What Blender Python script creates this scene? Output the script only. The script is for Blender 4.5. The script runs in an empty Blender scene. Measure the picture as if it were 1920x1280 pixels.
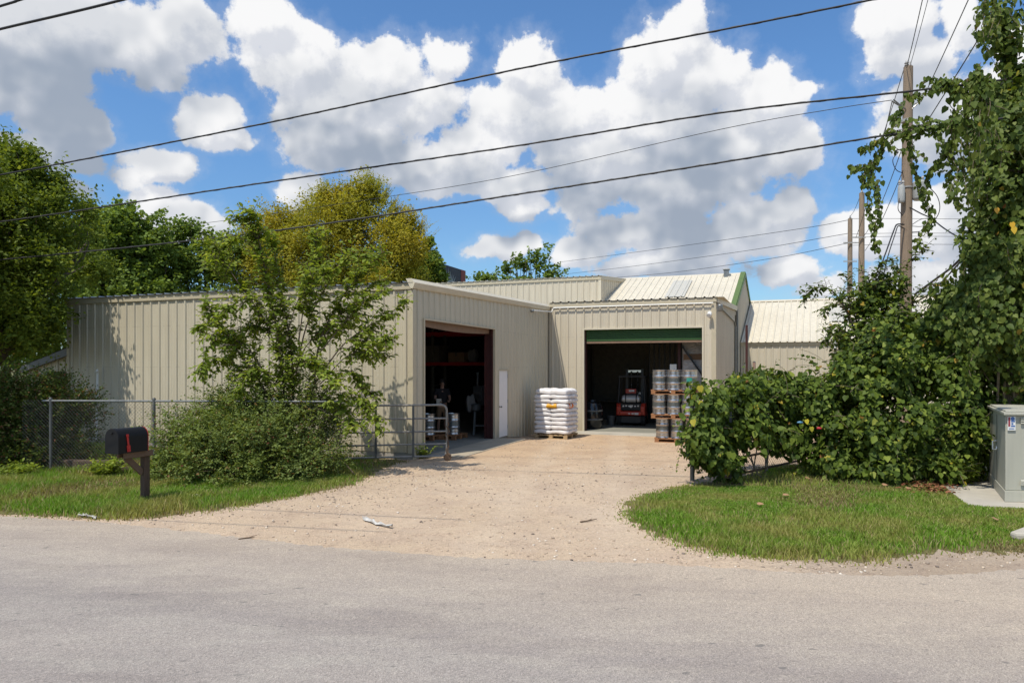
import bpy, math, random
import numpy as np
from mathutils import Vector, Matrix

random.seed(7)
RNG = np.random.default_rng(11)
SC = bpy.context.scene
COL = SC.collection

# ------------------------------------------------------------------ camera
F = 1310.0            # focal length in photo pixels (1920 wide)
CX, HY = 960.0, 690.0  # principal column and horizon row
EYE = 2.15
cam_d = bpy.data.cameras.new('camera')
cam = bpy.data.objects.new('camera', cam_d)
COL.objects.link(cam)
cam_d.sensor_width = 36.0
cam_d.lens = 36.0 * F / 1920.0
cam_d.shift_y = (HY - 640.0) / 1920.0
cam_d.clip_start = 0.05
cam_d.clip_end = 5000.0
cam.location = (0, 0, EYE)
cam.rotation_euler = (math.radians(90), 0, 0)
SC.camera = cam


def P(px, py, Y):
    """photo position and distance -> world point"""
    return Vector(((px - CX) / F * Y, Y, EYE + (HY - py) / F * Y))


def G(px, py, z=0.0):
    """photo position of a point on the ground"""
    Y = (EYE - z) * F / (py - HY)
    return Vector(((px - CX) / F * Y, Y, z))


def smooth(a, b, x):
    t = min(1.0, max(0.0, (x - a) / (b - a)))
    return t * t * (3 - 2 * t)


def gz(x, y):
    """height of the ground: the yard dips a little towards the loading bay"""
    sx = smooth(-0.5, 3.0, x)
    return -0.18 * smooth(20.8 - 2.5 * sx, 24.3 - 2.8 * sx, y)


# ------------------------------------------------------------------ objects
def wloc(o):
    v = Vector((0, 0, 0))
    while o is not None:
        v += o.location
        o = o.parent
    return v


def tag(o, label=None, cat=None, group=None, kind=None):
    if label:
        o['label'] = label
    if cat:
        o['category'] = cat
    if group:
        o['group'] = group
    if kind:
        o['kind'] = kind
    return o


def thing(name, label, cat, loc=(0, 0, 0), group=None):
    o = bpy.data.objects.new(name, None)
    o.empty_display_size = 0.2
    o.location = loc
    COL.objects.link(o)
    return tag(o, label, cat, group)


def link_mesh(name, me, parent=None, mats=None):
    o = bpy.data.objects.new(name, me)
    COL.objects.link(o)
    if mats:
        for m in (mats if isinstance(mats, (list, tuple)) else [mats]):
            me.materials.append(m)
    if parent is not None:
        o.parent = parent
    return o


def copy_tree(o, parent=None):
    c = o.copy()
    COL.objects.link(c)
    if parent is not None:
        c.parent = parent
        c.matrix_parent_inverse = o.matrix_parent_inverse.copy()
    for ch in list(o.children):
        copy_tree(ch, c)
    return c


class MB:
    """collects faces in world (or local) coordinates; build() makes one mesh object"""

    def __init__(self):
        self.v = []
        self.f = []
        self.mi = []

    def add(self, verts, faces, mi=0):
        b = len(self.v)
        self.v += [tuple(p) for p in verts]
        for f in faces:
            self.f.append(tuple(i + b for i in f))
            self.mi.append(mi)

    def quad(self, a, b, c, d, mi=0):
        self.add([a, b, c, d], [(0, 1, 2, 3)], mi)

    def obox(self, o, ax, ay, az, mi=0):
        """box from corner o and three edge vectors"""
        o, ax, ay, az = Vector(o), Vector(ax), Vector(ay), Vector(az)
        p = [o, o + ax, o + ax + ay, o + ay, o + az, o + ax + az, o + ax + ay + az, o + ay + az]
        fs = [(0, 3, 2, 1), (4, 5, 6, 7), (0, 1, 5, 4), (1, 2, 6, 5), (2, 3, 7, 6), (3, 0, 4, 7)]
        if ax.cross(ay).dot(az) < 0:
            fs = [tuple(reversed(f)) for f in fs]
        self.add(p, fs, mi)

    def box(self, c, s, mi=0, rz=0.0):
        c = Vector(c)
        R = Matrix.Rotation(rz, 3, 'Z')
        ax, ay, az = R @ Vector((s[0], 0, 0)), R @ Vector((0, s[1], 0)), Vector((0, 0, s[2]))
        self.obox(c - (ax + ay + az) / 2, ax, ay, az, mi)

    def bar(self, a, b, w, h=None, mi=0, up=(0, 0, 1)):
        """square bar from a to b"""
        a, b = Vector(a), Vector(b)
        h = w if h is None else h
        d = (b - a)
        up = Vector(up)
        if abs(d.normalized().dot(up)) > 0.98:
            up = Vector((0, 1, 0))
        s = d.cross(up).normalized()
        t = s.cross(d).normalized()
        self.obox(a - s * w / 2 - t * h / 2, d, s * w, t * h, mi)

    def tube(self, pts, r, n=8, mi=0, cap=True):
        pts = [Vector(p) for p in pts]
        k = len(pts)
        rs = [r] * k if isinstance(r, (int, float)) else list(r)
        b = len(self.v)
        prev = None
        for i, p in enumerate(pts):
            d = (pts[min(i + 1, k - 1)] - pts[max(i - 1, 0)])
            if d.length < 1e-9:
                d = Vector((0, 0, 1))
            d.normalize()
            if prev is None:
                ref = Vector((0, 0, 1)) if abs(d.z) < 0.9 else Vector((1, 0, 0))
                s = d.cross(ref).normalized()
            else:
                s = (prev - d * prev.dot(d))
                if s.length < 1e-6:
                    s = d.cross(Vector((0.3, 0.5, 0.8)))
                s.normalize()
            prev = s
            t = d.cross(s)
            for j in range(n):
                a = 2 * math.pi * j / n
                self.v.append(tuple(p + (s * math.cos(a) + t * math.sin(a)) * rs[i]))
        for i in range(k - 1):
            for j in range(n):
                self.f.append((b + i * n + j, b + i * n + (j + 1) % n, b + (i + 1) * n + (j + 1) % n, b + (i + 1) * n + j))
                self.mi.append(mi)
        if cap:
            self.f.append(tuple(b + j for j in reversed(range(n))))
            self.mi.append(mi)
            self.f.append(tuple(b + (k - 1) * n + j for j in range(n)))
            self.mi.append(mi)

    def lathe(self, prof, c=(0, 0, 0), axis=(0, 0, 1), n=24, mi=0, cap=True):
        """prof: list of (radius, height along axis)"""
        c, ax = Vector(c), Vector(axis).normalized()
        ref = Vector((1, 0, 0)) if abs(ax.x) < 0.9 else Vector((0, 1, 0))
        s = (ref - ax * ref.dot(ax)).normalized()
        t = ax.cross(s)
        b = len(self.v)
        for r, h in prof:
            for j in range(n):
                a = 2 * math.pi * j / n
                self.v.append(tuple(c + ax * h + (s * math.cos(a) + t * math.sin(a)) * r))
        for i in range(len(prof) - 1):
            for j in range(n):
                self.f.append((b + i * n + j, b + i * n + (j + 1) % n, b + (i + 1) * n + (j + 1) % n, b + (i + 1) * n + j))
                self.mi.append(mi)
        if cap:
            self.f.append(tuple(b + j for j in reversed(range(n))))
            self.mi.append(mi)
            self.f.append(tuple(b + (len(prof) - 1) * n + j for j in range(n)))
            self.mi.append(mi)

    def extrude(self, poly, off, mi=0):
        """prism: polygon (list of 3d points) swept along vector off"""
        off = Vector(off)
        n = len(poly)
        p = [Vector(q) for q in poly]
        nrm = Vector((0, 0, 0))
        for i in range(n):
            nrm += p[i].cross(p[(i + 1) % n])
        vs = p + [q + off for q in p]
        fs = [tuple(range(n)), tuple(range(2 * n - 1, n - 1, -1))]
        for i in range(n):
            j = (i + 1) % n
            fs.append((i, i + n, j + n, j))
        if nrm.dot(off) > 0:
            fs = [tuple(reversed(f)) for f in fs]
        self.add(vs, fs, mi)

    def build(self, name, mats, parent=None, smooth_=False, bevel=0.0, world=True, angle=35):
        L = wloc(parent) if (parent is not None and world) else Vector((0, 0, 0))
        me = bpy.data.meshes.new(name)
        me.from_pydata([(x - L.x, y - L.y, z - L.z) for x, y, z in self.v], [], self.f)
        me.update()
        if any(self.mi):
            me.polygons.foreach_set('material_index', self.mi)
        o = link_mesh(name, me, parent, mats)
        if smooth_:
            me.polygons.foreach_set('use_smooth', [True] * len(me.polygons))
            try:
                me.set_sharp_from_angle(angle=math.radians(angle))
            except Exception:
                pass
        if bevel:
            md = o.modifiers.new('bevel', 'BEVEL')
            md.width = bevel
            md.segments = 2
            md.limit_method = 'ANGLE'
            md.angle_limit = math.radians(40)
        return o


def tri_mesh(name, verts, tris, mat, parent=None, smooth_=False):
    """numpy verts (N,3) world, tris (M,3) -> mesh object"""
    verts = np.asarray(verts, dtype=np.float32)
    if parent is not None:
        L = wloc(parent)
        verts = verts - np.array([L.x, L.y, L.z], dtype=np.float32)
    tris = np.asarray(tris, dtype=np.int32)
    me = bpy.data.meshes.new(name)
    me.vertices.add(len(verts))
    me.vertices.foreach_set('co', verts.ravel())
    me.loops.add(tris.size)
    me.loops.foreach_set('vertex_index', tris.ravel())
    me.polygons.add(len(tris))
    me.polygons.foreach_set('loop_start', np.arange(0, tris.size, 3, dtype=np.int32))
    me.polygons.foreach_set('loop_total', np.full(len(tris), 3, dtype=np.int32))
    if smooth_:
        me.polygons.foreach_set('use_smooth', np.ones(len(tris), dtype=bool))
    me.update(calc_edges=True)
    me.validate()
    return link_mesh(name, me, parent, mat)


# leaf shapes: x along the leaf, y across, z out of the face
T_OVAL = (np.array([[0, 0, 0], [.30, .26, .07], [.30, -.26, .07], [.68, .21, .03], [.68, -.21, .03], [1, 0, -.10], [.5, 0, 0]]),
          np.array([[0, 6, 1], [1, 6, 3], [3, 6, 5], [0, 2, 6], [2, 4, 6], [4, 5, 6]]))
T_HEART = (np.array([[0, 0, 0], [-.06, .26, .05], [-.06, -.26, .05], [.28, .44, .04], [.28, -.44, .04], [.66, .27, .0], [.66, -.27, .0], [1, 0, -.14], [.4, 0, -.05]]),
           np.array([[0, 8, 1], [1, 8, 3], [3, 8, 5], [5, 8, 7], [0, 2, 8], [2, 4, 8], [4, 6, 8], [6, 7, 8]]))
T_RHOMB = (np.array([[0, 0, 0], [.45, .30, .05], [.45, -.30, .05], [1, 0, -.05]]),
           np.array([[0, 3, 1], [0, 2, 3]]))
T_TUFT = (np.array([[0, 0, 0], [.35, .42, .10], [.35, -.42, .06], [.8, .36, -.02], [.75, -.38, .1], [1.05, .02, -.08]]),
          np.array([[0, 5, 3], [0, 3, 1], [0, 2, 4], [0, 4, 5]]))


def leaves_mesh(name, pos, dirs, nrm, size, tmpl, mat, parent=None):
    pos = np.asarray(pos, float)
    n = len(pos)
    d = np.asarray(dirs, float)
    d = d / (np.linalg.norm(d, axis=1, keepdims=True) + 1e-9)
    nn = np.asarray(nrm, float)
    nn = nn - d * (nn * d).sum(1, keepdims=True)
    nn = nn / (np.linalg.norm(nn, axis=1, keepdims=True) + 1e-9)
    bb = np.cross(nn, d)
    tv, tf = tmpl
    size = np.broadcast_to(np.asarray(size, float), (n,))[:, None, None]
    V = pos[:, None, :] + size * (tv[None, :, 0:1] * d[:, None, :] + tv[None, :, 1:2] * bb[:, None, :] + tv[None, :, 2:3] * nn[:, None, :])
    Tt = tf[None, :, :] + (np.arange(n) * len(tv))[:, None, None]
    return tri_mesh(name, V.reshape(-1, 3), Tt.reshape(-1, 3), mat, parent)


# ------------------------------------------------------------------ materials
def lin(r, g, b):
    def c(x):
        x /= 255.0
        return x / 12.92 if x <= 0.04045 else ((x + 0.055) / 1.055) ** 2.4
    return (c(r), c(g), c(b), 1.0)


class NT:
    def __init__(self, name):
        self.m = bpy.data.materials.new(name)
        self.m.use_nodes = True
        self.t = self.m.node_tree
        self.t.nodes.clear()

    def n(self, typ, **kw):
        nd = self.t.nodes.new(typ)
        for k, v in kw.items():
            setattr(nd, k, v)
        return nd

    def l(self, a, b):
        self.t.links.new(a, b)

    def noise(self, vec, scale, detail=4, rough=0.6, dist=0.0):
        nd = self.n('ShaderNodeTexNoise')
        nd.inputs['Scale'].default_value = scale
        nd.inputs['Detail'].default_value = detail
        nd.inputs['Roughness'].default_value = rough
        nd.inputs['Distortion'].default_value = dist
        self.l(vec, nd.inputs['Vector'])
        return nd.outputs['Fac']

    def scale(self, vec, s):
        nd = self.n('ShaderNodeMapping')
        nd.inputs['Scale'].default_value = s
        self.l(vec, nd.inputs['Vector'])
        return nd.outputs['Vector']

    def ramp(self, fac, stops, interp='LINEAR'):
        nd = self.n('ShaderNodeValToRGB')
        nd.color_ramp.interpolation = interp
        e = nd.color_ramp.elements
        while len(e) < len(stops):
            e.new(0.5)
        for i, (p, c) in enumerate(stops):
            e[i].position = p
            e[i].color = c if len(c) == 4 else (*c, 1)
        self.l(fac, nd.inputs['Fac'])
        return nd.outputs['Color']

    def mix(self, fac, a, b, mode='MIX'):
        nd = self.n('ShaderNodeMix', data_type='RGBA', blend_type=mode)
        for s, v in ((nd.inputs[0], fac), (nd.inputs[6], a), (nd.inputs[7], b)):
            if isinstance(v, (tuple, list)):
                s.default_value = v if len(v) == 4 else (*v, 1)
            elif isinstance(v, (int, float)):
                s.default_value = v
            else:
                self.l(v, s)
        return nd.outputs[2]

    def math(self, op, a, b=None, clamp=False):
        nd = self.n('ShaderNodeMath', operation=op, use_clamp=clamp)
        for s, v in ((nd.inputs[0], a), (nd.inputs[1], b)):
            if v is None:
                continue
            if isinstance(v, (int, float)):
                s.default_value = v
            else:
                self.l(v, s)
        return nd.outputs[0]

    def out(self, sh, disp=None):
        o = self.n('ShaderNodeOutputMaterial')
        self.l(sh, o.inputs['Surface'])
        return self.m

    def bsdf(self, color, rough=0.5, metal=0.0, bump=None, bstr=0.3, bdist=0.01, spec=0.5):
        b = self.n('ShaderNodeBsdfPrincipled')
        for s, v in ((b.inputs['Base Color'], color), (b.inputs['Roughness'], rough), (b.inputs['Metallic'], metal), (b.inputs['Specular IOR Level'], spec)):
            if isinstance(v, (tuple, list)):
                s.default_value = v if len(v) == 4 else (*v, 1)
            elif isinstance(v, (int, float)):
                s.default_value = v
            else:
                self.l(v, s)
        if bump is not None:
            bp = self.n('ShaderNodeBump')
            bp.inputs['Strength'].default_value = bstr
            bp.inputs['Distance'].default_value = bdist
            self.l(bump, bp.inputs['Height'])
            self.l(bp.outputs['Normal'], b.inputs['Normal'])
        return b.outputs['BSDF']


def wpos(t):
    return t.n('ShaderNodeNewGeometry').outputs['Position']


def opos(t):
    return t.n('ShaderNodeTexCoord').outputs['Object']


def mul(c, k):
    return (c[0] * k, c[1] * k, c[2] * k, 1)


def plain(name, c, rough=0.5, metal=0.0, var=0.18, scale=6.0, bump=0.0, bscale=40, spec=0.5, streak=False):
    """painted / weathered surface with a mottled tone"""
    t = NT(name)
    v = opos(t)
    vv = t.scale(v, (1, 1, 0.12)) if streak else v
    f = t.noise(vv, scale, 5, 0.6)
    c = (*c[:3], 1)
    col = t.ramp(f, [(0.25, mul(c, 1 - var)), (0.75, mul(c, 1 + var))])
    r = t.math('ADD', t.math('MULTIPLY', f, 0.25), rough - 0.12)
    bp = t.noise(v, bscale, 3) if bump else None
    return t.out(t.bsdf(col, r, metal, bp, bump, 0.01, spec))


def leafmat(name, stops, trans=0.35, rough=0.45, patch=None):
    """leaf: every leaf island takes its own tone; part of the light passes through"""
    t = NT(name)
    g = t.n('ShaderNodeNewGeometry')
    col = t.ramp(g.outputs['Random Per Island'], stops)
    if patch:
        f = t.noise(g.outputs['Position'], patch[0], 3)
        col = t.mix(t.ramp(f, [(0.42, (0, 0, 0, 1)), (0.62, (1, 1, 1, 1))]), col, t.mix(0.6, col, patch[1]))
    b = t.bsdf(col, rough + 0.08, 0.0, None, spec=0.24)
    tr = t.n('ShaderNodeBsdfTranslucent')
    t.l(t.mix(1.0, col, (1.35, 1.25, 0.55, 1), 'MULTIPLY'), tr.inputs['Color'])
    mx = t.n('ShaderNodeMixShader')
    mx.inputs[0].default_value = trans
    t.l(b, mx.inputs[1])
    t.l(tr.outputs[0], mx.inputs[2])
    return t.out(mx.outputs[0])
# ------------------------------------------------------------------ light and sky
SUN_TO = Vector((-0.367, -0.439, 1.0)).normalized()
SUN_EL = math.asin(SUN_TO.z)
sun_d = bpy.data.lights.new('sun', 'SUN')
sun_d.energy = 4.4
sun_d.angle = math.radians(0.5)
sun_d.color = (1.0, 0.935, 0.815)
sun = bpy.data.objects.new('sun', sun_d)
sun.rotation_euler = (-SUN_TO).to_track_quat('-Z', 'Y').to_euler()
sun.location = (-20, -20, 40)
COL.objects.link(sun)

SC.view_settings.view_transform = 'Standard'
SC.view_settings.look = 'None'
SC.view_settings.exposure = 0.0
SC.view_settings.gamma = 1.0

world = bpy.data.worlds.new('World')
SC.world = world
world.use_nodes = True
wt = world.node_tree
wt.nodes.clear()

# cumulus clouds: (column, row, half width, half height) as seen from the site, turned into azimuth / elevation
CLOUDS = [
    # tall cloud, centre left
    (500, 25, 75, 60), (560, 110, 95, 85), (640, 190, 130, 110), (720, 150, 100, 80), (835, 100, 45, 50), (795, 190, 70, 70),
    (600, 260, 75, 60), (690, 270, 100, 80), (780, 310, 110, 55), (880, 300, 110, 65),
    # tall cloud, centre right
    (990, 130, 75, 65), (960, 210, 90, 80), (1060, 230, 110, 80), (1285, 70, 62, 68), (1240, 115, 80, 80), (1320, 140, 85, 70),
    (1220, 210, 130, 90), (1420, 210, 105, 75), (1360, 270, 140, 75), (1130, 290, 150, 70), (1480, 290, 70, 60), (1250, 350, 250, 58),
    (960, 345, 110, 32), (985, 385, 55, 28),
    # under it
    (1180, 440, 110, 50), (1090, 475, 65, 32), (1300, 460, 130, 65), (1420, 425, 95, 65), (1470, 400, 50, 60), (1250, 500, 150, 32),
    # upper left
    (120, 40, 210, 80), (250, 90, 150, 65), (350, 70, 75, 60), (40, 150, 130, 110), (120, 235, 95, 45), (60, 290, 150, 38), (30, 60, 150, 90),
    # puffs on the left
    (405, 215, 70, 58), (440, 250, 55, 30), (290, 305, 95, 36), (240, 320, 60, 25), (295, 370, 55, 40), (330, 410, 105, 48), (380, 425, 60, 35),
    (615, 295, 75, 32), (575, 365, 42, 38), (110, 350, 60, 20),
    # right
    (1690, 40, 92, 65), (1700, 115, 80, 55), (1660, 95, 50, 55), (1790, 30, 40, 70), (1850, 200, 130, 90), (1760, 240, 110, 70), (1700, 190, 60, 40), (1900, 110, 60, 60),
    (1650, 440, 120, 52), (1760, 430, 150, 65), (1860, 420, 120, 90), (1480, 508, 75, 22), (1545, 535, 60, 24), (1720, 530, 150, 36), (1560, 425, 40, 20), (1440, 575, 35, 18), (1505, 180, 40, 25),
    (945, 470, 55, 32), (990, 455, 40, 24), (905, 480, 30, 20), (1100, 560, 120, 20),
]


def azel(px, py):
    x, z = (px - CX) / F, (HY - py) / F
    return math.atan2(x, 1.0), math.atan2(z, math.hypot(1.0, x))


COARSE = [
    (120, -70, 330, 110), (20, 20, 230, 120), (330, -30, 120, 60), (60, 110, 190, 120),
    (600, 110, 190, 130), (690, 220, 170, 130), (830, 130, 60, 80), (860, 300, 140, 65), (985, 160, 95, 100), (1090, 250, 150, 95), (1280, 120, 115, 110), (1250, 240, 190, 110), (1420, 240, 130, 90), (1250, 345, 270, 65),
    (960, 350, 120, 36), (1290, 465, 290, 75), (170, 60, 260, 95), (70, 170, 150, 130), (110, 270, 150, 60), (415, 225, 88, 66), (280, 310, 110, 42), (330, 405, 120, 62),
    (1700, 80, 110, 110), (1840, 190, 160, 110), (1740, 440, 210, 75), (1520, 515, 110, 40), (1720, 530, 150, 36), (945, 470, 75, 36), (600, 310, 90, 60),
]


def make_cloud_group(CLOUDS=CLOUDS, fine=True):
    g = bpy.data.node_groups.new('cloud_density', 'ShaderNodeTree')
    g.interface.new_socket('Vector', in_out='INPUT', socket_type='NodeSocketVector')
    g.interface.new_socket('Density', in_out='OUTPUT', socket_type='NodeSocketFloat')
    gi, go = g.nodes.new('NodeGroupInput'), g.nodes.new('NodeGroupOutput')

    def M(op, a, b=None, c=None, clamp=False):
        n = g.nodes.new('ShaderNodeMath')
        n.operation = op
        n.use_clamp = clamp
        for i, v in enumerate((a, b, c)):
            if v is None:
                continue
            if isinstance(v, (int, float)):
                n.inputs[i].default_value = v
            else:
                g.links.new(v, n.inputs[i])
        return n.outputs[0]

    def V(op, a, b=None, c=None):
        n = g.nodes.new('ShaderNodeVectorMath')
        n.operation = op
        for i, v in enumerate((a, b, c)):
            if v is None:
                continue
            if isinstance(v, tuple):
                n.inputs[i].default_value = v
            else:
                g.links.new(v, n.inputs[i])
        return n

    def noise(vec, scale, detail, rough, color=False):
        n = g.nodes.new('ShaderNodeTexNoise')
        n.inputs['Scale'].default_value = scale
        n.inputs['Detail'].default_value = detail
        n.inputs['Roughness'].default_value = rough
        g.links.new(vec, n.inputs['Vector'])
        return n.outputs['Color' if color else 'Fac']
    p0 = gi.outputs[0]
    w1 = V('MULTIPLY_ADD', V('SUBTRACT', noise(p0, 7.0, 5 if fine else 1, 0.55, True), (.5, .5, .5)).outputs[0], (0.075, 0.06, 0), p0).outputs[0]
    best = None
    for (x, y, rx, ry) in CLOUDS:
        a, e = azel(x, y)
        ra = abs(azel(x + rx, y)[0] - azel(x - rx, y)[0]) / 2 * (1.07 if fine else 1.15)
        re = abs(azel(x, y + ry)[1] - azel(x, y - ry)[1]) / 2 * (1.07 if fine else 1.15)
        q = V('MULTIPLY_ADD', w1, (1 / ra, 1 / re, 0), (-a / ra, -e / re, 0)).outputs[0]
        ln = V('LENGTH', q).outputs['Value']
        d = M('MULTIPLY_ADD', ln, -1.0, 1.0)
        d = M('MULTIPLY', d, min(1.0, 0.35 + math.sqrt(rx * ry) / 90.0))     # small puffs are thin
        best = d if best is None else M('SMOOTH_MAX', best, d, 0.18)
    # scattered clouds added over the unseen rest of the sky to raise the skylight
    sx = g.nodes.new('ShaderNodeSeparateXYZ')
    g.links.new(p0, sx.inputs[0])
    away = M('SUBTRACT', M('ABSOLUTE', sx.outputs[0]), 0.72)
    high = M('SUBTRACT', sx.outputs[1], 0.56)
    rest = M('MULTIPLY', M('MAXIMUM', away, high), 6.0, clamp=True)
    other = M('MULTIPLY_ADD', noise(p0, 3.2, 5, 0.55), 3.2, -1.66)
    other = M('ADD', other, M('MULTIPLY_ADD', rest, 2.0, -2.0))
    best = M('MAXIMUM', M('SUBTRACT', best, M('MULTIPLY', rest, 0.0)), other)
    fb = noise(p0, 15.0, 9 if fine else 2, 0.62)
    dens = M('ADD', M('MINIMUM', best, 0.75), M('MULTIPLY_ADD', fb, 1.95, -1.0))
    g.links.new(dens, go.inputs[0])
    return g


CG = make_cloud_group()
CG2 = make_cloud_group(COARSE, False)


def wn(typ, **kw):
    n = wt.nodes.new(typ)
    for k, v in kw.items():
        setattr(n, k, v)
    return n


def wm(op, a, b=None, c=None, clamp=False):
    n = wn('ShaderNodeMath', operation=op, use_clamp=clamp)
    for i, v in enumerate((a, b, c)):
        if v is None:
            continue
        if isinstance(v, (int, float)):
            n.inputs[i].default_value = v
        else:
            wt.links.new(v, n.inputs[i])
    return n.outputs[0]


tc = wn('ShaderNodeTexCoord')
sep = wn('ShaderNodeSeparateXYZ')
wt.links.new(tc.outputs['Generated'], sep.inputs[0])
az = wm('ARCTAN2', sep.outputs[0], sep.outputs[1])
el = wm('ARCSINE', sep.outputs[2])
pv = wn('ShaderNodeCombineXYZ')
wt.links.new(az, pv.inputs[0])
wt.links.new(el, pv.inputs[1])
pvo = pv.outputs[0]


def density(off, grp=None):
    v = wn('ShaderNodeVectorMath', operation='ADD')
    wt.links.new(pvo, v.inputs[0])
    v.inputs[1].default_value = off
    g = wn('ShaderNodeGroup')
    g.node_tree = grp or CG
    wt.links.new(v.outputs[0], g.inputs[0])
    return g.outputs[0]


d0 = density((0, 0, 0))
d1 = density((-0.010, 0.022, 0))     # a little nearer the sun
d2 = density((-0.016, 0.055, 0), CG2)     # cloud standing above
d3 = density((-0.025, 0.12, 0), CG2)
CL_LIT, CL_MID, CL_BASE = (7.9, 7.9, 7.95, 1), (5.9, 6.1, 6.6, 1), (2.7, 3.2, 4.0, 1)
sky = wn('ShaderNodeTexSky')
sky.sky_type = 'NISHITA'
sky.sun_disc = False
sky.sun_elevation = SUN_EL
sky.sun_rotation = math.atan2(SUN_TO.x, SUN_TO.y)
sky.altitude = 0.0
sky.air_density = 1.0
sky.dust_density = 0.6
sky.ozone_density = 2.6


def wmap(v, a, b, c, d):
    n = wn('ShaderNodeMapRange', interpolation_type='SMOOTHSTEP')
    wt.links.new(v, n.inputs['Value'])
    for k, x in zip(('From Min', 'From Max', 'To Min', 'To Max'), (a, b, c, d)):
        n.inputs[k].default_value = x
    return n.outputs['Result']


def wmix(fac, a, b, mode='MIX'):
    n = wn('ShaderNodeMix', data_type='RGBA', blend_type=mode)
    for s, v in ((n.inputs[0], fac), (n.inputs[6], a), (n.inputs[7], b)):
        if isinstance(v, tuple):
            s.default_value = v
        elif isinstance(v, (int, float)):
            s.default_value = v
        else:
            wt.links.new(v, s)
    return n.outputs[2]


alpha = wm('MAXIMUM', wmap(d0, -0.05, 0.20, 0.0, 1.0), wmap(d0, -0.40, 0.10, 0.0, 0.14))
facing = wmap(wm('SUBTRACT', d0, d1), -0.30, 0.30, 0.0, 1.0)      # thin towards the sun: lit
above = wm('ADD', wm('MULTIPLY', wmap(d2, -0.05, 0.75, 0.0, 1.0), 0.5), wm('MULTIPLY', wmap(d3, -0.05, 0.75, 0.0, 1.0), 0.5))
SKY_K = 0.12
lit = wmix(facing, CL_MID, CL_LIT)
ccol = wmix(wm('MULTIPLY', wm('POWER', above, 1.3), 0.95), lit, CL_BASE)
tint = wmix(wmap(el, 0.02, 0.42, 0.0, 1.0), (0.76, 0.98, 1.12, 1), (0.80, 1.13, 1.38, 1))
skyc = wmix(1.0, sky.outputs[0], tint, 'MULTIPLY')
total = wmix(alpha, skyc, ccol)
bg = wn('ShaderNodeBackground')
bg.inputs['Strength'].default_value = SKY_K
wt.links.new(total, bg.inputs['Color'])
wo = wn('ShaderNodeOutputWorld')
wt.links.new(bg.outputs[0], wo.inputs['Surface'])
# ------------------------------------------------------------------ ground, road, lawns
def ground_mat():
    t = NT('dry_soil')
    p = wpos(t)
    a = t.noise(p, 0.35, 5)
    b = t.noise(p, 9.0, 6, 0.7)
    col = t.mix(t.ramp(a, [(0.4, (0, 0, 0, 1)), (0.6, (1, 1, 1, 1))]), (0.17, 0.16, 0.075, 1), (0.10, 0.13, 0.04, 1))
    col = t.mix(t.math('MULTIPLY', b, 0.5), col, (0.23, 0.19, 0.12, 1))
    return t.out(t.bsdf(col, 0.95, 0, b, 0.6, 0.03, 0.2))


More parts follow.
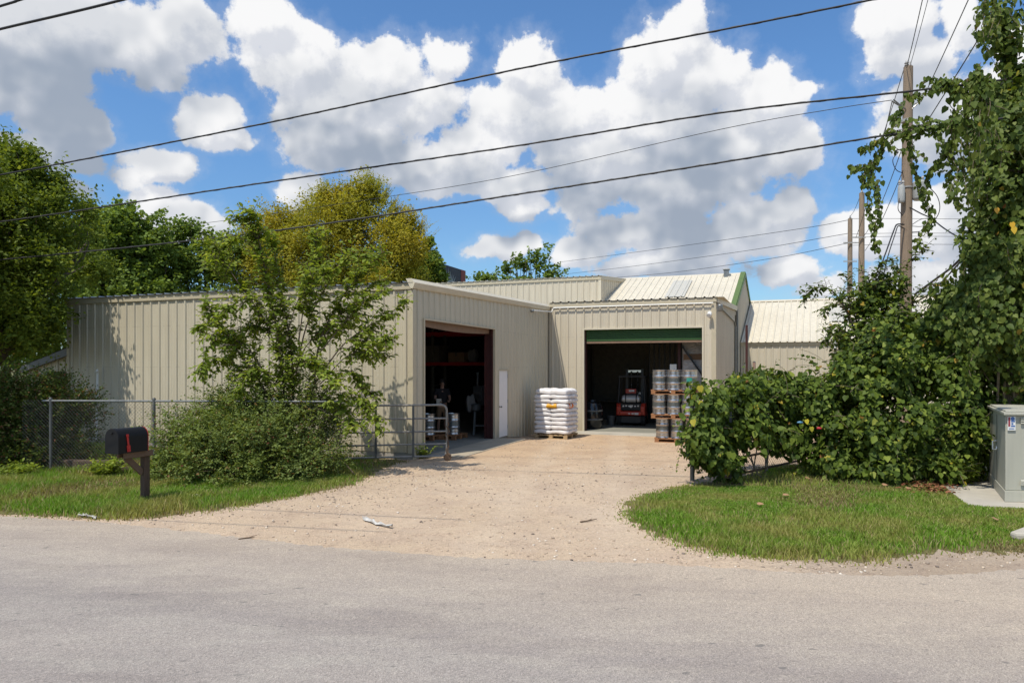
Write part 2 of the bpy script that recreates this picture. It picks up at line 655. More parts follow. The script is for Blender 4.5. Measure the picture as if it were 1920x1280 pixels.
def gravel_mat():
    t = NT('caliche_gravel')
    p = wpos(t)
    big = t.noise(p, 0.55, 4, 0.6)
    mid = t.noise(t.scale(p, (1.0, 2.2, 1.0)), 2.6, 6, 0.65)
    fine = t.noise(p, 55.0, 4, 0.75)
    vo = t.n('ShaderNodeTexVoronoi')
    vo.inputs['Scale'].default_value = 42.0
    t.l(p, vo.inputs['Vector'])
    col = t.ramp(big, [(0.32, (0.50, 0.388, 0.278, 1)), (0.5, (0.55, 0.432, 0.315, 1)), (0.68, (0.60, 0.485, 0.36, 1))])
    # orange clay where the yard turns towards the doors
    sp = t.n('ShaderNodeSeparateXYZ')
    t.l(p, sp.inputs[0])
    yy = t.math('ADD', sp.outputs[1], t.math('MULTIPLY', t.math('SUBTRACT', big, 0.5), 9.0))
    clay = t.n('ShaderNodeMapRange')
    t.l(yy, clay.inputs['Value'])
    clay.inputs['From Min'].default_value = 13.0
    clay.inputs['From Max'].default_value = 18.0
    clay.inputs['To Max'].default_value = 0.65
    col = t.mix(clay.outputs[0], col, (0.55, 0.385, 0.235, 1))
    # compacted wheel tracks running in from the road
    sp0 = t.n('ShaderNodeSeparateXYZ')
    t.l(p, sp0.inputs[0])
    ac = t.math('SUBTRACT', t.math('SUBTRACT', sp0.outputs[0], 0.35), t.math('MULTIPLY', t.math('SUBTRACT', sp0.outputs[1], 8.0), 0.15))
    ac = t.math('ADD', ac, t.math('MULTIPLY', t.math('SUBTRACT', big, 0.5), 1.2))
    tr = t.math('ABSOLUTE', t.math('SUBTRACT', t.math('ABSOLUTE', ac), 0.85))
    trk = t.n('ShaderNodeMapRange', interpolation_type='SMOOTHSTEP')
    t.l(tr, trk.inputs['Value'])
    trk.inputs['From Min'].default_value = 0.05
    trk.inputs['From Max'].default_value = 0.42
    trk.inputs['To Min'].default_value = 0.22
    trk.inputs['To Max'].default_value = 0.0
    rough_part = t.ramp(t.noise(p, 1.1, 4, 0.65), [(0.42, (0, 0, 0, 1)), (0.62, (0.8, 0.8, 0.8, 1))])
    col = t.mix(rough_part, col, t.mix(1.0, col, (0.80, 0.775, 0.79, 1), 'MULTIPLY'))
    col = t.mix(trk.outputs[0], col, (0.60, 0.50, 0.385, 1))
    stones = t.ramp(mid, [(0.38, (0, 0, 0, 1)), (0.60, (1, 1, 1, 1))])
    speck = t.ramp(vo.outputs['Color'], [(0.0, (0.62, 0.60, 0.60, 1)), (0.5, (0.95, 0.94, 0.93, 1)), (1.0, (1.25, 1.22, 1.2, 1))])
    col = t.mix(t.math('MULTIPLY', stones, 0.75), col, t.mix(1.0, col, speck, 'MULTIPLY'))
    v3 = t.n('ShaderNodeTexVoronoi')
    v3.inputs['Scale'].default_value = 17.0
    t.l(t.scale(p, (1.0, 1.0, 1.0)), v3.inputs['Vector'])
    col = t.mix(t.math('MULTIPLY', stones, 0.6), col, t.mix(1.0, col, t.ramp(v3.outputs['Color'], [(0.0, (0.66, 0.63, 0.62, 1)), (0.25, (0.93, 0.92, 0.92, 1)), (0.7, (1.04, 1.03, 1.02, 1)), (1.0, (1.2, 1.2, 1.18, 1))]), 'MULTIPLY'))
    col = t.mix(t.ramp(fine, [(0.36, (0.55, 0.55, 0.55, 1)), (0.5, (0, 0, 0, 1))]), col, t.mix(1.0, col, (0.62, 0.6, 0.6, 1), 'MULTIPLY'))
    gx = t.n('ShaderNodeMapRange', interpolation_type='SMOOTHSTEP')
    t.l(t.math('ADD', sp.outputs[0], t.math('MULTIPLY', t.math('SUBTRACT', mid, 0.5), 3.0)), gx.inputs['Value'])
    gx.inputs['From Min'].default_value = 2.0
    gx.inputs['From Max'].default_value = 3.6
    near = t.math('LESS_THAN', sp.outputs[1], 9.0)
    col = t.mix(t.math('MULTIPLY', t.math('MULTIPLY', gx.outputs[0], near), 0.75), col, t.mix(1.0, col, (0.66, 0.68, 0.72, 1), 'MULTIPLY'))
    h = t.math('ADD', t.math('MULTIPLY', fine, 0.5), t.math('ADD', t.math('MULTIPLY', vo.outputs['Distance'], 0.7), t.math('MULTIPLY', mid, 1.4)))
    return t.out(t.bsdf(col, 0.95, 0, h, 0.55, 0.03, 0.15))


def asphalt_mat():
    t = NT('worn_asphalt')
    p = wpos(t)
    big = t.noise(t.scale(p, (0.35, 1.0, 1)), 0.7, 5, 0.6)
    mid = t.noise(t.scale(p, (0.5, 1.6, 1)), 3.0, 5, 0.6)
    fine = t.noise(p, 95.0, 3, 0.8)
    vo = t.n('ShaderNodeTexVoronoi')
    vo.inputs['Scale'].default_value = 130.0
    t.l(p, vo.inputs['Vector'])
    col = t.ramp(big, [(0.3, (0.285, 0.254, 0.234, 1)), (0.55, (0.335, 0.298, 0.270, 1)), (0.75, (0.375, 0.335, 0.293, 1))])
    col = t.mix(t.math('MULTIPLY', t.ramp(mid, [(0.45, (0, 0, 0, 1)), (0.7, (1, 1, 1, 1))]), 0.45), col, (0.40, 0.37, 0.325, 1))
    # dust carried out of the yard along the edge of the tar
    sp = t.n('ShaderNodeSeparateXYZ')
    t.l(p, sp.inputs[0])
    ed = t.math('ADD', sp.outputs[1], t.math('MULTIPLY', sp.outputs[0], 0.36))
    ed = t.math('ADD', ed, t.math('MULTIPLY', t.math('SUBTRACT', mid, 0.5), 1.6))
    mr = t.n('ShaderNodeMapRange')
    t.l(ed, mr.inputs['Value'])
    mr.inputs['From Min'].default_value = 5.0
    mr.inputs['From Max'].default_value = 7.9
    mr.inputs['To Max'].default_value = 0.62
    col = t.mix(mr.outputs[0], col, (0.50, 0.405, 0.305, 1))
    # wheel paths polished along the lane
    lane = t.math('ADD', sp.outputs[1], t.math('MULTIPLY', sp.outputs[0], 0.27))
    lane = t.math('ADD', lane, t.math('MULTIPLY', t.math('SUBTRACT', big, 0.5), 0.9))
    wv = t.math('SINE', t.math('MULTIPLY', lane, 3.7))
    col = t.mix(t.math('MULTIPLY', t.ramp(wv, [(0.35, (0, 0, 0, 1)), (0.9, (1, 1, 1, 1))]), 0.30), col, t.mix(1.0, col, (0.80, 0.79, 0.82, 1), 'MULTIPLY'))
    pt = t.noise(t.scale(p, (0.5, 1.3, 1)), 0.9, 3, 0.5)
    col = t.mix(t.ramp(pt, [(0.56, (0, 0, 0, 1)), (0.60, (0.28, 0.28, 0.28, 1))]), col, t.mix(1.0, col, (0.78, 0.76, 0.77, 1), 'MULTIPLY'))
    speck = t.ramp(vo.outputs['Color'], [(0.0, (0.45, 0.45, 0.47, 1)), (0.35, (0.9, 0.9, 0.9, 1)), (0.7, (1.05, 1.05, 1.04, 1)), (1.0, (1.55, 1.52, 1.48, 1))])
    col = t.mix(0.9, col, t.mix(1.0, col, speck, 'MULTIPLY'))
    v2 = t.n('ShaderNodeTexVoronoi')
    v2.inputs['Scale'].default_value = 48.0
    t.l(p, v2.inputs['Vector'])
    col = t.mix(0.38, col, t.mix(1.0, col, t.ramp(v2.outputs['Color'], [(0.0, (0.62, 0.62, 0.63, 1)), (0.3, (0.92, 0.92, 0.92, 1)), (0.7, (1.05, 1.05, 1.05, 1)), (1.0, (1.32, 1.3, 1.28, 1))]), 'MULTIPLY'))
    # oil drips and hairline cracks
    sp_n = t.noise(t.scale(p, (1.0, 1.8, 1)), 5.5, 2, 0.5)
    col = t.mix(t.ramp(sp_n, [(0.70, (0, 0, 0, 1)), (0.73, (0.6, 0.6, 0.6, 1))]), col, (0.12, 0.115, 0.11, 1))
    ck = t.n('ShaderNodeTexVoronoi', feature='DISTANCE_TO_EDGE')
    ck.inputs['Scale'].default_value = 0.32
    dn = t.n('ShaderNodeTexNoise')
    dn.inputs['Scale'].default_value = 1.2
    dn.inputs['Detail'].default_value = 6
    t.l(p, dn.inputs['Vector'])
    t.l(t.mix(0.35, p, dn.outputs['Color']), ck.inputs['Vector'])
    col = t.mix(t.ramp(ck.outputs['Distance'], [(0.0, (0.10, 0.10, 0.10, 1)), (0.003, (0, 0, 0, 1))]), col, (0.15, 0.14, 0.13, 1))
    h = t.math('ADD', fine, t.math('MULTIPLY', vo.outputs['Distance'], 1.2))
    return t.out(t.bsdf(col, 0.88, 0, h, 0.45, 0.008, 0.3))


def soil_mat():
    t = NT('lawn_soil')
    p = wpos(t)
    a = t.noise(p, 1.4, 4)
    b = t.noise(p, 30.0, 5, 0.7)
    col = t.ramp(a, [(0.35, (0.10, 0.115, 0.035, 1)), (0.55, (0.17, 0.155, 0.06, 1)), (0.7, (0.30, 0.24, 0.14, 1))])
    col = t.mix(t.math('MULTIPLY', b, 0.4), col, (0.17, 0.14, 0.08, 1))
    return t.out(t.bsdf(col, 0.95, 0, b, 0.8, 0.03, 0.1))


def concrete_mat(name='concrete', c=(0.36, 0.335, 0.30)):
    t = NT(name)
    p = wpos(t)
    a = t.noise(p, 1.1, 6, 0.65)
    b = t.noise(p, 60, 4, 0.7)
    col = t.ramp(a, [(0.3, mul(c, 0.78)), (0.7, mul(c, 1.15))])
    col = t.mix(t.math('MULTIPLY', b, 0.25), col, mul(c, 0.7))
    return t.out(t.bsdf(col, 0.85, 0, b, 0.3, 0.006, 0.3))


M_GROUND, M_GRAVEL, M_ASPHALT, M_SOIL = ground_mat(), gravel_mat(), asphalt_mat(), soil_mat()
M_CONC = concrete_mat()
M_CONC_PALE = concrete_mat('pale_concrete', (0.44, 0.405, 0.34))


def axis_vals(lo, hi, a, b, step):
    fine = list(np.arange(a, b + 1e-6, step))
    left = [a - d for d in (2, 5, 12, 30, 80, 200, 600) if a - d > lo]
    right = [b + d for d in (2, 5, 12, 30, 80, 200, 600) if b + d < hi]
    return [lo] + left[::-1] + fine + right + [hi]


def sheet(name, xs, ys, off, mat, kind='structure'):
    mb = MB()
    nx, ny = len(xs), len(ys)
    mb.v = [(x, y, gz(x, y) + off) for y in ys for x in xs]
    mb.f = [(j * nx + i, j * nx + i + 1, (j + 1) * nx + i + 1, (j + 1) * nx + i) for j in range(ny - 1) for i in range(nx - 1)]
    mb.mi = [0] * len(mb.f)
    o = mb.build(name, mat)
    tag(o, kind=kind)
    return o


sheet('ground', axis_vals(-1500, 1500, -20, 20, 1.0), axis_vals(-800, 2500, 1, 40, 0.7), -0.04, M_GROUND)
sheet('gravel_driveway', list(np.arange(-15.5, 17.0, 0.9)), list(np.arange(6.6, 27.4, 0.45)), 0.004, M_GRAVEL)


def jag(pts, step=0.12, amp=0.05, seed=1, inset=0.0):
    """closed outline with an irregular, ragged edge"""
    r = random.Random(seed)
    out = []
    n = len(pts)
    ar = sum(pts[i][0] * pts[(i + 1) % n][1] - pts[(i + 1) % n][0] * pts[i][1] for i in range(n))
    sg = 1 if ar > 0 else -1
    for i in range(n):
        a, b = Vector(pts[i]).to_2d(), Vector(pts[(i + 1) % n]).to_2d()
        L = (b - a).length
        k = max(1, min(180, int(L / step)))
        nr = Vector((-(b - a).y, (b - a).x)).normalized() if L > 1e-6 else Vector((0, 0))
        for j in range(k):
            out.append(a + (b - a) * j / k + nr * (r.uniform(-amp, amp) + sg * inset))
    return out


def poly_sheet(name, pts2, z, mat, label=None):
    mb = MB()
    mb.v = [(p.x, p.y, z) for p in pts2]
    idx = list(range(len(pts2)))
    area = sum(pts2[i].x * pts2[(i + 1) % len(pts2)].y - pts2[(i + 1) % len(pts2)].x * pts2[i].y for i in idx)
    mb.f = [tuple(idx if area > 0 else idx[::-1])]
    mb.mi = [0]
    o = mb.build(name, mat)
    tag(o, kind='structure')
    return o


ROAD_EDGE = [G(0, 968), G(181, 979.5), G(371, 999), G(620, 1028), G(879, 1047), G(1234, 1058), G(1399, 1069), G(1634, 1082), G(1760, 1080), G(1920, 1069)]
road_pts = [Vector((-70, 25.5, 0)), Vector((-20, 13.2, 0))] + ROAD_EDGE + [Vector((9, 8.3, 0)), Vector((30, 9.4, 0)), Vector((90, 9.6, 0)), Vector((90, -9, 0)), Vector((-70, -9, 0))]
poly_sheet('road', jag(road_pts, 0.07, 0.045, 3), 0.013, M_ASPHALT)

LAWN_L = [G(-60, 965), G(120, 974), G(200, 977), G(290, 975), G(400, 962), G(484, 947), G(620, 924), G(666, 912), G(705, 895), G(730, 880), Vector((-2.3, 16.1, 0)),
          Vector((-2.4, 16.45, 0)), Vector((-13, 20.4, 0)), Vector((-24, 23, 0)), Vector((-24, 13.6, 0))]
poly_sheet('lawn', jag(LAWN_L, 0.14, 0.11, 4, 0.20), 0.008, M_SOIL)
PAD = [G(1768, 912), G(1845, 905), Vector((9.6, 13.3, 0)), Vector((9.9, 11.2, 0)), G(1925, 956), G(1815, 952)]
LAWN_R = [G(1288, 905), G(1198, 922), G(1150, 945), G(1150, 962), G(1195, 1003), G(1271, 1029), G(1339, 1042), G(1442, 1052), G(1634, 1063), G(1783, 1042), G(1903, 1046),
          Vector((8.6, 8.6, 0)), Vector((16, 9.5, 0)), Vector((16, 15.8, 0)), Vector((6.6, 15.8, 0)), Vector((5.6, 15.6, 0)), Vector((4.4, 13.9, 0))]
poly_sheet('lawn', jag(LAWN_R, 0.14, 0.11, 5, 0.20), 0.008, M_SOIL)

M_GRASS = leafmat('grass_blade', [(0.0, (0.095, 0.195, 0.015, 1)), (0.35, (0.155, 0.30, 0.025, 1)), (0.7, (0.21, 0.36, 0.04, 1)), (0.86, (0.26, 0.35, 0.07, 1)), (0.91, (0.36, 0.31, 0.15, 1)), (1.0, (0.46, 0.38, 0.22, 1))],
                  0.35, 0.5, patch=(0.8, (0.40, 0.33, 0.12, 1)))


M_DRYGRASS = leafmat('dry_grass_blade', [(0.0, (0.13, 0.10, 0.045, 1)), (0.4, (0.24, 0.19, 0.085, 1)), (0.75, (0.36, 0.30, 0.15, 1)), (0.9, (0.22, 0.25, 0.06, 1)), (1.0, (0.45, 0.38, 0.22, 1))], 0.3, 0.6)


def in_poly(x, y, pts):
    inside = np.zeros(len(x), bool)
    n = len(pts)
    for i in range(n):
        x1, y1 = pts[i][0], pts[i][1]
        x2, y2 = pts[(i + 1) % n][0], pts[(i + 1) % n][1]
        c = ((y1 > y) != (y2 > y)) & (x < (x2 - x1) * (y - y1) / (y2 - y1 + 1e-12) + x1)
        inside ^= c
    return inside


def vnoise(x, y, s, seed):
    """cheap smooth noise 0..1 for arrays"""
    r = np.random.default_rng(seed)
    a = r.uniform(0, 6.28, 12)
    k = r.normal(0, 1, (12, 2)) * s
    v = sum(np.sin(k[i, 0] * x + k[i, 1] * y + a[i]) for i in range(12))
    return 1 / (1 + np.exp(-v * 0.9))


def edge_dist(x, y, pts):
    d = np.full(len(x), 1e9)
    n = len(pts)
    for i in range(n):
        a, b = np.array(pts[i][:2]), np.array(pts[(i + 1) % n][:2])
        ab = b - a
        t = np.clip(((x - a[0]) * ab[0] + (y - a[1]) * ab[1]) / (ab @ ab + 1e-9), 0, 1)
        d = np.minimum(d, np.hypot(x - a[0] - t * ab[0], y - a[1] - t * ab[1]))
    return d


def grass(name, poly, bounds, density, hlo, hhi, label, seed, holes=(), spill=0.0):
    r = np.random.default_rng(seed)
    x0, x1, y0, y1 = bounds
    n = int((x1 - x0) * (y1 - y0) * density)
    x, y = r.uniform(x0, x1, n), r.uniform(y0, y1, n)
    pts = [(p[0], p[1]) for p in poly]
    ins = in_poly(x, y, pts)
    ed = edge_dist(x, y, pts)
    sd = np.where(ins, ed, -ed)
    keep = sd > -spill * r.uniform(0, 1, n) ** 2
    # bare and thin towards the edges, and in worn patches
    pat = vnoise(x, y, 2.2, seed + 5)
    keep &= r.uniform(0, 1, n) < np.clip(0.14 + sd * 1.9, 0.06, 1.0) * (0.25 + 0.95 * pat)
    for hp_ in holes:
        keep &= ~in_poly(x, y, hp_)
    x, y, sd, pat = x[keep], y[keep], sd[keep], pat[keep]
    n = len(x)
    tall = vnoise(x, y, 1.1, seed + 9)
    h = (hlo + (hhi - hlo) * (0.15 + 1.15 * tall ** 1.6) * r.uniform(0.3, 1.0, n)) * np.clip(0.45 + sd * 1.6, 0.35, 1.0)
    w = r.uniform(0.0045, 0.0085, n)
    a = r.uniform(0, 2 * np.pi, n)
    lean = r.uniform(0.1, 0.75, n) * h
    dx, dy = np.cos(a), np.sin(a)
    b = r.uniform(0, 2 * np.pi, n)
    sx, sy = np.cos(b) * w, np.sin(b) * w
    z0 = np.full(n, 0.004)
    V = np.zeros((n, 5, 3))
    V[:, 0] = np.stack([x - sx, y - sy, z0], 1)
    V[:, 1] = np.stack([x + sx, y + sy, z0], 1)
    V[:, 2] = np.stack([x - sx * .8 + dx * lean * .35, y - sy * .8 + dy * lean * .35, z0 + h * .6], 1)
    V[:, 3] = np.stack([x + sx * .8 + dx * lean * .35, y + sy * .8 + dy * lean * .35, z0 + h * .6], 1)
    V[:, 4] = np.stack([x + dx * lean, y + dy * lean, z0 + h], 1)
    dryp = np.clip(0.72 - sd * 1.5, 0.03, 0.72) * (0.5 + 0.7 * (1 - pat)) + 0.75 * np.clip((vnoise(x, y, 1.6, seed + 13) - 0.72) * 5, 0, 1)
    dry = r.uniform(0, 1, n) < dryp
    V[dry, :, 2] *= 0.72
    for nm, sel, mt, lb in ((name, ~dry, M_GRASS, label), ('dry_' + name, dry, M_DRYGRASS, 'dry straw-coloured blades among the ' + label)):
        Vs = V[sel]
        T = np.array([[0, 1, 3], [0, 3, 2], [2, 3, 4]])[None] + (np.arange(len(Vs)) * 5)[:, None, None]
        o = tri_mesh(nm, Vs.reshape(-1, 3), T.reshape(-1, 3), mt)
        tag(o, lb, 'grass', kind='stuff')


grass('grass', LAWN_L, (-11.5, -2.2, 9.4, 13.9), 3600, 0.06, 0.15, 'green roadside grass around the foot of the black mailbox', 21, spill=0.25)
grass('grass', LAWN_L, (-14.5, -2.2, 13.9, 20.2), 900, 0.06, 0.16, 'grass in the yard between chain-link fence and metal wall', 22)
grass('grass', LAWN_R, (1.2, 9.6, 7.3, 12.6), 4200, 0.04, 0.105, 'mown grass island between gravel drive and road in front of vines', 23, holes=[[(p.x, p.y) for p in PAD]], spill=0.25)
grass('grass', LAWN_R, (2.6, 9.0, 12.6, 16.0), 1100, 0.05, 0.15, 'shaded grass growing under the vine covered gate', 24, holes=[[(p.x, p.y) for p in PAD]])

# loose stones lying on the gravel
ICO_V = np.array([[0, 0, 1], [.894, 0, .447], [.276, .851, .447], [-.724, .526, .447], [-.724, -.526, .447], [.276, -.851, .447],
                  [.724, .526, -.447], [-.276, .851, -.447], [-.894, 0, -.447], [-.276, -.851, -.447], [.724, -.526, -.447], [0, 0, -1]])
ICO_F = np.array([[0, 1, 2], [0, 2, 3], [0, 3, 4], [0, 4, 5], [0, 5, 1], [1, 6, 2], [2, 7, 3], [3, 8, 4], [4, 9, 5], [5, 10, 1],
                  [6, 7, 2], [7, 8, 3], [8, 9, 4], [9, 10, 5], [10, 6, 1], [11, 7, 6], [11, 8, 7], [11, 9, 8], [11, 10, 9], [11, 6, 10]])


def stones(name, n, bounds, smin, smax, mat, label, seed, ok):
    r = np.random.default_rng(seed)
    x0, x1, y0, y1 = bounds
    x, y = r.uniform(x0, x1, n), r.uniform(y0, y1, n)
    k = ok(x, y) & (r.uniform(0, 1, n) < 0.25 + 0.9 * vnoise(x, y, 1.3, seed + 1) ** 2)
    x, y = x[k], y[k]
    n = len(x)
    s = smin + (smax - smin) * r.uniform(0, 1, n) ** 4
    z = np.array([gz(a, b) for a, b in zip(x, y)]) + 0.004
    V = ICO_V[None] * (1 + r.normal(0, 0.18, (n, 12, 1)))
    V = V * np.stack([s * r.uniform(.8, 1.5, n), s * r.uniform(.7, 1.2, n), s * r.uniform(.4, .8, n)], 1)[:, None, :]
    a = r.uniform(0, 6.28, n)
    c, si = np.cos(a)[:, None], np.sin(a)[:, None]
    V = np.stack([V[:, :, 0] * c - V[:, :, 1] * si, V[:, :, 0] * si + V[:, :, 1] * c, V[:, :, 2]], 2)
    V = V + np.stack([x, y, z + s * 0.3], 1)[:, None, :]
    T = ICO_F[None] + (np.arange(n) * 12)[:, None, None]
    return tag(tri_mesh(name, V.reshape(-1, 3), T.reshape(-1, 3), mat), label, 'gravel', kind='stuff')


def stone_mat():
    t = NT('loose_stone')
    g = t.n('ShaderNodeNewGeometry')
    col = t.ramp(g.outputs['Random Per Island'], [(0, (0.12, 0.10, 0.09, 1)), (0.08, (0.26, 0.21, 0.17, 1)), (0.3, (0.42, 0.33, 0.25, 1)), (0.8, (0.55, 0.45, 0.34, 1)), (1, (0.66, 0.60, 0.52, 1))])
    return t.out(t.bsdf(col, 0.9, spec=0.2))


M_STONE = stone_mat()
road_xy = [(p.x, p.y) for p in road_pts]
ll, lr = [(p[0], p[1]) for p in LAWN_L], [(p[0], p[1]) for p in LAWN_R]


def on_gravel(x, y):
    return ~in_poly(x, y, road_xy) & ~in_poly(x, y, ll) & ~in_poly(x, y, lr)


stones('gravel', 30000, (-6.5, 6.5, 6.8, 15.5), 0.003, 0.021, M_STONE, 'loose stones scattered over the pale gravel driveway', 31, on_gravel)
stones('gravel', 4500, (-2.0, 9.0, 15.5, 25.0), 0.004, 0.02, M_STONE, 'loose stones in the yard in front of the loading bay', 32, on_gravel)


def near_edge(x, y):
    d = edge_dist(x, y, road_xy)
    return (d < 0.55 * np.random.default_rng(5).uniform(0, 1, len(x)) ** 1.5) & in_poly(x, y, road_xy)


stones('gravel', 60000, (-8.5, 6.5, 6.0, 11.0), 0.003, 0.014, M_STONE, 'grit strewn along the edge of the asphalt road', 33, near_edge)
# ------------------------------------------------------------------ buildings
TH = math.radians(20.5)
U = Vector((math.cos(TH), -math.sin(TH), 0))
V_ = Vector((math.sin(TH), math.cos(TH), 0))
Z = Vector((0, 0, 1))
O = Vector((-2.340, 16.39, 0))


def W(u, v, z):
    return O + U * u + V_ * v + Z * z


def panel_mat(name, c, var=0.07, rough=0.42, dirt=0.35, spec=0.4):
    t = NT(name)
    p = wpos(t)
    st = t.noise(t.scale(p, (3.0, 3.0, 0.22)), 2.0, 5, 0.6)
    bl = t.noise(p, 0.5, 3)
    col = t.ramp(st, [(0.3, mul(c, 1 - var)), (0.7, mul(c, 1 + var))])
    col = t.mix(t.math('MULTIPLY', t.ramp(bl, [(0.45, (0, 0, 0, 1)), (0.75, (1, 1, 1, 1))]), dirt), col, mul(c, 0.84))
    sp = t.n('ShaderNodeSeparateXYZ')
    t.l(p, sp.inputs[0])
    mr = t.n('ShaderNodeMapRange')
    t.l(t.math('ADD', sp.outputs[2], t.math('MULTIPLY', st, -0.5)), mr.inputs['Value'])
    mr.inputs['From Min'].default_value = -0.35
    mr.inputs['From Max'].default_value = 0.35
    mr.inputs['To Min'].default_value = 0.55
    mr.inputs['To Max'].default_value = 0.0
    col = t.mix(mr.outputs[0], col, (0.30, 0.235, 0.15, 1))     # splashed mud along the foot of the wall
    # screw lines where the sheets are fixed to the girts, with a little run-off under them
    for zz in (1.05, 2.18, 3.3):
        dz = t.math('SUBTRACT', zz, sp.outputs[2])
        ln = t.n('ShaderNodeMapRange')
        t.l(t.math('ABSOLUTE', dz), ln.inputs['Value'])
        ln.inputs['From Min'].default_value = 0.006
        ln.inputs['From Max'].default_value = 0.016
        ln.inputs['To Min'].default_value = 0.22
        ln.inputs['To Max'].default_value = 0.0
        dots = t.ramp(t.noise(t.scale(p, (1, 1, 0.01)), 9.0, 1), [(0.5, (0, 0, 0, 1)), (0.55, (1, 1, 1, 1))])
        col = t.mix(t.math('MULTIPLY', ln.outputs[0], dots), col, mul(c, 0.35))
        rn = t.n('ShaderNodeMapRange')
        t.l(dz, rn.inputs['Value'])
        rn.inputs['From Min'].default_value = 0.0
        rn.inputs['From Max'].default_value = 0.4
        rn.inputs['To Min'].default_value = 0.20
        rn.inputs['To Max'].default_value = 0.0
        below = t.math('GREATER_THAN', dz, 0.0)
        strk = t.ramp(t.noise(t.scale(p, (1, 1, 0.02)), 7.0, 3), [(0.58, (0, 0, 0, 1)), (0.7, (1, 1, 1, 1))])
        col = t.mix(t.math('MULTIPLY', t.math('MULTIPLY', rn.outputs[0], below), strk), col, mul((0.55, 0.42, 0.28), 0.7))
    wav = t.noise(t.scale(p, (2.5, 2.5, 0.6)), 1.2, 2)
    return t.out(t.bsdf(col, rough, 0.0, wav, 0.22, 0.04, spec))


M_TAN = panel_mat('tan_metal_panel', (0.53, 0.475, 0.36))
M_TAN_OLD = panel_mat('aged_tan_panel', (0.55, 0.49, 0.38), 0.09)
M_TRIM = plain('tan_trim', (0.48, 0.42, 0.30), 0.45, var=0.08, scale=3)
M_TRIM_PALE = plain('pale_trim', (0.58, 0.52, 0.40), 0.45, var=0.06, scale=3)
M_ROOF = panel_mat('cream_metal_roof', (0.60, 0.55, 0.445), 0.10, 0.5, 0.6)
M_ROOF_GREY = plain('galvanised_roof', (0.42, 0.43, 0.42), 0.4, 0.6, 0.15)
M_SKYLIGHT = plain('skylight_panel', (0.50, 0.48, 0.42), 0.35, 0, 0.05)
M_CONC_APRON = concrete_mat('dusty_concrete', (0.42, 0.36, 0.27))
M_GREEN_TRIM = plain('green_trim', (0.10, 0.155, 0.04), 0.5, var=0.12)
M_GREEN_DOOR = plain('green_curtain', (0.028, 0.085, 0.022), 0.5, var=0.15, streak=True)
M_RED_STEEL = plain('oxide_red_steel', (0.055, 0.013, 0.011), 0.6, var=0.3)
M_BROWN_HEAD = plain('brown_curtain', (0.20, 0.125, 0.08), 0.6, var=0.2)
M_WHITE_DOOR = plain('white_door', (0.74, 0.73, 0.72), 0.5, var=0.04)
M_WHITE = plain('white_paint', (0.75, 0.75, 0.73), 0.45, var=0.05)
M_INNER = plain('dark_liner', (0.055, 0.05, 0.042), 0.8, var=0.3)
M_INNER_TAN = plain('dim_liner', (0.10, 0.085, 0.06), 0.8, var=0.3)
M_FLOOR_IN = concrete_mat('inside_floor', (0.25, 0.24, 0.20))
M_GALV = plain('galvanised_steel', (0.24, 0.245, 0.24), 0.42, 0.75, 0.2, 12)
M_GALV_DULL = plain('dull_galvanised', (0.125, 0.127, 0.125), 0.55, 0.5, 0.25, 9)
M_BLACK = plain('black_paint', (0.012, 0.012, 0.013), 0.45, var=0.2)
M_RUBBER = plain('black_rubber', (0.015, 0.015, 0.015), 0.85, var=0.3)
M_PVC = plain('white_pvc', (0.70, 0.70, 0.67), 0.4, var=0.06)
M_STEEL = plain('bright_steel', (0.62, 0.62, 0.61), 0.24, 1.0, 0.10, 18)


def profile(s0, s1, pitch=0.305, depth=0.032, first=0.15):
    pr = [(s0, 0.0)]
    s = s0 + first
    while s < s1 - 0.06:
        pr += [(s - .042, 0), (s - .020, depth), (s + .020, depth), (s + .042, 0)]
        for k in (1, 2):
            m = s + pitch * k / 3
            if m < s1 - 0.05:
                pr += [(m - .016, 0), (m, 0.006), (m + .016, 0)]
        s += pitch
    pr.append((s1, 0.0))
    return pr


def panel_wall(mb, o, du, dn, s0, s1, zb, zt, openings=(), pitch=0.305, depth=0.032, first=0.15, mi=0):
    """ribbed sheet-metal wall along du, ribs standing out along dn; openings (a, b, lo, hi)"""
    pr = profile(s0, s1, pitch, depth, first)
    cuts = sorted({c for op in openings for c in op[:2] if s0 < c < s1})
    for c in cuts:
        for i in range(len(pr) - 1):
            if pr[i][0] < c < pr[i + 1][0]:
                t = (c - pr[i][0]) / (pr[i + 1][0] - pr[i][0])
                pr.insert(i + 1, (c, pr[i][1] + t * (pr[i + 1][1] - pr[i][1])))
                break
    fb = zb if callable(zb) else (lambda s: zb)
    ft = zt if callable(zt) else (lambda s: zt)
    flip = du.cross(Z).dot(dn) < 0
    for (a, oa), (b, ob) in zip(pr[:-1], pr[1:]):
        m = (a + b) / 2
        rng = [(None, None)]
        for op in openings:
            if op[0] <= m <= op[1]:
                rng = ([('b', op[2])] if op[2] is not None else []) + [(op[3], 't')]
        for lo, hi in rng:
            za, zb2 = (fb(a), fb(b)) if lo in (None, 'b') else (lo, lo)
            zc, zd = (ft(b), ft(a)) if hi in (None, 't') else (hi, hi)
            q = [o + du * a + dn * oa + Z * za, o + du * b + dn * ob + Z * zb2, o + du * b + dn * ob + Z * zc, o + du * a + dn * oa + Z * zd]
            if flip:
                q = q[::-1]
            mb.quad(*q, mi=mi)


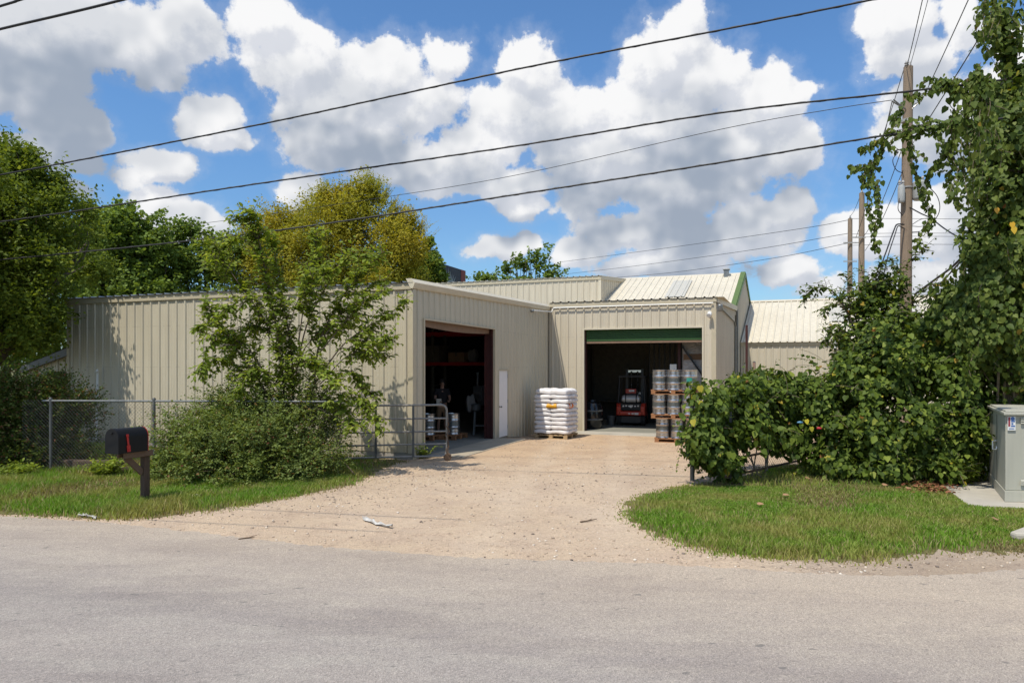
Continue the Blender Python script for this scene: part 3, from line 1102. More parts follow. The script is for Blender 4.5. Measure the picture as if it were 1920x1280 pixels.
def panel_roof(mb, o, du, dv, dn, s0, s1, pitch=0.305, depth=0.035, first=0.15, mi=0):
    """ribbed roof sheet: ribs run along dv (full slope vector)"""
    for (a, oa), (b, ob) in zip(profile(s0, s1, pitch, depth, first)[:-1], profile(s0, s1, pitch, depth, first)[1:]):
        p, q = o + du * a + dn * oa, o + du * b + dn * ob
        mb.quad(p, q, q + dv, p + dv, mi=mi)


def solid(name, mats, parent, *boxes, **kw):
    mb = MB()
    for b in boxes:
        mb.obox(*b)
    return mb.build(name, mats, parent, **kw)


def UV(u0, u1, v0, v1, z0, z1):
    """box in the building frame as obox arguments"""
    return (W(u0, v0, z0), U * (u1 - u0), V_ * (v1 - v0), Z * (z1 - z0))


# ---- long warehouse with the two-sided corner
LEN = 11.30
D1 = 17.4
RT = lambda v: 4.06 + 0.0285 * v      # top of the side wall under the rake
wh = thing('warehouse', 'long tan ribbed metal warehouse with open door bay beside a white door', 'warehouse', W(0, 0, 0))
m = MB()
panel_wall(m, W(-LEN, 0, 0), U, -V_, 0, LEN - 0.05, 0.16, 4.02)
m.build('wall', M_TAN, wh)
m = MB()
panel_wall(m, W(0, 0, 0), V_, U, 0.05, 10.58, lambda s: 0.0 - 0.2 * smooth(5.2, 8.6, s), RT, [(0.561, 5.113, None, 3.33), (5.436, 6.26, None, 2.09)], depth=0.03, first=0.2)
m.build('wall', M_TAN, wh)
m = MB()
panel_wall(m, W(-LEN, 0, 0), V_, -U, 0.05, D1, 0.16, RT)
panel_wall(m, W(-LEN, D1, 0), U, V_, 0.0, LEN, 0.0, RT(D1))
panel_wall(m, W(0, 10.58, 0), V_, U, 0.0, D1 - 10.58, 0.0, lambda s: RT(10.58 + s) - 0.08)
m.build('wall', M_TAN, wh)
m = MB()
m.obox(*UV(-LEN - 0.02, -0.003, 0.012, 0.25, -0.3, 0.155))
m.obox(*UV(-0.25, 0.012, 0.25, 0.56, -0.3, 0.03))
m.build('foundation', M_CONC, wh)
m = MB()
m.obox(*UV(-LEN + 0.05, -0.02, 0.26, D1 - 0.05, -0.35, 0.014))
m.build('floor_slab', M_FLOOR_IN, wh)
# apron slab in front of the bay
m = MB()
m.obox(*UV(-0.02, 0.95, 0.75, 5.3, -0.3, 0.022))
m.build('door_apron', M_CONC_APRON, wh, bevel=0.01)
m = MB()
sl = U * 0 + V_ * (D1 + 0.2) + Z * (0.0285 * (D1 + 0.2))
panel_roof(m, W(-LEN - 0.06, -0.10, 4.155), U, sl, Z, 0, LEN + 0.12)
m.build('roof', M_ROOF_GREY, wh)
m = MB()
m.extrude([W(-LEN - 0.07, 0.0, 4.155), W(-LEN - 0.07, -0.055, 4.15), W(-LEN - 0.07, -0.055, 4.00), W(-LEN - 0.07, -0.035, 3.985), W(-LEN - 0.07, 0.0, 3.985)], U * (LEN + 0.09))
m.build('eave_trim', M_TRIM, wh, bevel=0.004)
m = MB()
r0, r1 = 4.06, RT(10.56)
prof = [(0.0, -0.045), (0.055, -0.05), (0.075, -0.02), (0.115, 0.085), (0.0, 0.185), (-0.12, 0.185)]
a = [W(x, -0.09, r0 + z) for x, z in prof]
b = [W(x, 10.55, r1 + z) for x, z in prof]
n = len(prof)
m.add(a + b, [tuple(range(n))[::-1], tuple(range(n, 2 * n))] + [(i, (i + 1) % n, (i + 1) % n + n, i + n) for i in range(n)])
m.build('rake_trim', M_TRIM_PALE, wh)
solid('corner_trim', M_TRIM, wh, UV(-0.09, 0.037, -0.037, -0.033, 0.15, 3.98), UV(0.033, 0.037, -0.033, 0.12, 0.0, 4.0))
solid('corner_trim', M_TRIM, wh, UV(-LEN - 0.02, -LEN + 0.10, -0.037, -0.033, 0.15, 3.98))
# door bay: tan flashing, red steel posts, rolled curtain
fl = MB()
fl.obox(*UV(-0.02, 0.042, 0.515, 0.572, 0.02, 3.36))
fl.obox(*UV(-0.02, 0.042, 5.102, 5.155, 0.02, 3.36))
fl.obox(*UV(-0.02, 0.042, 0.573, 5.101, 3.318, 3.365))
fl.build('door_flashing', M_TRIM, wh)
solid('door_post', M_RED_STEEL, wh, UV(-0.27, -0.025, 5.115, 5.16, 0.0, 3.7), UV(-0.27, -0.24, 5.0, 5.114, 0.0, 3.7), UV(-0.06, -0.025, 5.05, 5.114, 0.0, 3.33))
solid('door_post', M_RED_STEEL, wh, UV(-0.27, -0.025, 0.51, 0.555, 0.0, 3.7))
m = MB()
pts = []
for k in range(24):
    v = 0.58 + 4.5 * k / 23
    sag = 0.06 * math.sin(math.pi * k / 23)
    pts.append((v, sag))
for (v0, s0), (v1, s1) in zip(pts[:-1], pts[1:]):
    m.quad(W(-0.12, v0, 3.40), W(-0.12, v1, 3.40), W(-0.14, v1, 3.19 - s1), W(-0.14, v0, 3.19 - s0))
m.lathe([(0.17, 0), (0.17, 4.5)], W(-0.33, 0.58, 3.42), V_, 18)
m.build('rolled_curtain', M_BROWN_HEAD, wh)
# white personnel door
d = MB()
d.obox(*UV(-0.05, 0.012, 5.458, 6.240, 0.012, 2.075))
dl = d.build('door', M_WHITE_DOOR, wh, bevel=0.004)
h = MB()
h.lathe([(0.03, 0), (0.03, 0.012), (0.012, 0.014), (0.012, 0.05), (0.027, 0.055), (0.03, 0.075), (0.02, 0.092)], W(0.012, 5.53, 0.96), U, 14)
h.build('handle', M_GALV, dl, smooth_=True)
h = MB()
for z in (0.25, 1.05, 1.85):
    h = MB()
    h.obox(*UV(0.010, 0.030, 6.236, 6.252, z, z + 0.11))
    h.build('hinge', M_GALV, dl)
solid('door_frame', M_TRIM, wh, UV(-0.03, 0.040, 5.415, 5.457, -0.02, 2.115), UV(-0.03, 0.040, 6.241, 6.285, -0.02, 2.115), UV(-0.03, 0.040, 5.458, 6.240, 2.077, 2.115))
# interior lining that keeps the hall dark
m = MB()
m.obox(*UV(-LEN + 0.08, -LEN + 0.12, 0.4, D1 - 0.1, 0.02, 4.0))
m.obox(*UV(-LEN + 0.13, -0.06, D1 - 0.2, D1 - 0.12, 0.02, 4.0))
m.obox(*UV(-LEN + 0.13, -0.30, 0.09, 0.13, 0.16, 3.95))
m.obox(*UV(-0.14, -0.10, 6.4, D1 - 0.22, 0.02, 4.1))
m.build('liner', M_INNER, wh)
m = MB()
for v in (1.6, 4.6, 7.6, 10.6, 13.6):
    m.obox(*UV(-LEN + 0.3, -0.35, v, v + 0.12, 3.72, 3.98))
m.build('rafter', M_RED_STEEL, wh)
# lower lean-to on the far end
m = MB()
panel_wall(m, W(-LEN - 2.6, 0.6, 0), U, -V_, 0, 2.6, 0.1, lambda s: 2.15 + 0.24 * s / 2.6 * 3.0, [(0.9, 1.9, None, 2.05)])
panel_wall(m, W(-LEN - 2.6, 0.6, 0), V_, -U, 0, 5.0, 0.1, 2.15)
m.build('lean_to_wall', M_TAN, wh)
m = MB()
for k in range(6):
    pass
o_ = W(-LEN - 2.75, 0.45, 2.20)
panel_roof(m, o_, V_, U * 2.75 + Z * 0.76, Z, 0, 5.3)
m.extrude([W(-LEN - 2.75, 0.44, 2.17), W(-LEN, 0.44, 2.93), W(-LEN, 0.44, 2.70), W(-LEN - 2.75, 0.44, 1.98)], V_ * 0.05)
m.build('lean_to_roof', M_GALV_DULL, wh)  # tan roof in shade; the shade is put into this darker colour
solid('lean_to_back', M_INNER, wh, UV(-LEN - 2.5, -LEN - 0.1, 4.8, 4.9, 0.0, 2.1))
# white standpipe on the long wall
pp = thing('standpipe', 'thin white plastic standpipe against the tan wall behind the mailbox', 'pipe', P(182, 835, 19.7))
m = MB()
tp, bt = P(183, 697, 19.72), P(181, 822, 19.72)
m.tube([bt, tp], 0.03, 8)
m.tube([tp + Z * 0.0, tp + Vector((0.02, -0.05, 0.05)), tp + Vector((0.03, -0.09, 0.0))], 0.032, 8)
m.tube([bt, P(164, 820, 19.85)], 0.028, 8)
m.build('pipe', M_PVC, pp, smooth_=True)
solid('pipe_strap', M_GALV, pp, (P(180, 760, 19.70) - Vector((.03, 0.05, 0)), Vector((0.12, 0, 0)), Vector((0, 0.02, 0)), Vector((0, 0, 0.03))))

# ---- loading bay annex
E2 = 4.59
PH = math.radians(23.7)
U2, V2 = U, Vector((math.sin(PH), math.cos(PH), 0))
ZB = -0.18
bay = thing('loading_bay', 'tan loading bay annex with half raised green roll-up door', 'annex', W(3, 10.58, ZB))
C2 = W(0.04, 10.58, 0)
m = MB()
panel_wall(m, C2, U, -V_, 0, 6.0, ZB, 4.45, [(1.35, 5.58, None, 3.575)], first=0.12)
m.build('wall', M_TAN_OLD, bay)
RC = C2 + U * 6.0
m = MB()
panel_wall(m, RC, V2, V2.cross(Z), 0.04, 6.3, ZB, lambda s: 4.46 + 0.03 * s)
m.build('wall', M_TAN_OLD, bay)
m = MB()
panel_roof(m, C2 - U * 0.04 - V_ * 0.10 + Z * 4.60, U, V_ * 6.9 + Z * 0.21, Z, 0.06, 6.35)
m.build('roof', M_ROOF, bay)
m = MB()
f0 = C2 + V_ * 0.0
m.extrude([f0 + Z * 4.585, f0 - V_ * 0.06 + Z * 4.585, f0 - V_ * 0.06 + Z * 4.44, f0 + Z * 4.43], U * 6.06)
m.build('eave_trim', M_TRIM, bay)
m = MB()
n2 = V2.cross(Z)
p0, p1 = RC + n2 * 0.0, RC + V2 * 6.4
m.add([p0 + Z * 4.42, p0 + n2 * .09 + Z * 4.42, p0 + n2 * .09 + Z * 4.62, p0 + Z * 4.63, p1 + Z * 4.61, p1 + n2 * .09 + Z * 4.61, p1 + n2 * .09 + Z * 4.81, p1 + Z * 4.82],
      [(0, 1, 2, 3), (7, 6, 5, 4), (0, 4, 5, 1), (1, 5, 6, 2), (2, 6, 7, 3), (3, 7, 4, 0)])
m.build('rake_trim', M_TRIM, bay)
solid('corner_trim', M_TRIM, bay, (RC - U * 0.10 - V_ * 0.040 + Z * ZB, U * 0.14, V_ * 0.006, Z * 4.6), (RC + n2 * 0.036 - V2 * 0.03 + Z * ZB, V2 * 0.12, n2 * 0.006, Z * 4.58))
m = MB()
m.obox(C2 + U * 1.30 - V_ * 0.045 + Z * ZB, U * 0.055, V_ * 0.13, Z * 3.79)
m.obox(C2 + U * 5.575 - V_ * 0.045 + Z * ZB, U * 0.055, V_ * 0.13, Z * 3.79)
m.obox(C2 + U * 1.356 - V_ * 0.045 + Z * 3.56, U * 4.218, V_ * 0.13, Z * 0.055)
m.build('door_flashing', M_TRIM_PALE, bay)
m = MB()
for k in range(6):
    z0 = 3.13 + k * 0.075
    m.extrude([C2 + U * 1.40 + V_ * 0.16 + Z * z0, C2 + U * 1.40 + V_ * 0.135 + Z * (z0 + 0.02), C2 + U * 1.40 + V_ * 0.135 + Z * (z0 + 0.055), C2 + U * 1.40 + V_ * 0.16 + Z * (z0 + 0.0745), C2 + U * 1.40 + V_ * 0.19 + Z * (z0 + 0.037)], U * 4.15)
m.lathe([(0.2, 0), (0.2, 4.15)], C2 + U * 1.40 + V_ * 0.42 + Z * 3.72, U, 18)
dr = m.build('rolling_door', M_GREEN_DOOR, bay)
m = MB()
m.obox(C2 + U * 1.40 + V_ * 0.14 + Z * 3.06, U * 4.15, V_ * 0.05, Z * 0.068)
m.build('bottom_bar', M_BROWN_HEAD, dr)
solid('door_post', M_RED_STEEL, bay, (C2 + U * 1.26 + V_ * 0.10 + Z * ZB, U * 0.12, V_ * 0.2, Z * 3.8))
solid('door_post', M_RED_STEEL, bay, (C2 + U * 5.56 + V_ * 0.10 + Z * ZB, U * 0.12, V_ * 0.2, Z * 3.8))
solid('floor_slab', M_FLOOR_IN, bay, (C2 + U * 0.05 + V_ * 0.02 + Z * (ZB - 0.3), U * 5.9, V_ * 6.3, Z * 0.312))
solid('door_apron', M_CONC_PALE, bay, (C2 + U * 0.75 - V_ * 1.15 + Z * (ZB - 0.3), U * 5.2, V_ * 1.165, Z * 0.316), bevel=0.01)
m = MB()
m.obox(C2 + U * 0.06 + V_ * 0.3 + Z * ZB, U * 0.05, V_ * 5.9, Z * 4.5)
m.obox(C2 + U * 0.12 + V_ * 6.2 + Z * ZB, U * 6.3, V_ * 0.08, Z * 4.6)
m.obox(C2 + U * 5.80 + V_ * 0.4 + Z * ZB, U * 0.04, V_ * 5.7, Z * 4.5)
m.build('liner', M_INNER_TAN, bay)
m = MB()
for v in (1.5, 3.0, 4.5, 6.0):
    m.obox(C2 + U * 0.15 + V_ * v + Z * 4.25, U * 5.6, V_ * 0.08, Z * 0.2)
m.build('rafter', M_INNER, bay)
# conduit under the eave, lamp and meter box
m = MB()
m.tube([W(0.20, 8.3, 4.14), W(0.20, 10.36, 4.24), C2 + U * 0.2 - V_ * 0.10 + Z * 4.40, C2 + U * 5.95 - V_ * 0.10 + Z * 4.40], 0.024, 8)
m.build('conduit', M_PVC, bay, smooth_=True)
m = MB()
m.lathe([(0.03, 0), (0.06, 0.03), (0.06, 0.12), (0.03, 0.14)], W(0.16, 8.18, 4.12), V_, 10)
m.build('conduit_cap', M_GALV, bay, smooth_=True)
m = MB()
dp = [RC + n2 * 0.06 + V2 * 0.10 + Z * 4.40, RC + n2 * 0.07 + V2 * 0.6 + Z * 4.36, RC + n2 * 0.07 + V2 * 5.4 + Z * 4.10, RC + n2 * 0.07 + V2 * 5.9 + Z * 3.9, RC + n2 * 0.07 + V2 * 5.95 + Z * ZB]
m.tube(dp, [0.03, 0.03, 0.03, 0.04, 0.05], 8)
m.build('downpipe', M_GALV, bay, smooth_=True)
m = MB()
q = P(1350, 577, 24.0)
m.lathe([(0.08, 0), (0.10, 0.03), (0.10, 0.2), (0.07, 0.24)], q - Z * 0.12, Z, 14)
m.bar(q - Vector((0.12, 0, 0)), q, 0.04)
m.build('electric_meter', M_GALV, bay, smooth_=True)
lamp = thing('security_lamp', 'white security lamp above right corner of roll-up door', 'lamp', P(1328, 585, 24.3))
m = MB()
q = C2 + U * 5.83 - V_ * 0.035 + Z * 4.06
m.lathe([(0.07, 0), (0.07, 0.03)], q, -V_, 14)
m.bar(q, q - V_ * 0.13 - Z * 0.02, 0.03)
m.build('bracket', M_WHITE, lamp, smooth_=True)
m = MB()
m.lathe([(0.03, 0), (0.06, 0.03), (0.08, 0.10), (0.085, 0.18), (0.075, 0.185)], q - V_ * 0.08 + U * 0.03 - Z * 0.0, (-V_ - Z * 0.7 - U * 0.3), 14)
m.build('lamp_head', M_WHITE, lamp, smooth_=True)

# ---- higher shed behind, with the ribbed parapet-like wall
E3 = 6.49
up = thing('high_shed', 'taller tan metal shed rising behind the warehouse roof', 'shed', W(-4, 18.2, 0))
c3 = P(1126, 690, 33.0)
c3.z = 0
m = MB()
panel_wall(m, c3 - U * 10.5, U, -V_, 0, 10.5, 3.0, 6.36, first=0.2)
m.build('wall', M_TAN_OLD, up)
v3 = Vector((1.84, 3.5, 0)).normalized()
m = MB()
panel_wall(m, c3, v3, v3.cross(Z), 0.02, 6.0, 3.0, lambda s: 6.38 + 0.07 * s)
m.build('wall', M_TAN_OLD, up)
m = MB()
panel_wall(m, c3 - U * 10.5, v3, -v3.cross(Z), 0.02, 8.0, 0.0, lambda s: 6.38 + 0.07 * s)
m.build('wall', M_TAN_OLD, up)
m = MB()
m.extrude([c3 - U * 10.55 + Z * 6.49, c3 - U * 10.55 - V_ * 0.06 + Z * 6.49, c3 - U * 10.55 - V_ * 0.06 + Z * 6.34, c3 - U * 10.55 + Z * 6.34], U * 10.6)
n3 = v3.cross(Z)
q0, q1 = c3 + n3 * 0.0, c3 + v3 * 6.0
m.add([q0 + Z * 6.33, q0 + n3 * .06 + Z * 6.33, q0 + n3 * .06 + Z * 6.5, q0 + Z * 6.5, q1 + Z * 6.75, q1 + n3 * .06 + Z * 6.75, q1 + n3 * .06 + Z * 6.92, q1 + Z * 6.92],
      [(0, 1, 2, 3), (7, 6, 5, 4), (0, 4, 5, 1), (1, 5, 6, 2), (2, 6, 7, 3), (3, 7, 4, 0)])
m.build('eave_trim', M_TRIM, up)
m = MB()
panel_roof(m, c3 - U * 10.6 - V_ * 0.1 + Z * 6.5, U, v3 * 8.0 + Z * 0.56, Z, 0, 10.65)
m.build('roof', M_ROOF, up)
solid('corner_trim', M_TRIM_PALE, up, (c3 - U * 0.10 - V_ * 0.04 + Z * 3, U * 0.14, V_ * 0.006, Z * 3.36))

# ---- gabled shed with the cream roof
gs = thing('gabled_shed', 'gabled shed with weathered cream metal roof and green rake trim', 'shed', P(1300, 690, 33) - Z * EYE)
e4 = P(1377, 690, 30.2)
e4.z = 0
V4 = V2
HW, EZ, RZ = 4.4, 4.80, 6.77
L4 = 6.6
m = MB()
sl4 = V4 * HW + Z * (RZ - EZ)
nrm4 = U.cross(sl4).normalized()
nrm4 = nrm4 if nrm4.z > 0 else -nrm4
panel_roof(m, e4 - U * L4 - sl4 * 0.03 + Z * 0.02, U, sl4 * 1.03, nrm4, 0, L4, first=0.12)
sl4b = V4 * HW - Z * (RZ - EZ)
panel_roof(m, e4 - U * L4 + V4 * HW + Z * (RZ - EZ + 0.02) + Z * EZ * 0, U, sl4b, nrm4, 0, L4)
for i in range(len(m.v)):
    x, y, z = m.v[i]
    m.v[i] = (x, y, z + EZ)
# rust and skylight stay on the sheets
rf = m.build('roof', M_ROOF, gs)
m = MB()
s0 = e4 - U * 3.25 + sl4 * 0.30 + nrm4 * 0.045 + Z * (EZ + 0.02)
panel_roof(m, s0, U, sl4 * 0.52, nrm4, 0, 0.9)
m.build('skylight', M_SKYLIGHT, rf)
m = MB()
rd = e4 - U * L4 + V4 * HW + Z * (RZ + 0.03)
m.extrude([rd - V4 * 0.16 - Z * 0.07, rd + Z * 0.03, rd + V4 * 0.16 - Z * 0.07, rd + V4 * 0.16 - Z * 0.085, rd + Z * 0.012, rd - V4 * 0.16 - Z * 0.085], U * (L4 + 0.02))
m.build('ridge_cap', M_ROOF, rf)
ng = V4.cross(Z)
m = MB()
m.v = []
k = 40
pr = profile(0.0, 2 * HW, 0.305, 0.03)
for (a, oa), (b, ob) in zip(pr[:-1], pr[1:]):
    top = lambda s: RZ - abs(s - HW) * (RZ - EZ) / HW - 0.02
    m.quad(e4 + V4 * a + ng * oa + Z * 0, e4 + V4 * b + ng * ob, e4 + V4 * b + ng * ob + Z * top(b), e4 + V4 * a + ng * oa + Z * top(a))
panel_wall(m, e4 - U * L4, U, -V4, 0, L4, 0.0, EZ - 0.05)
panel_wall(m, e4 - U * L4 + V4 * 2 * HW, U, V4, 0, L4, 0.0, EZ - 0.05)
m.build('wall', M_TAN_OLD, gs)
for sgn, nm in ((0, 'rake_trim'), (1, 'rake_trim')):
    m = MB()
    a0 = e4 + (V4 * (2 * HW) if sgn else Vector((0, 0, 0))) + Z * EZ + (-V4 * 0.14 - Z * 0.06 if not sgn else V4 * 0.14 - Z * 0.06)
    a1 = e4 + V4 * HW + Z * (RZ + 0.03)
    d_ = a1 - a0
    m.obox(a0 - U * 0.16 + nrm4 * 0.045 * (1 if not sgn else 0.3), d_, U * 0.22, Z * 0.03)
    m.obox(a0 + ng * 0.036 - Z * 0.15, d_, ng * 0.05, Z * 0.16)
    m.build(nm, M_GREEN_TRIM, gs)
m = MB()
vp = P(1362, 516, 34.2)
m.box(vp + Z * 0.05, (0.24, 0.24, 0.5), rz=-TH)
m.box(vp + Z * 0.28, (0.32, 0.32, 0.05), rz=-TH)
m.build('roof_vent', M_GALV, gs, bevel=0.01)
m = MB()
pf = e4 + ng * 0.1
m.tube([pf + Z * 4.7 + V4 * 0.15, pf + Z * 4.3 + V4 * 0.2, pf + V4 * 0.2 + Z * 0.0], 0.05, 8)
m.build('downpipe', M_GALV, gs, smooth_=True)

# ---- lower wing to the right
wg = thing('low_wing', 'low tan wing with bright cream roof to the right of the gabled shed', 'shed', P(1480, 690, 32) - Z * EYE)
w0 = P(1388, 690, 32.1)
w0.z = 0
L5, E5 = 12.0, 3.38
HW5, R5 = 4.9, 5.62
m = MB()
panel_wall(m, w0, U, -V_, 0.02, L5, 0.0, E5 - 0.13)
panel_wall(m, w0 + U * L5, V2, V2.cross(Z), 0, 8.5, 0.0, E5 - 0.1)
m.build('wall', M_TAN_OLD, wg)
sl5 = V2 * HW5 + Z * (R5 - E5)
nr5 = U.cross(sl5).normalized()
nr5 = nr5 if nr5.z > 0 else -nr5
m = MB()
panel_roof(m, w0 - sl5 * 0.03 + Z * E5, U, sl5 * 1.03, nr5, 0.04, L5 + 0.2)
panel_roof(m, w0 + sl5 + Z * E5, U, V2 * HW5 - Z * (R5 - E5), nr5, 0.04, L5 + 0.2)
rf = m.build('roof', M_ROOF, wg)
for du_ in (3.75, 6.7):
    m = MB()
    panel_roof(m, w0 + U * du_ + sl5 * 0.40 + nr5 * 0.045 + Z * E5, U, sl5 * 0.38, nr5, 0, 0.92)
    m.build('skylight', M_SKYLIGHT, rf)
m = MB()
m.extrude([w0 + Z * (E5 - 0.01), w0 - V_ * 0.06 + Z * (E5 - 0.02), w0 - V_ * 0.06 + Z * (E5 - 0.2), w0 + Z * (E5 - 0.2)], U * (L5 + 0.1))
m.build('eave_trim', M_TRIM, wg)
m = MB()
rd = w0 + sl5 + Z * (E5 + 0.02)
m.extrude([rd - V2 * 0.18 - Z * 0.06, rd + Z * 0.04, rd + V2 * 0.18 - Z * 0.06], U * L5)
m.build('ridge_cap', M_TRIM_PALE, rf)
m = MB()
q = w0 + U * 3.95 - V_ * 0.12
m.tube([q + Z * (E5 + 0.05), q + Z * 1.2], 0.05, 8)
m.tube([q + Z * 2.62, q + Z * 2.55], 0.06, 8)
m.build('downpipe', M_PVC, wg, smooth_=True)
solid('liner', M_INNER, wg, (w0 + V2 * 9.0 + Z * 0, U * L5, V2 * 0.1, Z * 3.3))
# ------------------------------------------------------------------ mailbox
M_WOOD_OLD = None


def wood_mat(name, c, var=0.35, along=(0.6, 0.6, 6.0)):
    t = NT(name)
    p = opos(t)
    f = t.noise(t.scale(p, along), 9.0, 6, 0.65, 0.6)
    g_ = t.noise(p, 3.0, 3)
    col = t.ramp(f, [(0.25, mul(c, 1 - var)), (0.75, mul(c, 1 + var))])
    col = t.mix(t.math('MULTIPLY', g_, 0.4), col, mul(c, 0.55))
    return t.out(t.bsdf(col, 0.85, 0, f, 0.35, 0.006, 0.2))


M_POSTW = wood_mat('weathered_post_wood', (0.10, 0.068, 0.048), along=(10, 10, 0.7))
M_BRACKW = wood_mat('weathered_bracket_wood', (0.16, 0.105, 0.07), along=(1, 8, 8))
M_PALLET = wood_mat('pallet_wood', (0.34, 0.165, 0.08), along=(2, 2, 9))
M_PALLET_B = wood_mat('pale_pallet_wood', (0.46, 0.33, 0.19), along=(2, 2, 9))
M_POLE = wood_mat('pole_wood', (0.27, 0.205, 0.15), 0.3, along=(7, 7, 0.35))
M_RAIL = wood_mat('rotten_timber', (0.12, 0.085, 0.06), 0.5, along=(0.8, 6, 6))
M_REDFLAG = plain('red_flag', (0.40, 0.015, 0.012), 0.45, var=0.06)
M_BOXBLACK = plain('mailbox_black', (0.006, 0.006, 0.007), 0.5, var=0.3, scale=14, bump=0.05, bscale=120, spec=0.25)

mbx = G(272, 944)
D = Vector((math.cos(math.radians(-9)), math.sin(math.radians(-9)), 0))   # mailbox axis, door end to the left
D = Vector((math.cos(math.radians(66)), math.sin(math.radians(66)), 0))
mail = thing('mailbox', 'black arched mailbox with red flag on weathered wooden post', 'mailbox', mbx)
ZT = 0.855
N_ = Vector((-D.y, D.x, 0))
m = MB()
c0 = mbx
m.obox(c0 - D * 0.05 - N_ * 0.05 - Z * 0.1, D * 0.10, N_ * 0.10, Z * (ZT - 0.10 + 0.1))
m.build('post', M_POSTW, mail, bevel=0.006)
m = MB()
m.obox(c0 - D * 0.42 - N_ * 0.095 + Z * (ZT - 0.088), D * 0.49, N_ * 0.04, Z * 0.088)
m.obox(c0 - D * 0.42 + N_ * 0.055 + Z * (ZT - 0.088), D * 0.49, N_ * 0.04, Z * 0.088)
m.obox(c0 - D * 0.36 - N_ * 0.052 + Z * (ZT - 0.098), D * 0.42, N_ * 0.104, Z * 0.03)
bw = m.build('bracket', M_BRACKW, mail, bevel=0.004)
m = MB()
a, b = c0 - D * 0.05 + Z * 0.50, c0 - D * 0.33 + Z * 0.77
m.bar(a, b, 0.045, 0.09)
m.build('brace', M_BRACKW, mail, bevel=0.004)


def arch(w, h, n=18):
    r = w / 2
    pts = [(-r, 0), (-r, h - r)]
    for k in range(1, n):
        t = math.pi - math.pi * k / n
        pts.append((r * math.cos(t), h - r + r * math.sin(t)))
    pts += [(r, h - r), (r, 0)]
    return pts


def arch_body(mb, x0, x1, w, h, zb):
    poly = [c0 + D * x0 + N_ * y + Z * (zb + z) for y, z in arch(w, h)]
    mb.extrude(poly, D * (x1 - x0))


m = MB()
arch_body(m, -0.555, -0.055, 0.285, 0.375, ZT + 0.002)
m.build('box', M_BOXBLACK, mail, True, angle=40)
m = MB()
arch_body(m, -0.57, -0.53, 0.297, 0.383, ZT - 0.002)
m.obox(c0 - D * 0.59 - N_ * 0.03 + Z * (ZT + 0.30), D * 0.025, N_ * 0.06, Z * 0.02)
m.build('door', M_BOXBLACK, mail, True, angle=40)
m = MB()
arch_body(m, -0.062, -0.051, 0.288, 0.377, ZT + 0.001)
m.build('back_rim', M_REDFLAG, mail, True, angle=40)
m = MB()
fp = c0 - D * 0.40 - N_ * 0.150 + Z * (ZT + 0.05)
up_ = (Z * 1.0 - D * 0.10).normalized()
m.obox(fp - D * 0.028 - up_ * 0.03, D * 0.058, -N_ * 0.006, up_ * 0.10)
m.obox(fp - D * 0.014 + up_ * 0.06, D * 0.03, -N_ * 0.006, up_ * 0.15)
m.obox(fp - D * 0.018 + up_ * 0.20, D * 0.04, -N_ * 0.006, up_ * 0.04)
m.lathe([(0.012, 0), (0.012, 0.016)], fp, -N_, 10)
m.build('flag', M_REDFLAG, mail, bevel=0.001)

# ------------------------------------------------------------------ chain-link fence, left
M_WIRE = plain('fence_wire', (0.16, 0.163, 0.16), 0.5, 0.6, 0.15)


def mesh_wires(mb, a, b, z0, z1, cell=0.075, r=0.0022):
    """diamond mesh between two posts"""
    a, b = Vector((a[0], a[1], 0)), Vector((b[0], b[1], 0))
    L = (b - a).length
    d = (b - a).normalized()
    H = z1 - z0
    k = 0.0
    s = -H
    nn = Vector((-d.y, d.x, 0)) * 0.002
    while s < L:
        lo, hi = max(s, 0.0), min(s + H, L)
        if hi - lo > 0.02:
            mb.tube([a + d * lo + Z * (z0 + lo - s) + nn, a + d * hi + Z * (z0 + hi - s) + nn], r, 3, cap=False)
            mb.tube([a + d * lo + Z * (z1 - (lo - s)) - nn, a + d * hi + Z * (z1 - (hi - s)) - nn], r, 3, cap=False)
        s += cell


FY = 14.1
fz = EYE - 62 * FY / F
fa, fb_ = P(95, HY, 14.3), P(640, HY, 13.95)
fe = thing('chain_link_fence', 'grey chain-link fence with pipe rail behind the mailbox', 'fence', (fa.x, fa.y, 0))


def fpt(px):
    t = (px - 95) / (640 - 95)
    q = fa.lerp(fb_, t)
    return Vector((q.x, q.y, 0))


for px in (95, 292, 517):
    m = MB()
    q = fpt(px)
    m.tube([q - Z * 0.1, q + Z * (fz + 0.02)], 0.03, 10)
    m.lathe([(0.034, 0), (0.036, 0.03), (0.02, 0.055)], q + Z * (fz + 0.015), Z, 10)
    m.build('post', M_GALV_DULL, fe, True)
m = MB()
m.tube([fpt(80) + Z * fz, fpt(640) + Z * fz], 0.021, 10)
m.build('top_rail', M_GALV, fe, True)
m = MB()
mesh_wires(m, fpt(40), fpt(640), 0.03, fz + 0.02)
m.build('wire_mesh', M_WIRE, fe)

# old railway timber lying behind the fence, and small stuff on the verge
m = MB()
q0, q1 = G(190, 876) + Z * 0.0, G(236, 884)
tb = thing('timber', 'rotting timber beam lying in the grass behind the fence', 'timber', G(160, 874))
a, b = P(95, 868, 14.75), P(228, 868, 14.55)
a.z = b.z = 0.11
m.bar(a, b, 0.2, 0.24)
o = m.build('beam', M_RAIL, tb, bevel=0.03)
m = MB()
m.bar(b + Vector((0.02, -0.05, -0.02)), b + Vector((0.28, -0.25, -0.06)), 0.09, 0.08)
m.build('broken_end', M_RAIL, tb, bevel=0.02)


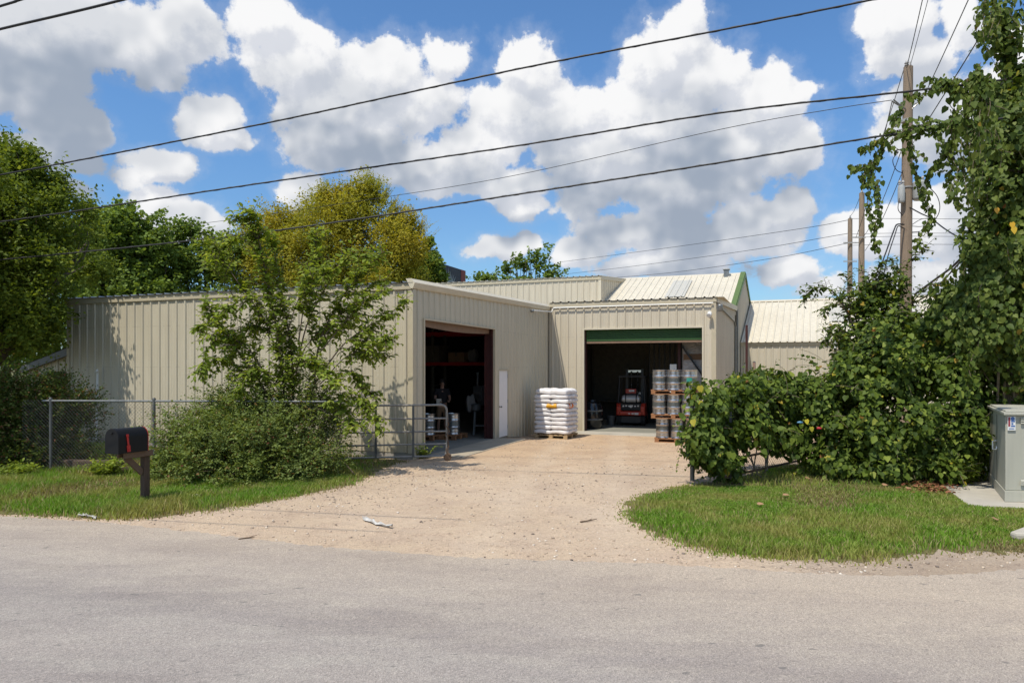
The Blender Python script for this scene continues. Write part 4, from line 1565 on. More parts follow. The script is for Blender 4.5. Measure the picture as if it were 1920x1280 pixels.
def rock(name, label, c, s, mat, seed):
    r = np.random.default_rng(seed)
    import bmesh
    bm = bmesh.new()
    bmesh.ops.create_icosphere(bm, subdivisions=3, radius=1)
    for v in bm.verts:
        n = v.co.normalized()
        k = 1 + 0.16 * math.sin(3 * n.x + seed) * math.cos(4 * n.y) + 0.08 * math.sin(9 * n.z + 5 * n.x)
        v.co = Vector((v.co.x * s[0] * k, v.co.y * s[1] * k, max(v.co.z * s[2] * k, -0.3 * s[2])))
    me = bpy.data.meshes.new(name)
    bm.to_mesh(me)
    bm.free()
    me.polygons.foreach_set('use_smooth', [True] * len(me.polygons))
    o = link_mesh(name, me, None, mat)
    o.location = c
    return tag(o, label, 'rock')


rock('rock', 'pale rounded rock at the foot of the big bush', G(362, 936) + Z * 0.03, (0.13, 0.09, 0.06), concrete_mat('pale_rock', (0.42, 0.38, 0.31)), 3)


def litter(name, label, pts, w, mat, seed):
    """crumpled strip lying on the ground"""
    r = random.Random(seed)
    mb = MB()
    n = 9
    P0 = [Vector(p) for p in pts]
    rows = []
    for i in range(n):
        t = i / (n - 1) * (len(P0) - 1)
        k = min(int(t), len(P0) - 2)
        c = P0[k].lerp(P0[k + 1], t - k)
        ww = w * (0.5 + 0.7 * r.random())
        rows.append([c + Vector((r.uniform(-.01, .01), (j / 5 - .5) * ww, 0.012 + r.random() * 0.05)) for j in range(6)])
    base = [p for row in rows for p in row]
    mb.add(base, [(i * 6 + j, (i + 1) * 6 + j, (i + 1) * 6 + j + 1, i * 6 + j + 1) for i in range(n - 1) for j in range(5)])
    o = mb.build(name, mat)
    md = o.modifiers.new('thick', 'SOLIDIFY')
    md.thickness = 0.004
    return tag(o, label, 'litter')


M_BAG = plain('grimy_plastic', (0.50, 0.49, 0.47), 0.4, var=0.3, scale=18)
litter('plastic_bag', 'crumpled grey plastic bag at the edge of the road by the mailbox', [G(147, 968), G(160, 970), G(182, 974)], 0.12, M_BAG, 3)
litter('plastic_strip', 'pale plastic strip lying on the gravel drive', [G(680, 974), G(705, 984), G(735, 991)], 0.10, M_BAG, 8)
M_TWIG = plain('dry_twig', (0.12, 0.08, 0.05), 0.9, var=0.3)
for lab, pts in (('thin pale stick lying where gravel meets the road', [G(447, 1013), G(462, 1011), G(477, 1011)]),
                 ('dark forked twig on the gravel near the grass island', [G(1088, 980), G(1100, 979), G(1119, 976)])):
    m = MB()
    m.tube([p + Z * (0.016 + 0.006 * i) for i, p in enumerate(pts)], [0.011, 0.009, 0.005], 6)
    m.tube([pts[1] + Z * 0.02, pts[1] + Vector((0.09, 0.12, 0.03))], [0.006, 0.003], 5)
    tag(m.build('stick', M_TWIG), lab, 'stick')

# ------------------------------------------------------------------ tube gate, left (open)
M_GATE = plain('gate_paint', (0.25, 0.235, 0.215), 0.45, 0.3, 0.25, 10)
M_RUSTY = plain('rusty_steel', (0.15, 0.095, 0.06), 0.8, 0.2, 0.4, 20)
ga, gb = Vector((-5.0, 15.5, 0)), Vector((-1.515, 16.2, 0))
gd = (gb - ga).normalized()
gL = (gb - ga).length
gate = thing('tube_gate', 'grey five-rail metal farm gate standing open by the warehouse corner', 'gate', ga)
zr = [0.12, 0.40, 0.69, 0.99, 1.30]
R_ = 0.025
m = MB()
rad = 0.13
top = [ga + Z * zr[-1], gb - gd * rad + Z * zr[-1]]
arc = [gb - gd * rad + gd * rad * math.sin(t) + Z * (zr[-1] - rad + rad * math.cos(t)) for t in [k * math.pi / 2 / 6 for k in range(1, 7)]]
arc2 = [gb - gd * rad + gd * rad * math.cos(t) + Z * (zr[0] + rad - rad * math.sin(t)) for t in [k * math.pi / 2 / 6 for k in range(0, 7)]]
m.tube(top + arc + arc2 + [ga + Z * zr[0]], R_, 10)
m.build('frame', M_GATE, gate, True)
for z in zr[1:4]:
    m = MB()
    m.tube([ga + Z * z, gb + Z * z], 0.021, 8)
    m.build('rail', M_GATE, gate, True)
for px in (705, 775):
    t = ((px - CX) / F * ga.y - ga.x) / (gd.x - (px - CX) / F * gd.y)
    m = MB()
    q = ga + gd * t - Vector((0, 0.022, 0))
    m.bar(q + Z * zr[0], q + Z * zr[-1], 0.05, 0.02, up=(0, 1, 0))
    m.build('upright', M_GALV_DULL, gate)
m = MB()
q = gb + gd * 0.02
m.bar(q + Z * 0.16, q + Z * 1.0, 0.03)
for k in range(9):
    rr = random.Random(k)
    m.tube([q + Vector((rr.uniform(-.04, .04), -.03, 0.9 - k * 0.085)), q + Vector((rr.uniform(-.05, .05), -.035, 0.82 - k * 0.085))], 0.013, 6)
m.build('latch_chain', M_RUSTY, gate)
m = MB()
m.lathe([(0.02, -.025), (0.085, -.025), (0.095, 0), (0.085, .025), (0.02, .025)], q + Z * 0.095, Vector((gd.y, -gd.x, 0)), 18)
m.bar(q + Z * 0.10, q + Z * 0.28, 0.04)
m.build('wheel', M_RUSTY, gate, True)
m = MB()
m.tube([ga - gd * 0.12 - Z * 0.1, ga - gd * 0.12 + Z * 1.55], 0.055, 12)
gp = m.build('hinge_post', M_GALV_DULL, gate, True)

# ------------------------------------------------------------------ chain-link gate under the vines, right
ha, hb = Vector((3.93, 12.86, 0)), Vector((6.2, 15.12, 0))
hd = (hb - ha).normalized()
g2 = thing('vine_gate', 'rusty pipe gate with chain-link mesh overgrown by vines', 'gate', ha)
for z in (0.15, 0.46, 0.76, 1.08, 1.40):
    m = MB()
    m.tube([ha + Z * z, hb + Z * z], 0.024, 8)
    m.build('rail', M_RUSTY if z < 1 else M_GATE, g2, True)
for px in (1369, 1437, 1497):
    k = (px - CX) / F
    t = (k * ha.y - ha.x) / (hd.x - k * hd.y)
    m = MB()
    q = ha + hd * t
    m.tube([q + Z * 0.10, q + Z * 1.42], 0.032, 8)
    m.build('upright', M_GALV_DULL if px != 1497 else M_RUSTY, g2, True)
m = MB()
mesh_wires(m, ha, hb, 0.15, 1.38, cell=0.085, r=0.0024)
m.build('wire_mesh', M_WIRE, g2)
gp = thing('gate_post', 'thin dark steel post at the left end of the vine hedge', 'post', P(1298, 690, 13.3) - Z * EYE)
m = MB()
q = P(1298, 690, 13.3)
q.z = 0
m.tube([q - Z * .1, q + Z * 1.45], 0.042, 10)
m.build('tube', M_GALV_DULL, gp, True)
m = MB()
m.lathe([(0.05, 0), (0.05, 0.03), (0.02, 0.06)], q + Z * 1.44, Z, 10)
m.build('cap', M_GALV_DULL, gp, True)

# ------------------------------------------------------------------ utility cabinet on its pad
M_CAB = plain('cabinet_paint', (0.43, 0.42, 0.35), 0.5, var=0.10, scale=5, streak=True)
m = MB()
pad = PAD
m.extrude([Vector((p.x, p.y, -0.05)) for p in pad], Z * 0.085)
pd = tag(m.build('concrete_pad', M_CONC_PALE, bevel=0.01), kind='structure')
k0 = G(1884, 940, 0.04)
ang = math.radians(-4)
kx = Vector((math.cos(ang), math.sin(ang), 0))
kyl = Vector((-0.02, 1, 0))
kl = P(1853, 690, 13.1)
ky = (Vector((kl.x, kl.y, 0)) - Vector((k0.x, k0.y, 0)))
KH = 1.42
kb = thing('utility_cabinet', 'pale green steel utility cabinet on concrete pad beside the vines', 'cabinet', (k0.x, k0.y, 0.035))
kz0 = 0.037
kw = 0.95
base = Vector((k0.x, k0.y, kz0))
m = MB()
m.obox(base, kx * kw, ky, Z * 0.17)
m.build('plinth', M_CAB, kb, bevel=0.006)
m = MB()
m.obox(base + kx * 0.012 + ky * 0.012 + Z * 0.172, kx * (kw - .024), ky * 0.97, Z * (KH - 0.22))
m.build('body', M_CAB, kb, bevel=0.012)
m = MB()
t0 = base - kx * 0.02 - ky * 0.02 + Z * (KH - 0.05)
m.extrude([t0, t0 + kx * (kw + .04), t0 + kx * (kw + .04) + ky * 1.04, t0 + ky * 1.04], Z * 0.045)
m.extrude([t0 + kx * .04 + ky * .04 + Z * .046, t0 + kx * kw + ky * .04 + Z * .046, t0 + kx * kw + ky * .98 + Z * .046, t0 + kx * .04 + ky * .98 + Z * .046], Z * 0.025)
m.build('lid', M_CAB, kb, bevel=0.008)
kn = -Vector((-kx.y, kx.x, 0))
ynl = ky.normalized()
kln = Vector((-ynl.y, ynl.x, 0))
kln = kln if kln.x < 0 else -kln
for z in (1.24, 1.275, 1.31, 0.27, 0.30, 0.33):
    m = MB()
    m.extrude([base + kx * (0.24) + kn * 0.0 + Z * z, base + kx * 0.24 + kn * 0.016 + Z * (z + .002), base + kx * 0.24 + Z * (z + 0.02)], kx * 0.16)
    m.build('louvre', M_CAB, kb)
m = MB()
hp = base + ynl * (ky.length * 0.47) + kln * 0.0 + Z * 0.72
m.tube([hp + Z * 0.0, hp + kln * 0.05, hp + kln * 0.055 + Z * 0.14, hp + Z * 0.15], 0.010, 8)
m.lathe([(0.035, 0), (0.03, 0.012)], hp + Z * 0.02 - kln * 0.005, kln, 12)
m.build('handle', M_WHITE, kb, True)
m = MB()
m.obox(base + ynl * ky.length * 0.46 + kln * -0.008 + Z * 0.2, ynl * 0.012, kln * 0.005, Z * 1.12)
m.build('door_seam', M_BLACK, kb)
st = MB()
s0 = base + kx * 0.045 - kn * 0.008 + Z * 1.13
st.obox(s0, kx * 0.12, kn * 0.006, Z * 0.22)
sk = st.build('warning_sticker', M_WHITE, kb)
M_BLUE = plain('sticker_blue', (0.06, 0.14, 0.38), 0.5, var=0.1)
M_DKRED = plain('sticker_red', (0.30, 0.03, 0.05), 0.5, var=0.1)
st = MB()
for a_, b_, c_, d_ in ((0.05, 0.06, 0.13, 0.025), (0.055, 0.03, 0.09, 0.03), (0.05, 0.06, 0.055, 0.025), (0.02, 0.08, 0.02, 0.014)):
    st.obox(s0 + kx * a_ + kn * 0.0065 + Z * c_, kx * b_, kn * 0.001, Z * d_)
st.lathe([(0.03, 0), (0.03, 0.0012)], s0 + kx * 0.075 + kn * 0.0065 + Z * 0.185, kn, 16)
st.build('symbol', M_BLUE, sk)
st = MB()
st.obox(s0 + kx * 0.008 + kn * 0.0065 + Z * 0.06, kx * 0.03, kn * 0.001, Z * 0.15)
st.build('stripe', M_DKRED, sk)
# kerb end by the road on the right
m = MB()
m.extrude([G(1893, 1010), G(1925, 998), G(1960, 1000), G(1950, 1016), G(1905, 1014)], Z * 0.10)
tag(m.build('kerb', M_CONC_PALE, bevel=0.03), kind='structure')

# ------------------------------------------------------------------ pallets, grain sacks, kegs


def pallet_mb(w=1.2, d=1.0, h=0.14):
    mb = MB()
    for i in range(7):
        mb.box((-w / 2 + 0.05 + i * (w - 0.1) / 6, 0, h - 0.01), (0.11, d, 0.019))
    for i in range(3):
        mb.box((0, -d / 2 + 0.05 + i * (d - 0.1) / 2, h - 0.031), (w, 0.095, 0.02))
        for x in (-w / 2 + 0.07, 0, w / 2 - 0.07):
            mb.box((x, -d / 2 + 0.05 + i * (d - 0.1) / 2, h / 2 - 0.01), (0.13, 0.095, h - 0.065))
        mb.box((0, -d / 2 + 0.05 + i * (d - 0.1) / 2, 0.01), (w, 0.095, 0.019))
    return mb


M_SACK = plain('woven_sack', (0.72, 0.70, 0.70), 0.42, var=0.06, scale=8, bump=0.25, bscale=22)
M_ORANGE = plain('orange_print', (0.72, 0.36, 0.02), 0.5, var=0.1)
M_ORANGE2 = plain('red_orange_print', (0.70, 0.17, 0.02), 0.5, var=0.1)


def sack_mesh(L, Wd, H, seed):
    """plump, wrinkled bag centred on its base"""
    r = np.random.default_rng(seed)
    import bmesh
    bm = bmesh.new()
    bmesh.ops.create_cube(bm, size=2.0)
    bmesh.ops.subdivide_edges(bm, edges=bm.edges[:], cuts=9, use_grid_fill=True)
    ph = r.uniform(0, 6.28, 8)
    for v in bm.verts:
        x, y, z = v.co
        e = 5.0
        k = (abs(x) ** e + abs(y) ** e) ** (1 / e)
        edge = max(abs(x), abs(y))
        q = max(0.0, (edge - 0.55) / 0.45)
        thick = 1 - 0.62 * q ** 2.2
        # round the outline a little
        f = (1 + 0.0) if k < 1e-6 else (max(abs(x), abs(y)) / k) ** 0.75
        X = x * f * L / 2
        Y = y * f * Wd / 2
        wr = 1.5 * 0.055 * math.sin(9 * x + 3 * y + ph[0]) * q + 0.07 * math.sin(5 * x - 7 * y + ph[1]) + 0.05 * math.sin(14 * y + ph[2]) * q + 0.04 * math.sin(17 * x + ph[4]) * q
        Zz = (z * thick + wr * (0.5 + 0.5 * z)) * H / 2 + H / 2 + 0.010 * math.sin(4 * x + ph[5]) + 0.008 * math.sin(5 * y + ph[6])
        X *= 1 + 0.045 * math.sin(6 * y + ph[3])
        v.co = (X, Y, Zz)
    me = bpy.data.meshes.new('sack')
    bm.to_mesh(me)
    bm.free()
    me.polygons.foreach_set('use_smooth', [True] * len(me.polygons))
    me.materials.append(M_SACK)
    return me


SP = P(1043, 690, 23.5)
SP = Vector((SP.x, SP.y, gz(SP.x, SP.y) + 0.004))
srot = -TH - math.radians(4)
pl = link_mesh('wooden_pallet', pallet_mb(1.16, 1.05).build('tmp', M_PALLET_B).data)
bpy.data.objects.remove(bpy.data.objects['tmp'])
pl.location = SP
pl.rotation_euler = (0, 0, srot)
tag(pl, 'pale wooden pallet under the stack of white sacks', 'pallet', 'pallets')
Rs = Matrix.Rotation(srot, 3, 'Z')
SM = [sack_mesh(0.62, 0.58, 0.165, k) for k in range(6)]
ORD = ['bottom', 'second', 'third', 'fourth', 'fifth', 'sixth', 'seventh', 'eighth', 'ninth', 'top']
rr = random.Random(5)
for lay in range(10):
    for (ix, iy, wh_) in ((-1, -1, 'front left'), (1, -1, 'front right'), (-1, 1, 'back left'), (1, 1, 'back right')):
        o = bpy.data.objects.new('grain_sack', SM[rr.randrange(6)])
        COL.objects.link(o)
        sh = 0.97 if lay < 8 else (0.93 if lay == 8 else 0.86)
        bulge = 1.0 + 0.015 * math.sin(lay * 2.1 + ix)
        p = Vector((ix * 0.295 * sh * bulge + rr.uniform(-.012, .012), iy * 0.265 * sh + rr.uniform(-.012, .012), 0.142 + lay * 0.144))
        o.location = SP + Rs @ p
        o.rotation_euler = (rr.uniform(-.02, .02), rr.uniform(-.03, .03), srot + rr.choice((0, math.pi)) + rr.uniform(-.06, .06))
        o.scale = (1.03, 1.02, 1.03 if lay < 9 else 1.2)
        where = 'topmost layer' if lay == 9 else ('lowest layer' if lay == 0 else ORD[lay] + ' layer from below')
        tag(o, f'white sack, {wh_} of the {where} of the pallet stack', 'sack', 'white sacks stacked on the pallet')
        if lay == 6 and (ix, iy) == (-1, -1) or lay == 6 and (ix, iy) == (1, -1):
            fr = (ix, iy) == (-1, -1)
            g_ = MB()
            zz = o.location.z
            if fr:
                b0 = SP + Rs @ Vector((-0.13, -0.575, 0)) + Z * (zz - SP.z)
                ax, nx_ = Rs @ Vector((1, 0, 0)), Rs @ Vector((0, -1, 0))
            else:
                b0 = SP + Rs @ Vector((0.605, -0.36, 0)) + Z * (zz - SP.z)
                ax, nx_ = Rs @ Vector((0, 1, 0)), Rs @ Vector((1, 0, 0))
            def strip(x0, x1, z0, z1, out=0.0):
                N = 8
                for i in range(N):
                    za, zb_ = z0 + (z1 - z0) * i / N, z0 + (z1 - z0) * (i + 1) / N
                    bul = lambda z: 0.035 * math.sin(math.pi * min(max(z / 0.15, 0), 1)) - 0.02 + out
                    g_.quad(b0 + ax * x0 + Z * za + nx_ * bul(za), b0 + ax * x1 + Z * za + nx_ * bul(za), b0 + ax * x1 + Z * zb_ + nx_ * bul(zb_), b0 + ax * x0 + Z * zb_ + nx_ * bul(zb_))
            strip(0.0, 0.36, 0.01, 0.11)
            strip(0.02, 0.11, 0.105, 0.155)
            strip(0.13, 0.17, 0.10, 0.135)
            strip(0.25, 0.35, 0.105, 0.155)
            # printed mark fixed to this sack
            me = bpy.data.meshes.new('printed_mark')
            inv = (Matrix.Translation(o.location) @ o.rotation_euler.to_matrix().to_4x4() @ Matrix.Diagonal((*o.scale, 1))).inverted()
            me.from_pydata([tuple(inv @ Vector(v)) for v in g_.v], [], g_.f)
            pm = link_mesh('printed_mark', me, o, M_ORANGE if fr else M_ORANGE2)
            md = pm.modifiers.new('thick', 'SOLIDIFY')
            md.thickness = 0.02

# kegs
M_KEGBAND = plain('keg_label_band', (0.17, 0.185, 0.18), 0.45, 0.75, 0.3, 30)
M_KEGSTEEL = plain('keg_steel', (0.50, 0.485, 0.475), 0.30, 0.92, 0.12, 16)
M_KEGTEAL = plain('keg_teal_sticker', (0.03, 0.25, 0.20), 0.5, var=0.1)
KR, KHt = 0.218, 0.62


def make_keg():
    t = thing('beer_keg', 'steel keg', 'keg', (0, 0, 0), 'steel kegs stacked on pallets')
    m = MB()
    R = KR
    prof = [(R * .90, 0), (R * .985, 0.0), (R * .99, .012), (R * .96, .02), (R * .955, .065), (R * .975, .085), (R * .955, .11), (R * .955, .165), (R * 1.0, .18), (R * 1.0, .195),
            (R * .962, .208), (R * .962, .355), (R * 1.0, .37), (R * 1.0, .385), (R * .957, .40), (R * .955, .455), (R * .975, .48), (R * .955, .50), (R * .96, .545), (R * .99, .553),
            (R * .985, .565), (R * .90, .565), (R * .88, .545), (R * .88, .49), (R * .3, .505), (R * .2, .525), (R * .1, .525)]
    prof = [(a_, b_ * 1.10) for a_, b_ in prof]
    m.lathe(prof, (0, 0, 0), (0, 0, 1), 28)
    m.build('shell', M_KEGSTEEL, t, True, angle=50)
    m = MB()
    m.lathe([(R * .95, .244), (R * .968, .244), (R * .968, .372), (R * .95, .372)], (0, 0, 0), (0, 0, 1), 28, cap=False)
    m.build('label_band', M_KEGBAND, t, True)
    return t


keg0 = make_keg()
KP = P(1227, 690, 22.0)
krot = -TH + math.radians(2)
Rk = Matrix.Rotation(krot, 3, 'Z')
pw, pdp = 1.36, 1.34
pal0 = None
first = True
kbase = Vector((0, 0, gz(4.5, 22.0) + 0.004))
tiers = [('lowest', P(1227, 690, 22.0), 0.0), ('middle', P(1220.5, 690, 21.9), 0.757), ('top', P(1220.5, 690, 21.9), 1.514)]
POSN = ['left', 'middle', 'right']
for ti, (tn, lf, dz) in enumerate(tiers):
    cz = kbase.z + dz
    cen = Vector((lf.x, lf.y, 0)) + Rk @ Vector((pw / 2, pdp / 2, 0)) + Z * cz
    pm_ = pallet_mb(pw, pdp, 0.136).build('wooden_pallet', M_PALLET)
    pm_.location = cen
    pm_.rotation_euler = (0, 0, krot)
    tag(pm_, f'reddish wooden pallet under the {tn} tier of kegs', 'pallet', 'pallets')
    for j in range(3):
        for i in range(3):
            if (i, j) == (1, 1):
                continue
            k = keg0 if first else copy_tree(keg0)
            first = False
            k.location = cen + Rk @ Vector(((i - 1) * 0.446, (j - 1) * 0.44, 0.137))
            k.rotation_euler = (0, 0, random.uniform(0, 6))
            row = ['front', 'middle', 'back'][j]
            k['label'] = f'steel keg, {POSN[i]} of the {row} row, {tn} tier of the keg stack'
    if ti == 2:
        m = MB()
        kc = cen + Rk @ Vector((0.446, -0.44, 0.137))
        for s in range(5):
            a0, a1 = -1.75 + s * 0.16 + krot, -1.75 + (s + 1) * 0.16 + krot
            r_ = KR * .985
            p_ = lambda a, z: Vector((kc.x + r_ * math.cos(a), kc.y + r_ * math.sin(a), kc.z + z))
            m.quad(p_(a0, .24), p_(a1, .24), p_(a1, .38), p_(a0, .38))
        k2 = [c for c in bpy.data.objects if c.get('label', '').startswith('steel keg, right of the front row, top')][0]
        ob = m.build('sticker', M_KEGTEAL)
        ob.parent = k2
        ob.matrix_parent_inverse = Matrix.LocRotScale(k2.location, k2.rotation_euler, None).inverted()

# kegs and pallets just inside the warehouse door
for lab, px, ptop, pbot, Yk in (('steel keg standing inside the warehouse door, partly behind the gate rails', 803, 775, 808, 21.0), ('steel keg inside the dark warehouse just right of the gate end', 849, 774, 813, 21.2)):
    k = copy_tree(keg0)
    q = P(px, 690, Yk)
    k.location = Vector((q.x, q.y, 0.163))
    k['label'] = lab
    pm_ = pallet_mb(0.9 if px > 820 else 1.1, 0.9, 0.146).build('wooden_pallet', M_PALLET)
    pm_.location = Vector((q.x - 0.15, q.y + 0.1, 0.016))
    pm_.rotation_euler = (0, 0, -TH)
    tag(pm_, 'wooden pallet under the lone keg ' + ('behind the gate rails' if px < 820 else 'just right of the gate end'), 'pallet', 'pallets')
    if px < 820:
        for kk in range(2):
            k2 = copy_tree(keg0)
            k2.location = Vector((q.x - 0.42 - 0.42 * kk, q.y + 0.2 * kk, 0.163))
            k2['label'] = 'steel keg inside the warehouse, ' + ('second from' if kk == 0 else 'farthest from') + ' the door jamb behind the gate'

# ------------------------------------------------------------------ inside the warehouse
M_RACKRED = plain('rack_red', (0.42, 0.02, 0.015), 0.5, var=0.15)
M_CARD = plain('cardboard', (0.22, 0.13, 0.07), 0.85, var=0.15)
M_DARKCLOTH = plain('dark_cloth', (0.02, 0.02, 0.024), 0.9, var=0.3)
M_KHAKI = plain('khaki_cloth', (0.25, 0.15, 0.08), 0.9, var=0.15)
M_SKIN = plain('skin', (0.42, 0.24, 0.17), 0.55, var=0.05)
M_HAIR = plain('dark_hair', (0.02, 0.014, 0.01), 0.7)
rk = thing('pallet_rack', 'red-beamed pallet rack inside the dark warehouse bay', 'rack', W(-3.4, 8.4, 0))
for u in (-6.4, -3.6, -0.75):
    m = MB()
    for v in (8.0, 9.0):
        m.obox(*UV(u, u + 0.09, v, v + 0.08, 0.016, 3.9))
    for k in range(6):
        z = 0.3 + k * 0.6
        m.bar(W(u + .045, 8.04, z), W(u + .045, 9.04, z + (0.5 if k % 2 else 0.1)), 0.03)
    m.build('upright', M_INNER_TAN, rk)
for z in (2.24, 3.32):
    for v in (7.96, 9.04):
        m = MB()
        m.obox(*UV(-6.4, -0.66, v, v + 0.05, z, z + 0.12))
        m.build('beam', M_RACKRED, rk)
    m = MB()
    for k in range(14):
        m.obox(*UV(-6.3 + k * 0.4, -6.3 + k * 0.4 + 0.34, 8.02, 9.03, z + 0.09, z + 0.115))
    m.build('shelf_deck', M_CARD, rk)


def carton(u0, w, v0, d, z0, h, mat, lab, cat='box', name='carton'):
    m = MB()
    m.obox(*UV(u0, u0 + w, v0, v0 + d, z0, z0 + h))
    t_ = thing(name, lab, cat, W(u0 + w / 2, v0 + d / 2, z0))
    m.build('box', mat, t_, bevel=0.012)
    m = MB()
    m.obox(*UV(u0 + w / 2 - .03, u0 + w / 2 + .03, v0 - .002, v0 + d + .002, z0 + h, z0 + h + .003))
    m.obox(*UV(u0 + w / 2 - .03, u0 + w / 2 + .03, v0 - .004, v0 - .001, z0 + h * .6, z0 + h))
    m.build('tape', M_INNER_TAN, t_)


carton(-2.95, 0.62, 8.05, 0.6, 2.357, 0.36, M_CARD, 'brown carton on the rack shelf, left of the white bag')
carton(-1.55, 0.46, 8.05, 0.6, 2.357, 0.42, M_CARD, 'brown carton on the rack shelf, right of the white bag')
carton(-4.1, 0.8, 8.05, 0.8, 2.357, 0.6, M_INNER_TAN, 'dim brown crate at the left of the red rack shelf', 'crate', 'crate')
M_SACKDIM = plain('shaded_sack', (0.20, 0.19, 0.18), 0.7, var=0.2)  # white sacks darkened: the shade of the hall is put into their colour
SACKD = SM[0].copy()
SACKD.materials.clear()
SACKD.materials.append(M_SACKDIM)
bg_ = bpy.data.objects.new('grain_sack', SACKD)
COL.objects.link(bg_)
bg_.location = W(-2.1, 8.35, 2.36)
bg_.scale = (0.5, 0.6, 2.6)
bg_.rotation_euler = (0, 0, -TH)
tag(bg_, 'upright white bag standing on the rack shelf between brown cartons', 'sack')

# grain mill with its bags
ml = thing('grain_mill', 'grey steel grain mill with hopper inside the warehouse door', 'machine', P(905, 690, 22.6) - Z * EYE)
q = P(905, 690, 22.6)
q.z = 0.016
m = MB()
for sx in (-.28, .28):
    for sy in (-.28, .28):
        m.bar(q + Vector((sx, sy, 0)), q + Vector((sx * .8, sy * .8, 1.0)), 0.05)
m.bar(q + Vector((-.28, -.28, .3)), q + Vector((.28, -.28, .3)), 0.04)
m.build('stand', M_GALV_DULL, ml)
m = MB()
m.lathe([(0.12, 0.95), (0.30, 1.3), (0.32, 1.55), (0.30, 1.56)], q, Z, 4)
m.build('hopper', M_GALV, ml)
m = MB()
m.tube([q + Vector((-.16, -.1, 1.3)), q + Vector((-.16, -.1, 1.95))], 0.03, 8)
m.tube([q + Vector((-.16, -.1, 1.95)), q + Vector((-.16, -.1, 2.0))], 0.05, 8)
m.build('auger', M_GALV, ml, True)
m = MB()
m.lathe([(0.1, 0.75), (0.16, 0.8), (0.16, 0.98), (0.1, 1.0)], q + Vector((-.2, -.22, 0)), Z, 14)
m.build('motor', M_GALV_DULL, ml, True)
for lab, dx, dz, sc in (('pale sack hanging at the left of the grain mill', -0.38, 0.75, (.45, .4, 3.0)), ('pale sack slumped at the right of the grain mill', 0.36, 1.0, (.5, .5, 3.2))):
    o = bpy.data.objects.new('grain_sack', SACKD)
    COL.objects.link(o)
    o.location = q + Vector((dx, -0.1, dz))
    o.scale = sc
    o.rotation_euler = (0.05, 0.1 * dx, 0.3)
    tag(o, lab, 'sack')
carton(-1.0, 0.7, 6.9, 0.7, 0.016, 0.5, M_INNER_TAN, 'low dark crate beside the grain mill', 'crate', 'crate')


# ------------------------------------------------------------------ person inside
def skin_body(name, pts, edges, rad, mat, parent, root=0, sub=2):
    me = bpy.data.meshes.new(name)
    me.from_pydata(pts, edges, [])
    o = link_mesh(name, me, parent, mat)
    sk_ = o.modifiers.new('skin', 'SKIN')
    sk_.use_smooth_shade = True
    for i, r in enumerate(rad):
        sv = me.skin_vertices[0].data[i]
        sv.radius = (r, r) if not isinstance(r, tuple) else r
        sv.use_root = (i == root)
    ss = o.modifiers.new('sub', 'SUBSURF')
    ss.levels = sub
    ss.render_levels = sub
    return o


pq = P(829, 690, 22.6)
pq = Vector((pq.x, pq.y, 0.016))
pe = thing('person', 'person in dark shirt and brown shorts standing inside the warehouse bay', 'person', pq)
pe.rotation_euler = (0, 0, math.radians(20))
pts, edges, rad = [], [], []


def pv_(p, r, par=None):
    pts.append(p)
    rad.append(r)
    if par is not None:
        edges.append((par, len(pts) - 1))
    return len(pts) - 1


pelv = pv_((0, 0, 0.93), (0.155, 0.11))
waist = pv_((0, 0, 1.08), (0.14, 0.10), pelv)
chest = pv_((0, -0.01, 1.30), (0.165, 0.115), waist)
neckb = pv_((0, 0, 1.45), 0.075, chest)
neck = pv_((0, -0.015, 1.53), 0.052, neckb)
head = pv_((0, -0.03, 1.62), (0.078, 0.092), neck)
crown = pv_((0, -0.02, 1.70), (0.070, 0.085), head)
nose = pv_((0, -0.115, 1.605), 0.016, head)
for sx in (-1, 1):
    hip = pv_((sx * 0.095, 0, 0.86), 0.09, pelv)
    knee = pv_((sx * 0.115, -0.02, 0.48), 0.06, hip)
    calf = pv_((sx * 0.118, 0.015, 0.34), 0.058, knee)
    ank = pv_((sx * 0.12, 0.02, 0.09), 0.037, calf)
    toe = pv_((sx * 0.14, -0.17, 0.04), 0.035, ank)
    sh = pv_((sx * 0.19, 0, 1.42), 0.062, chest)
    el_ = pv_((sx * 0.25, -0.03, 1.14), 0.042, sh)
    wr = pv_((sx * 0.17, -0.24, 1.08), 0.027, el_)
    pa = pv_((sx * 0.14, -0.31, 1.075), (0.038, 0.018), wr)
    for fi, fx in enumerate((-0.028, -0.010, 0.010, 0.028)):
        f1 = pv_((sx * 0.125 + fx, -0.365, 1.07 - 0.004 * fi), 0.009, pa)
        f2 = pv_((sx * 0.12 + fx * 1.05, -0.40 + 0.008 * abs(fi - 1), 1.045), 0.008, f1)
    th1 = pv_((sx * 0.11, -0.30, 1.10), 0.010, pa)
    pv_((sx * 0.085, -0.335, 1.10), 0.009, th1)
skin_body('body', pts, edges, rad, M_SKIN, pe)
skin_body('shirt', [(0, 0, 0.95), (0, 0, 1.08), (0, -0.01, 1.30), (0, 0, 1.46), (-.19, 0, 1.42), (-.235, -.02, 1.24), (.19, 0, 1.42), (.235, -.02, 1.24)],
          [(0, 1), (1, 2), (2, 3), (2, 4), (4, 5), (2, 6), (6, 7)], [(0.175, .13), (0.16, .12), (0.185, .135), 0.085, 0.085, 0.07, 0.085, 0.07], M_DARKCLOTH, pe)
skin_body('shorts', [(0, 0, 0.96), (0, 0, 0.88), (-.1, 0, .80), (-.118, -.02, .52), (.1, 0, .80), (.118, -.02, .52)], [(0, 1), (1, 2), (2, 3), (1, 4), (4, 5)],
          [(0.17, .125), (0.165, .125), 0.11, 0.088, 0.11, 0.088], M_KHAKI, pe)
m = MB()
